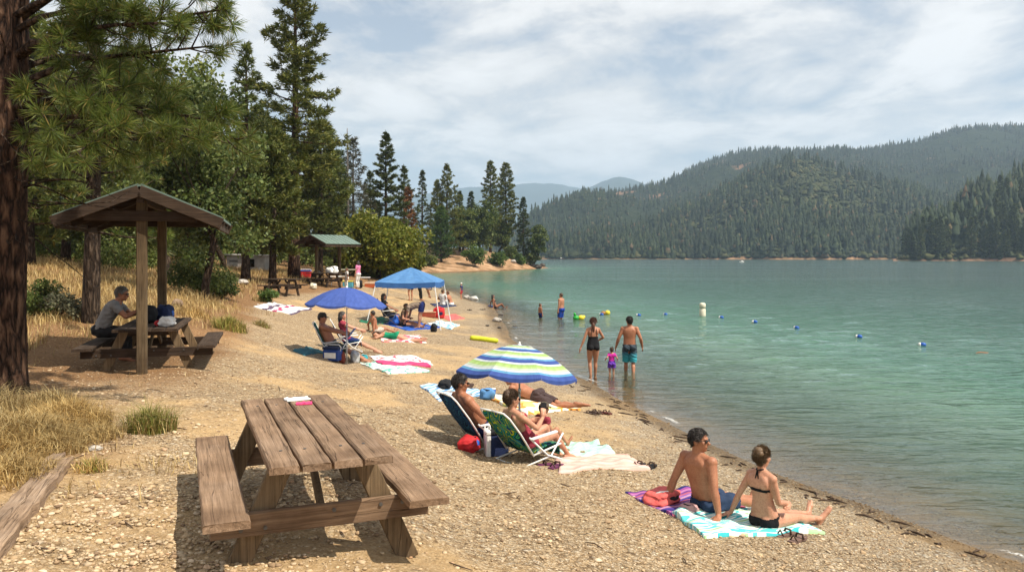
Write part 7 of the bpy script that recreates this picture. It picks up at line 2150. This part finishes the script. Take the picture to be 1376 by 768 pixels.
def grass_clump(label, px, py, R_, H_, n, mat_, seed, lean=.6, w=.004, name='grass_tuft', cat='grass tuft', mix=None, group=None):
    r = np.random.default_rng(seed); p = G(px, py)
    o = thing(name, label, cat, p, 0, group)
    a = r.random(n) * 6.283; rr = R_ * r.random(n) ** .7
    x, y = rr * np.cos(a), rr * np.sin(a)
    z = ground(p.x + x, p.y + y) - p.z - .02
    P = np.stack([x, y, z], -1)
    v, f = blades(P, H_ * (.45 + .6 * r.random(n)) * (1 - .35 * rr / R_), np.full(n, w), lean, r, .5)
    if mix:
        k = int(n * mix)
        link('green_blades', fast_mesh('green_blades', v[k * 6:], np.concatenate([np.arange(n - k)[:, None] * 6 + np.array([0, 1, 2, 3]), np.arange(n - k)[:, None] * 6 + np.array([3, 2, 4, 5])])), o, LF_RUSH)
        v = v[:k * 6]; n = k
        f = np.concatenate([np.arange(n)[:, None] * 6 + np.array([0, 1, 2, 3]), np.arange(n)[:, None] * 6 + np.array([3, 2, 4, 5])])
    link('blades', fast_mesh('blades', v, f), o, mat_)
    return o
grass_clump('green rush tuft with straw at its foot, between the foreground table and the shelter', 201, 578, .27, .50, 900, LF_STRAW, 1, .75, .004, mix=.35)
grass_clump('green rush tuft right of the near shelter', 308, 441, .42, .52, 900, LF_STRAW, 2, .7, .006, mix=.25)
grass_clump('small half dry tuft next to the green rush tuft right of the shelter', 353, 438, .24, .32, 320, LF_STRAW, 3, .9, .006, mix=.6)
grass_clump('small dry tuft with green tips at the end of the split timber', 124, 630, .14, .22, 260, LF_STRAW, 4, 1.0, .0035, mix=.7)
for i, (px, py, R_, H_, n, lab) in enumerate([(30, 598, .50, .55, 2600, 'thick golden grass clump in front of the big pine trunk'), (92, 572, .42, .52, 2000, 'golden grass clump right of the big pine trunk'), (-30, 560, .5, .6, 1600, 'golden grass clump at the left picture edge behind the big trunk'),
                                      (70, 548, .4, .42, 1300, 'shorter golden grass behind the thick clump, right of the big trunk'), (8, 640, .38, .34, 1300, 'low matted golden grass nearest the split timber'), (128, 590, .28, .3, 700, 'thin golden grass at the right end of the row of clumps'), (60, 610, .34, .36, 1100, 'matted golden grass between the thick clump and the split timber')]):
    grass_clump(lab, px, py, R_, H_, n, LF_STRAW, 50 + i, .95, .0034, 'grass_clump', 'grass clump', None, 'golden grass clumps by the big pine')
for i, (px, py, R_, H_, n, lab) in enumerate([(262, 425, .4, .5, 420, 'tall straw behind the rear post of the near shelter'), (350, 405, .35, .4, 260, 'straw beside the small green weed'), (170, 430, .4, .45, 400, 'tall straw left of the man at the shelter table'), (285, 412, .4, .45, 380, 'tall straw below the green shrub')]):
    grass_clump(lab, px, py, R_, H_, n, LF_STRAW, 70 + i, .8, .006, 'grass_clump', 'grass clump')

# brushy undergrowth that closes the wood on the left
n = 900
d = np.concatenate([rng.uniform(44, 92, 600), rng.uniform(36, 46, 300)]); px = np.concatenate([rng.uniform(-30, 470, 600), rng.uniform(-30, 230, 300)])
x = (px - CXP) / FPX * d; z = ground(x, d)
q = (smooth_noise(x, d, .16, 3) + .6 * rng.normal(size=n) > -.35) & ~((d < 62) & (px > 300)) & ~((d < 46) & (px > 205)) & ~((d < 46) & (rng.random(n) < .55))
P = np.stack([x, d, z], -1)[q]
k = len(P); per = 230
R_ = (.45 + .85 * rng.random(k)) * np.where(P[:, 1] < 46, .62, 1.15); Hs = R_ * (.8 + .9 * rng.random(k))
c = np.repeat(P, per, 0); g = unit(rng.normal(size=c.shape)) * rng.random((len(c), 1)) ** .4
c = c + g * np.stack([np.repeat(R_, per)] * 2 + [np.repeat(Hs, per)], -1) + np.array([0, 0, 1]) * np.repeat(Hs * .75, per)[:, None]
sz = (.10 + .10 * rng.random(len(c))) * np.clip(c[:, 1] / 50, .6, 1.5)
v, f = leaf_quads(c, g + .6 * rng.normal(size=c.shape), sz, sz * .4, rng)
tag(link('undergrowth', fast_mesh('undergrowth', v, f), None, LF_OAK), 'dark leafy undergrowth filling the wood on the left', None, None, 'stuff')

# pebbles: the loose stones lying on the beach
def pebble_templates():
    T_ = []
    for s_, sub in ((1, 1), (2, 1), (3, 1), (4, 2)):
        bm = bmesh.new(); bmesh.ops.create_icosphere(bm, subdivisions=sub, radius=1)
        k = V((s_ * 7.3, 2, 1))
        v = np.array([tuple(q.co * (1 + .35 * mnoise.noise(q.co * 1.1 + k))) for q in bm.verts]) * np.array([1, .78, .5])
        bm.verts.index_update(); f = np.array([[q.index for q in t.verts] for t in bm.faces]); bm.free(); T_.append((v, f))
    return T_
PT = pebble_templates()
def pebble_field(n, drange, pxr, szr, seed, tsel, keep):
    r = np.random.default_rng(seed)
    d = np.exp(r.uniform(math.log(drange[0]), math.log(drange[1]), n)); px = r.uniform(*pxr, n)
    x = (px - CXP) / FPX * d; z = ground(x, d)
    k = keep(x, d, z, r)
    x, d, z = x[k], d[k], z[k]
    s_ = szr[0] * (szr[1] / szr[0]) ** (r.random(len(x)) ** 2.2)
    out = []; n0 = 0
    w = r.integers(0, len(tsel), len(x))
    for i, ti in enumerate(tsel):
        tv, tf = PT[ti]; q = np.nonzero(w == i)[0]
        a = r.random(len(q)) * 6.28; c_, s2 = np.cos(a)[:, None], np.sin(a)[:, None]
        S = s_[q][:, None]
        vx = (tv[:, 0] * c_ - tv[:, 1] * s2) * S; vy = (tv[:, 0] * s2 + tv[:, 1] * c_) * S; vz = tv[:, 2] * S * (.7 + .5 * r.random((len(q), 1)))
        v = np.stack([vx + x[q][:, None], vy + d[q][:, None], vz + z[q][:, None] + s_[q][:, None] * .18], -1).reshape(-1, 3)
        out.append((v, (tf[None] + (np.arange(len(q)) * len(tv))[:, None, None]).reshape(-1, 3)))
    return join(out)
def M_pebble():
    m, nt, b = new_mat('beach_stones')
    gi = N(nt, 'ShaderNodeNewGeometry')
    r = ramp(nt, gi.outputs['Random Per Island'], [(0, (.18, .12, .075)), (.14, (.36, .25, .15)), (.4, (.52, .385, .23)), (.62, (.44, .345, .235)), (.8, (.58, .45, .29)), (.95, (.66, .55, .40)), (1, (.42, .24, .13))])
    n1 = N(nt, 'ShaderNodeTexNoise'); n1.inputs['Scale'].default_value = 60; n1.inputs['Detail'].default_value = 4; L(nt, gi.outputs['Position'], n1.inputs['Vector'])
    r2 = ramp(nt, n1.outputs[0], [(.3, (.75, .73, .7)), (.7, (1.1, 1.08, 1.05))])
    c = mixc(nt, 1.0, r.outputs[0], r2.outputs[0], 'MULTIPLY')
    sx = N(nt, 'ShaderNodeSeparateXYZ'); L(nt, gi.outputs['Position'], sx.inputs[0])
    wet = ramp(nt, sx.outputs[2], [(.03, (1, 1, 1)), (.13, (0, 0, 0))]).outputs[0]
    c = mixc(nt, wet, c, mixc(nt, 1.0, c, (.42, .38, .32), 'MULTIPLY'))
    L(nt, c, b.inputs['Base Color']); b.inputs['Roughness'].default_value = .8; b.inputs['Specular IOR Level'].default_value = .25
    return m
rn = lambda x, y: smooth_noise(x, y, .7, 31) * .5 + smooth_noise(x, y, 1.9, 33) * .4
def kp(x, d, z, r):
    bare = np.exp(-(((x + .2) / 1.6) ** 2 + ((d - 7.2) / 2.2) ** 2)) * .6
    return (z > -.25) & (r.random(len(x)) < np.clip(.62 + .6 * rn(x, d) - bare - np.clip((z - 1.30) * 3, 0, .85) * (x < -3), .03, 1))
a = pebble_field(95000, (4.6, 34), (-40, 1420), (.006, .021), 5, (0, 1, 2), kp)
b = pebble_field(4200, (4.6, 16), (-40, 1400), (.012, .036), 6, (3,), lambda x, d, z, r: kp(x, d, z, r) & (r.random(len(x)) < .8))
c = pebble_field(12000, (4.7, 8.5), (-60, 760), (.008, .030), 8, (0, 1, 2, 3), lambda x, d, z, r: r.random(len(x)) < np.clip(.3 + 1.1 * smooth_noise(x, d, 1.1, 41), .02, 1))
v, f = join([a, b, c])
tag(link('pebbles', fast_mesh('pebbles', v, f, smooth=True), None, M_pebble()), 'loose pebbles scattered over the beach', None, None, 'stuff')
# dead twigs and weed in the drift line
tw = MB(); rr = random.Random(12)
for k in range(230):
    if k < 70: continue
    px, py = rr.uniform(0, 1000), rr.uniform(430, 767)
    if k > 120:
        t = rr.random(); i = int(t * 12) + 1; (x0, y0), (x1, y1) = SHORE_PX[i], SHORE_PX[i + 1]; u = rr.random()
        px, py = x0 + (x1 - x0) * u - rr.uniform(4, 34) * (y0 / 600), y0 + (y1 - y0) * u + rr.uniform(-2, 6)
    p = G(px, py)
    if p.y > 40 or p.z < .02: continue
    a = rr.random() * 6.28; Ls = rr.uniform(.03, .13) * (1 if p.y < 12 else 1.5); u = V((math.cos(a), math.sin(a), 0)) * Ls; c = V((-u.y, u.x, 0)) * rr.uniform(-.3, .3)
    q0, q1 = p - u, p + u
    q0.z = gz(q0.x, q0.y) + .008; q1.z = gz(q1.x, q1.y) + .008; mid = p + c + V((0, 0, .015))
    tw.tube([q0, mid, q1], [.003, .006, .003] if k < 120 else [.006, .014, .006], 5)
tag(tw.build('drift_litter', M_plain('dark_drift_wood', (.07, .045, .03), .9, .5, 9), None, True), 'twigs and dark drift litter strewn on the beach', None, None, 'stuff')
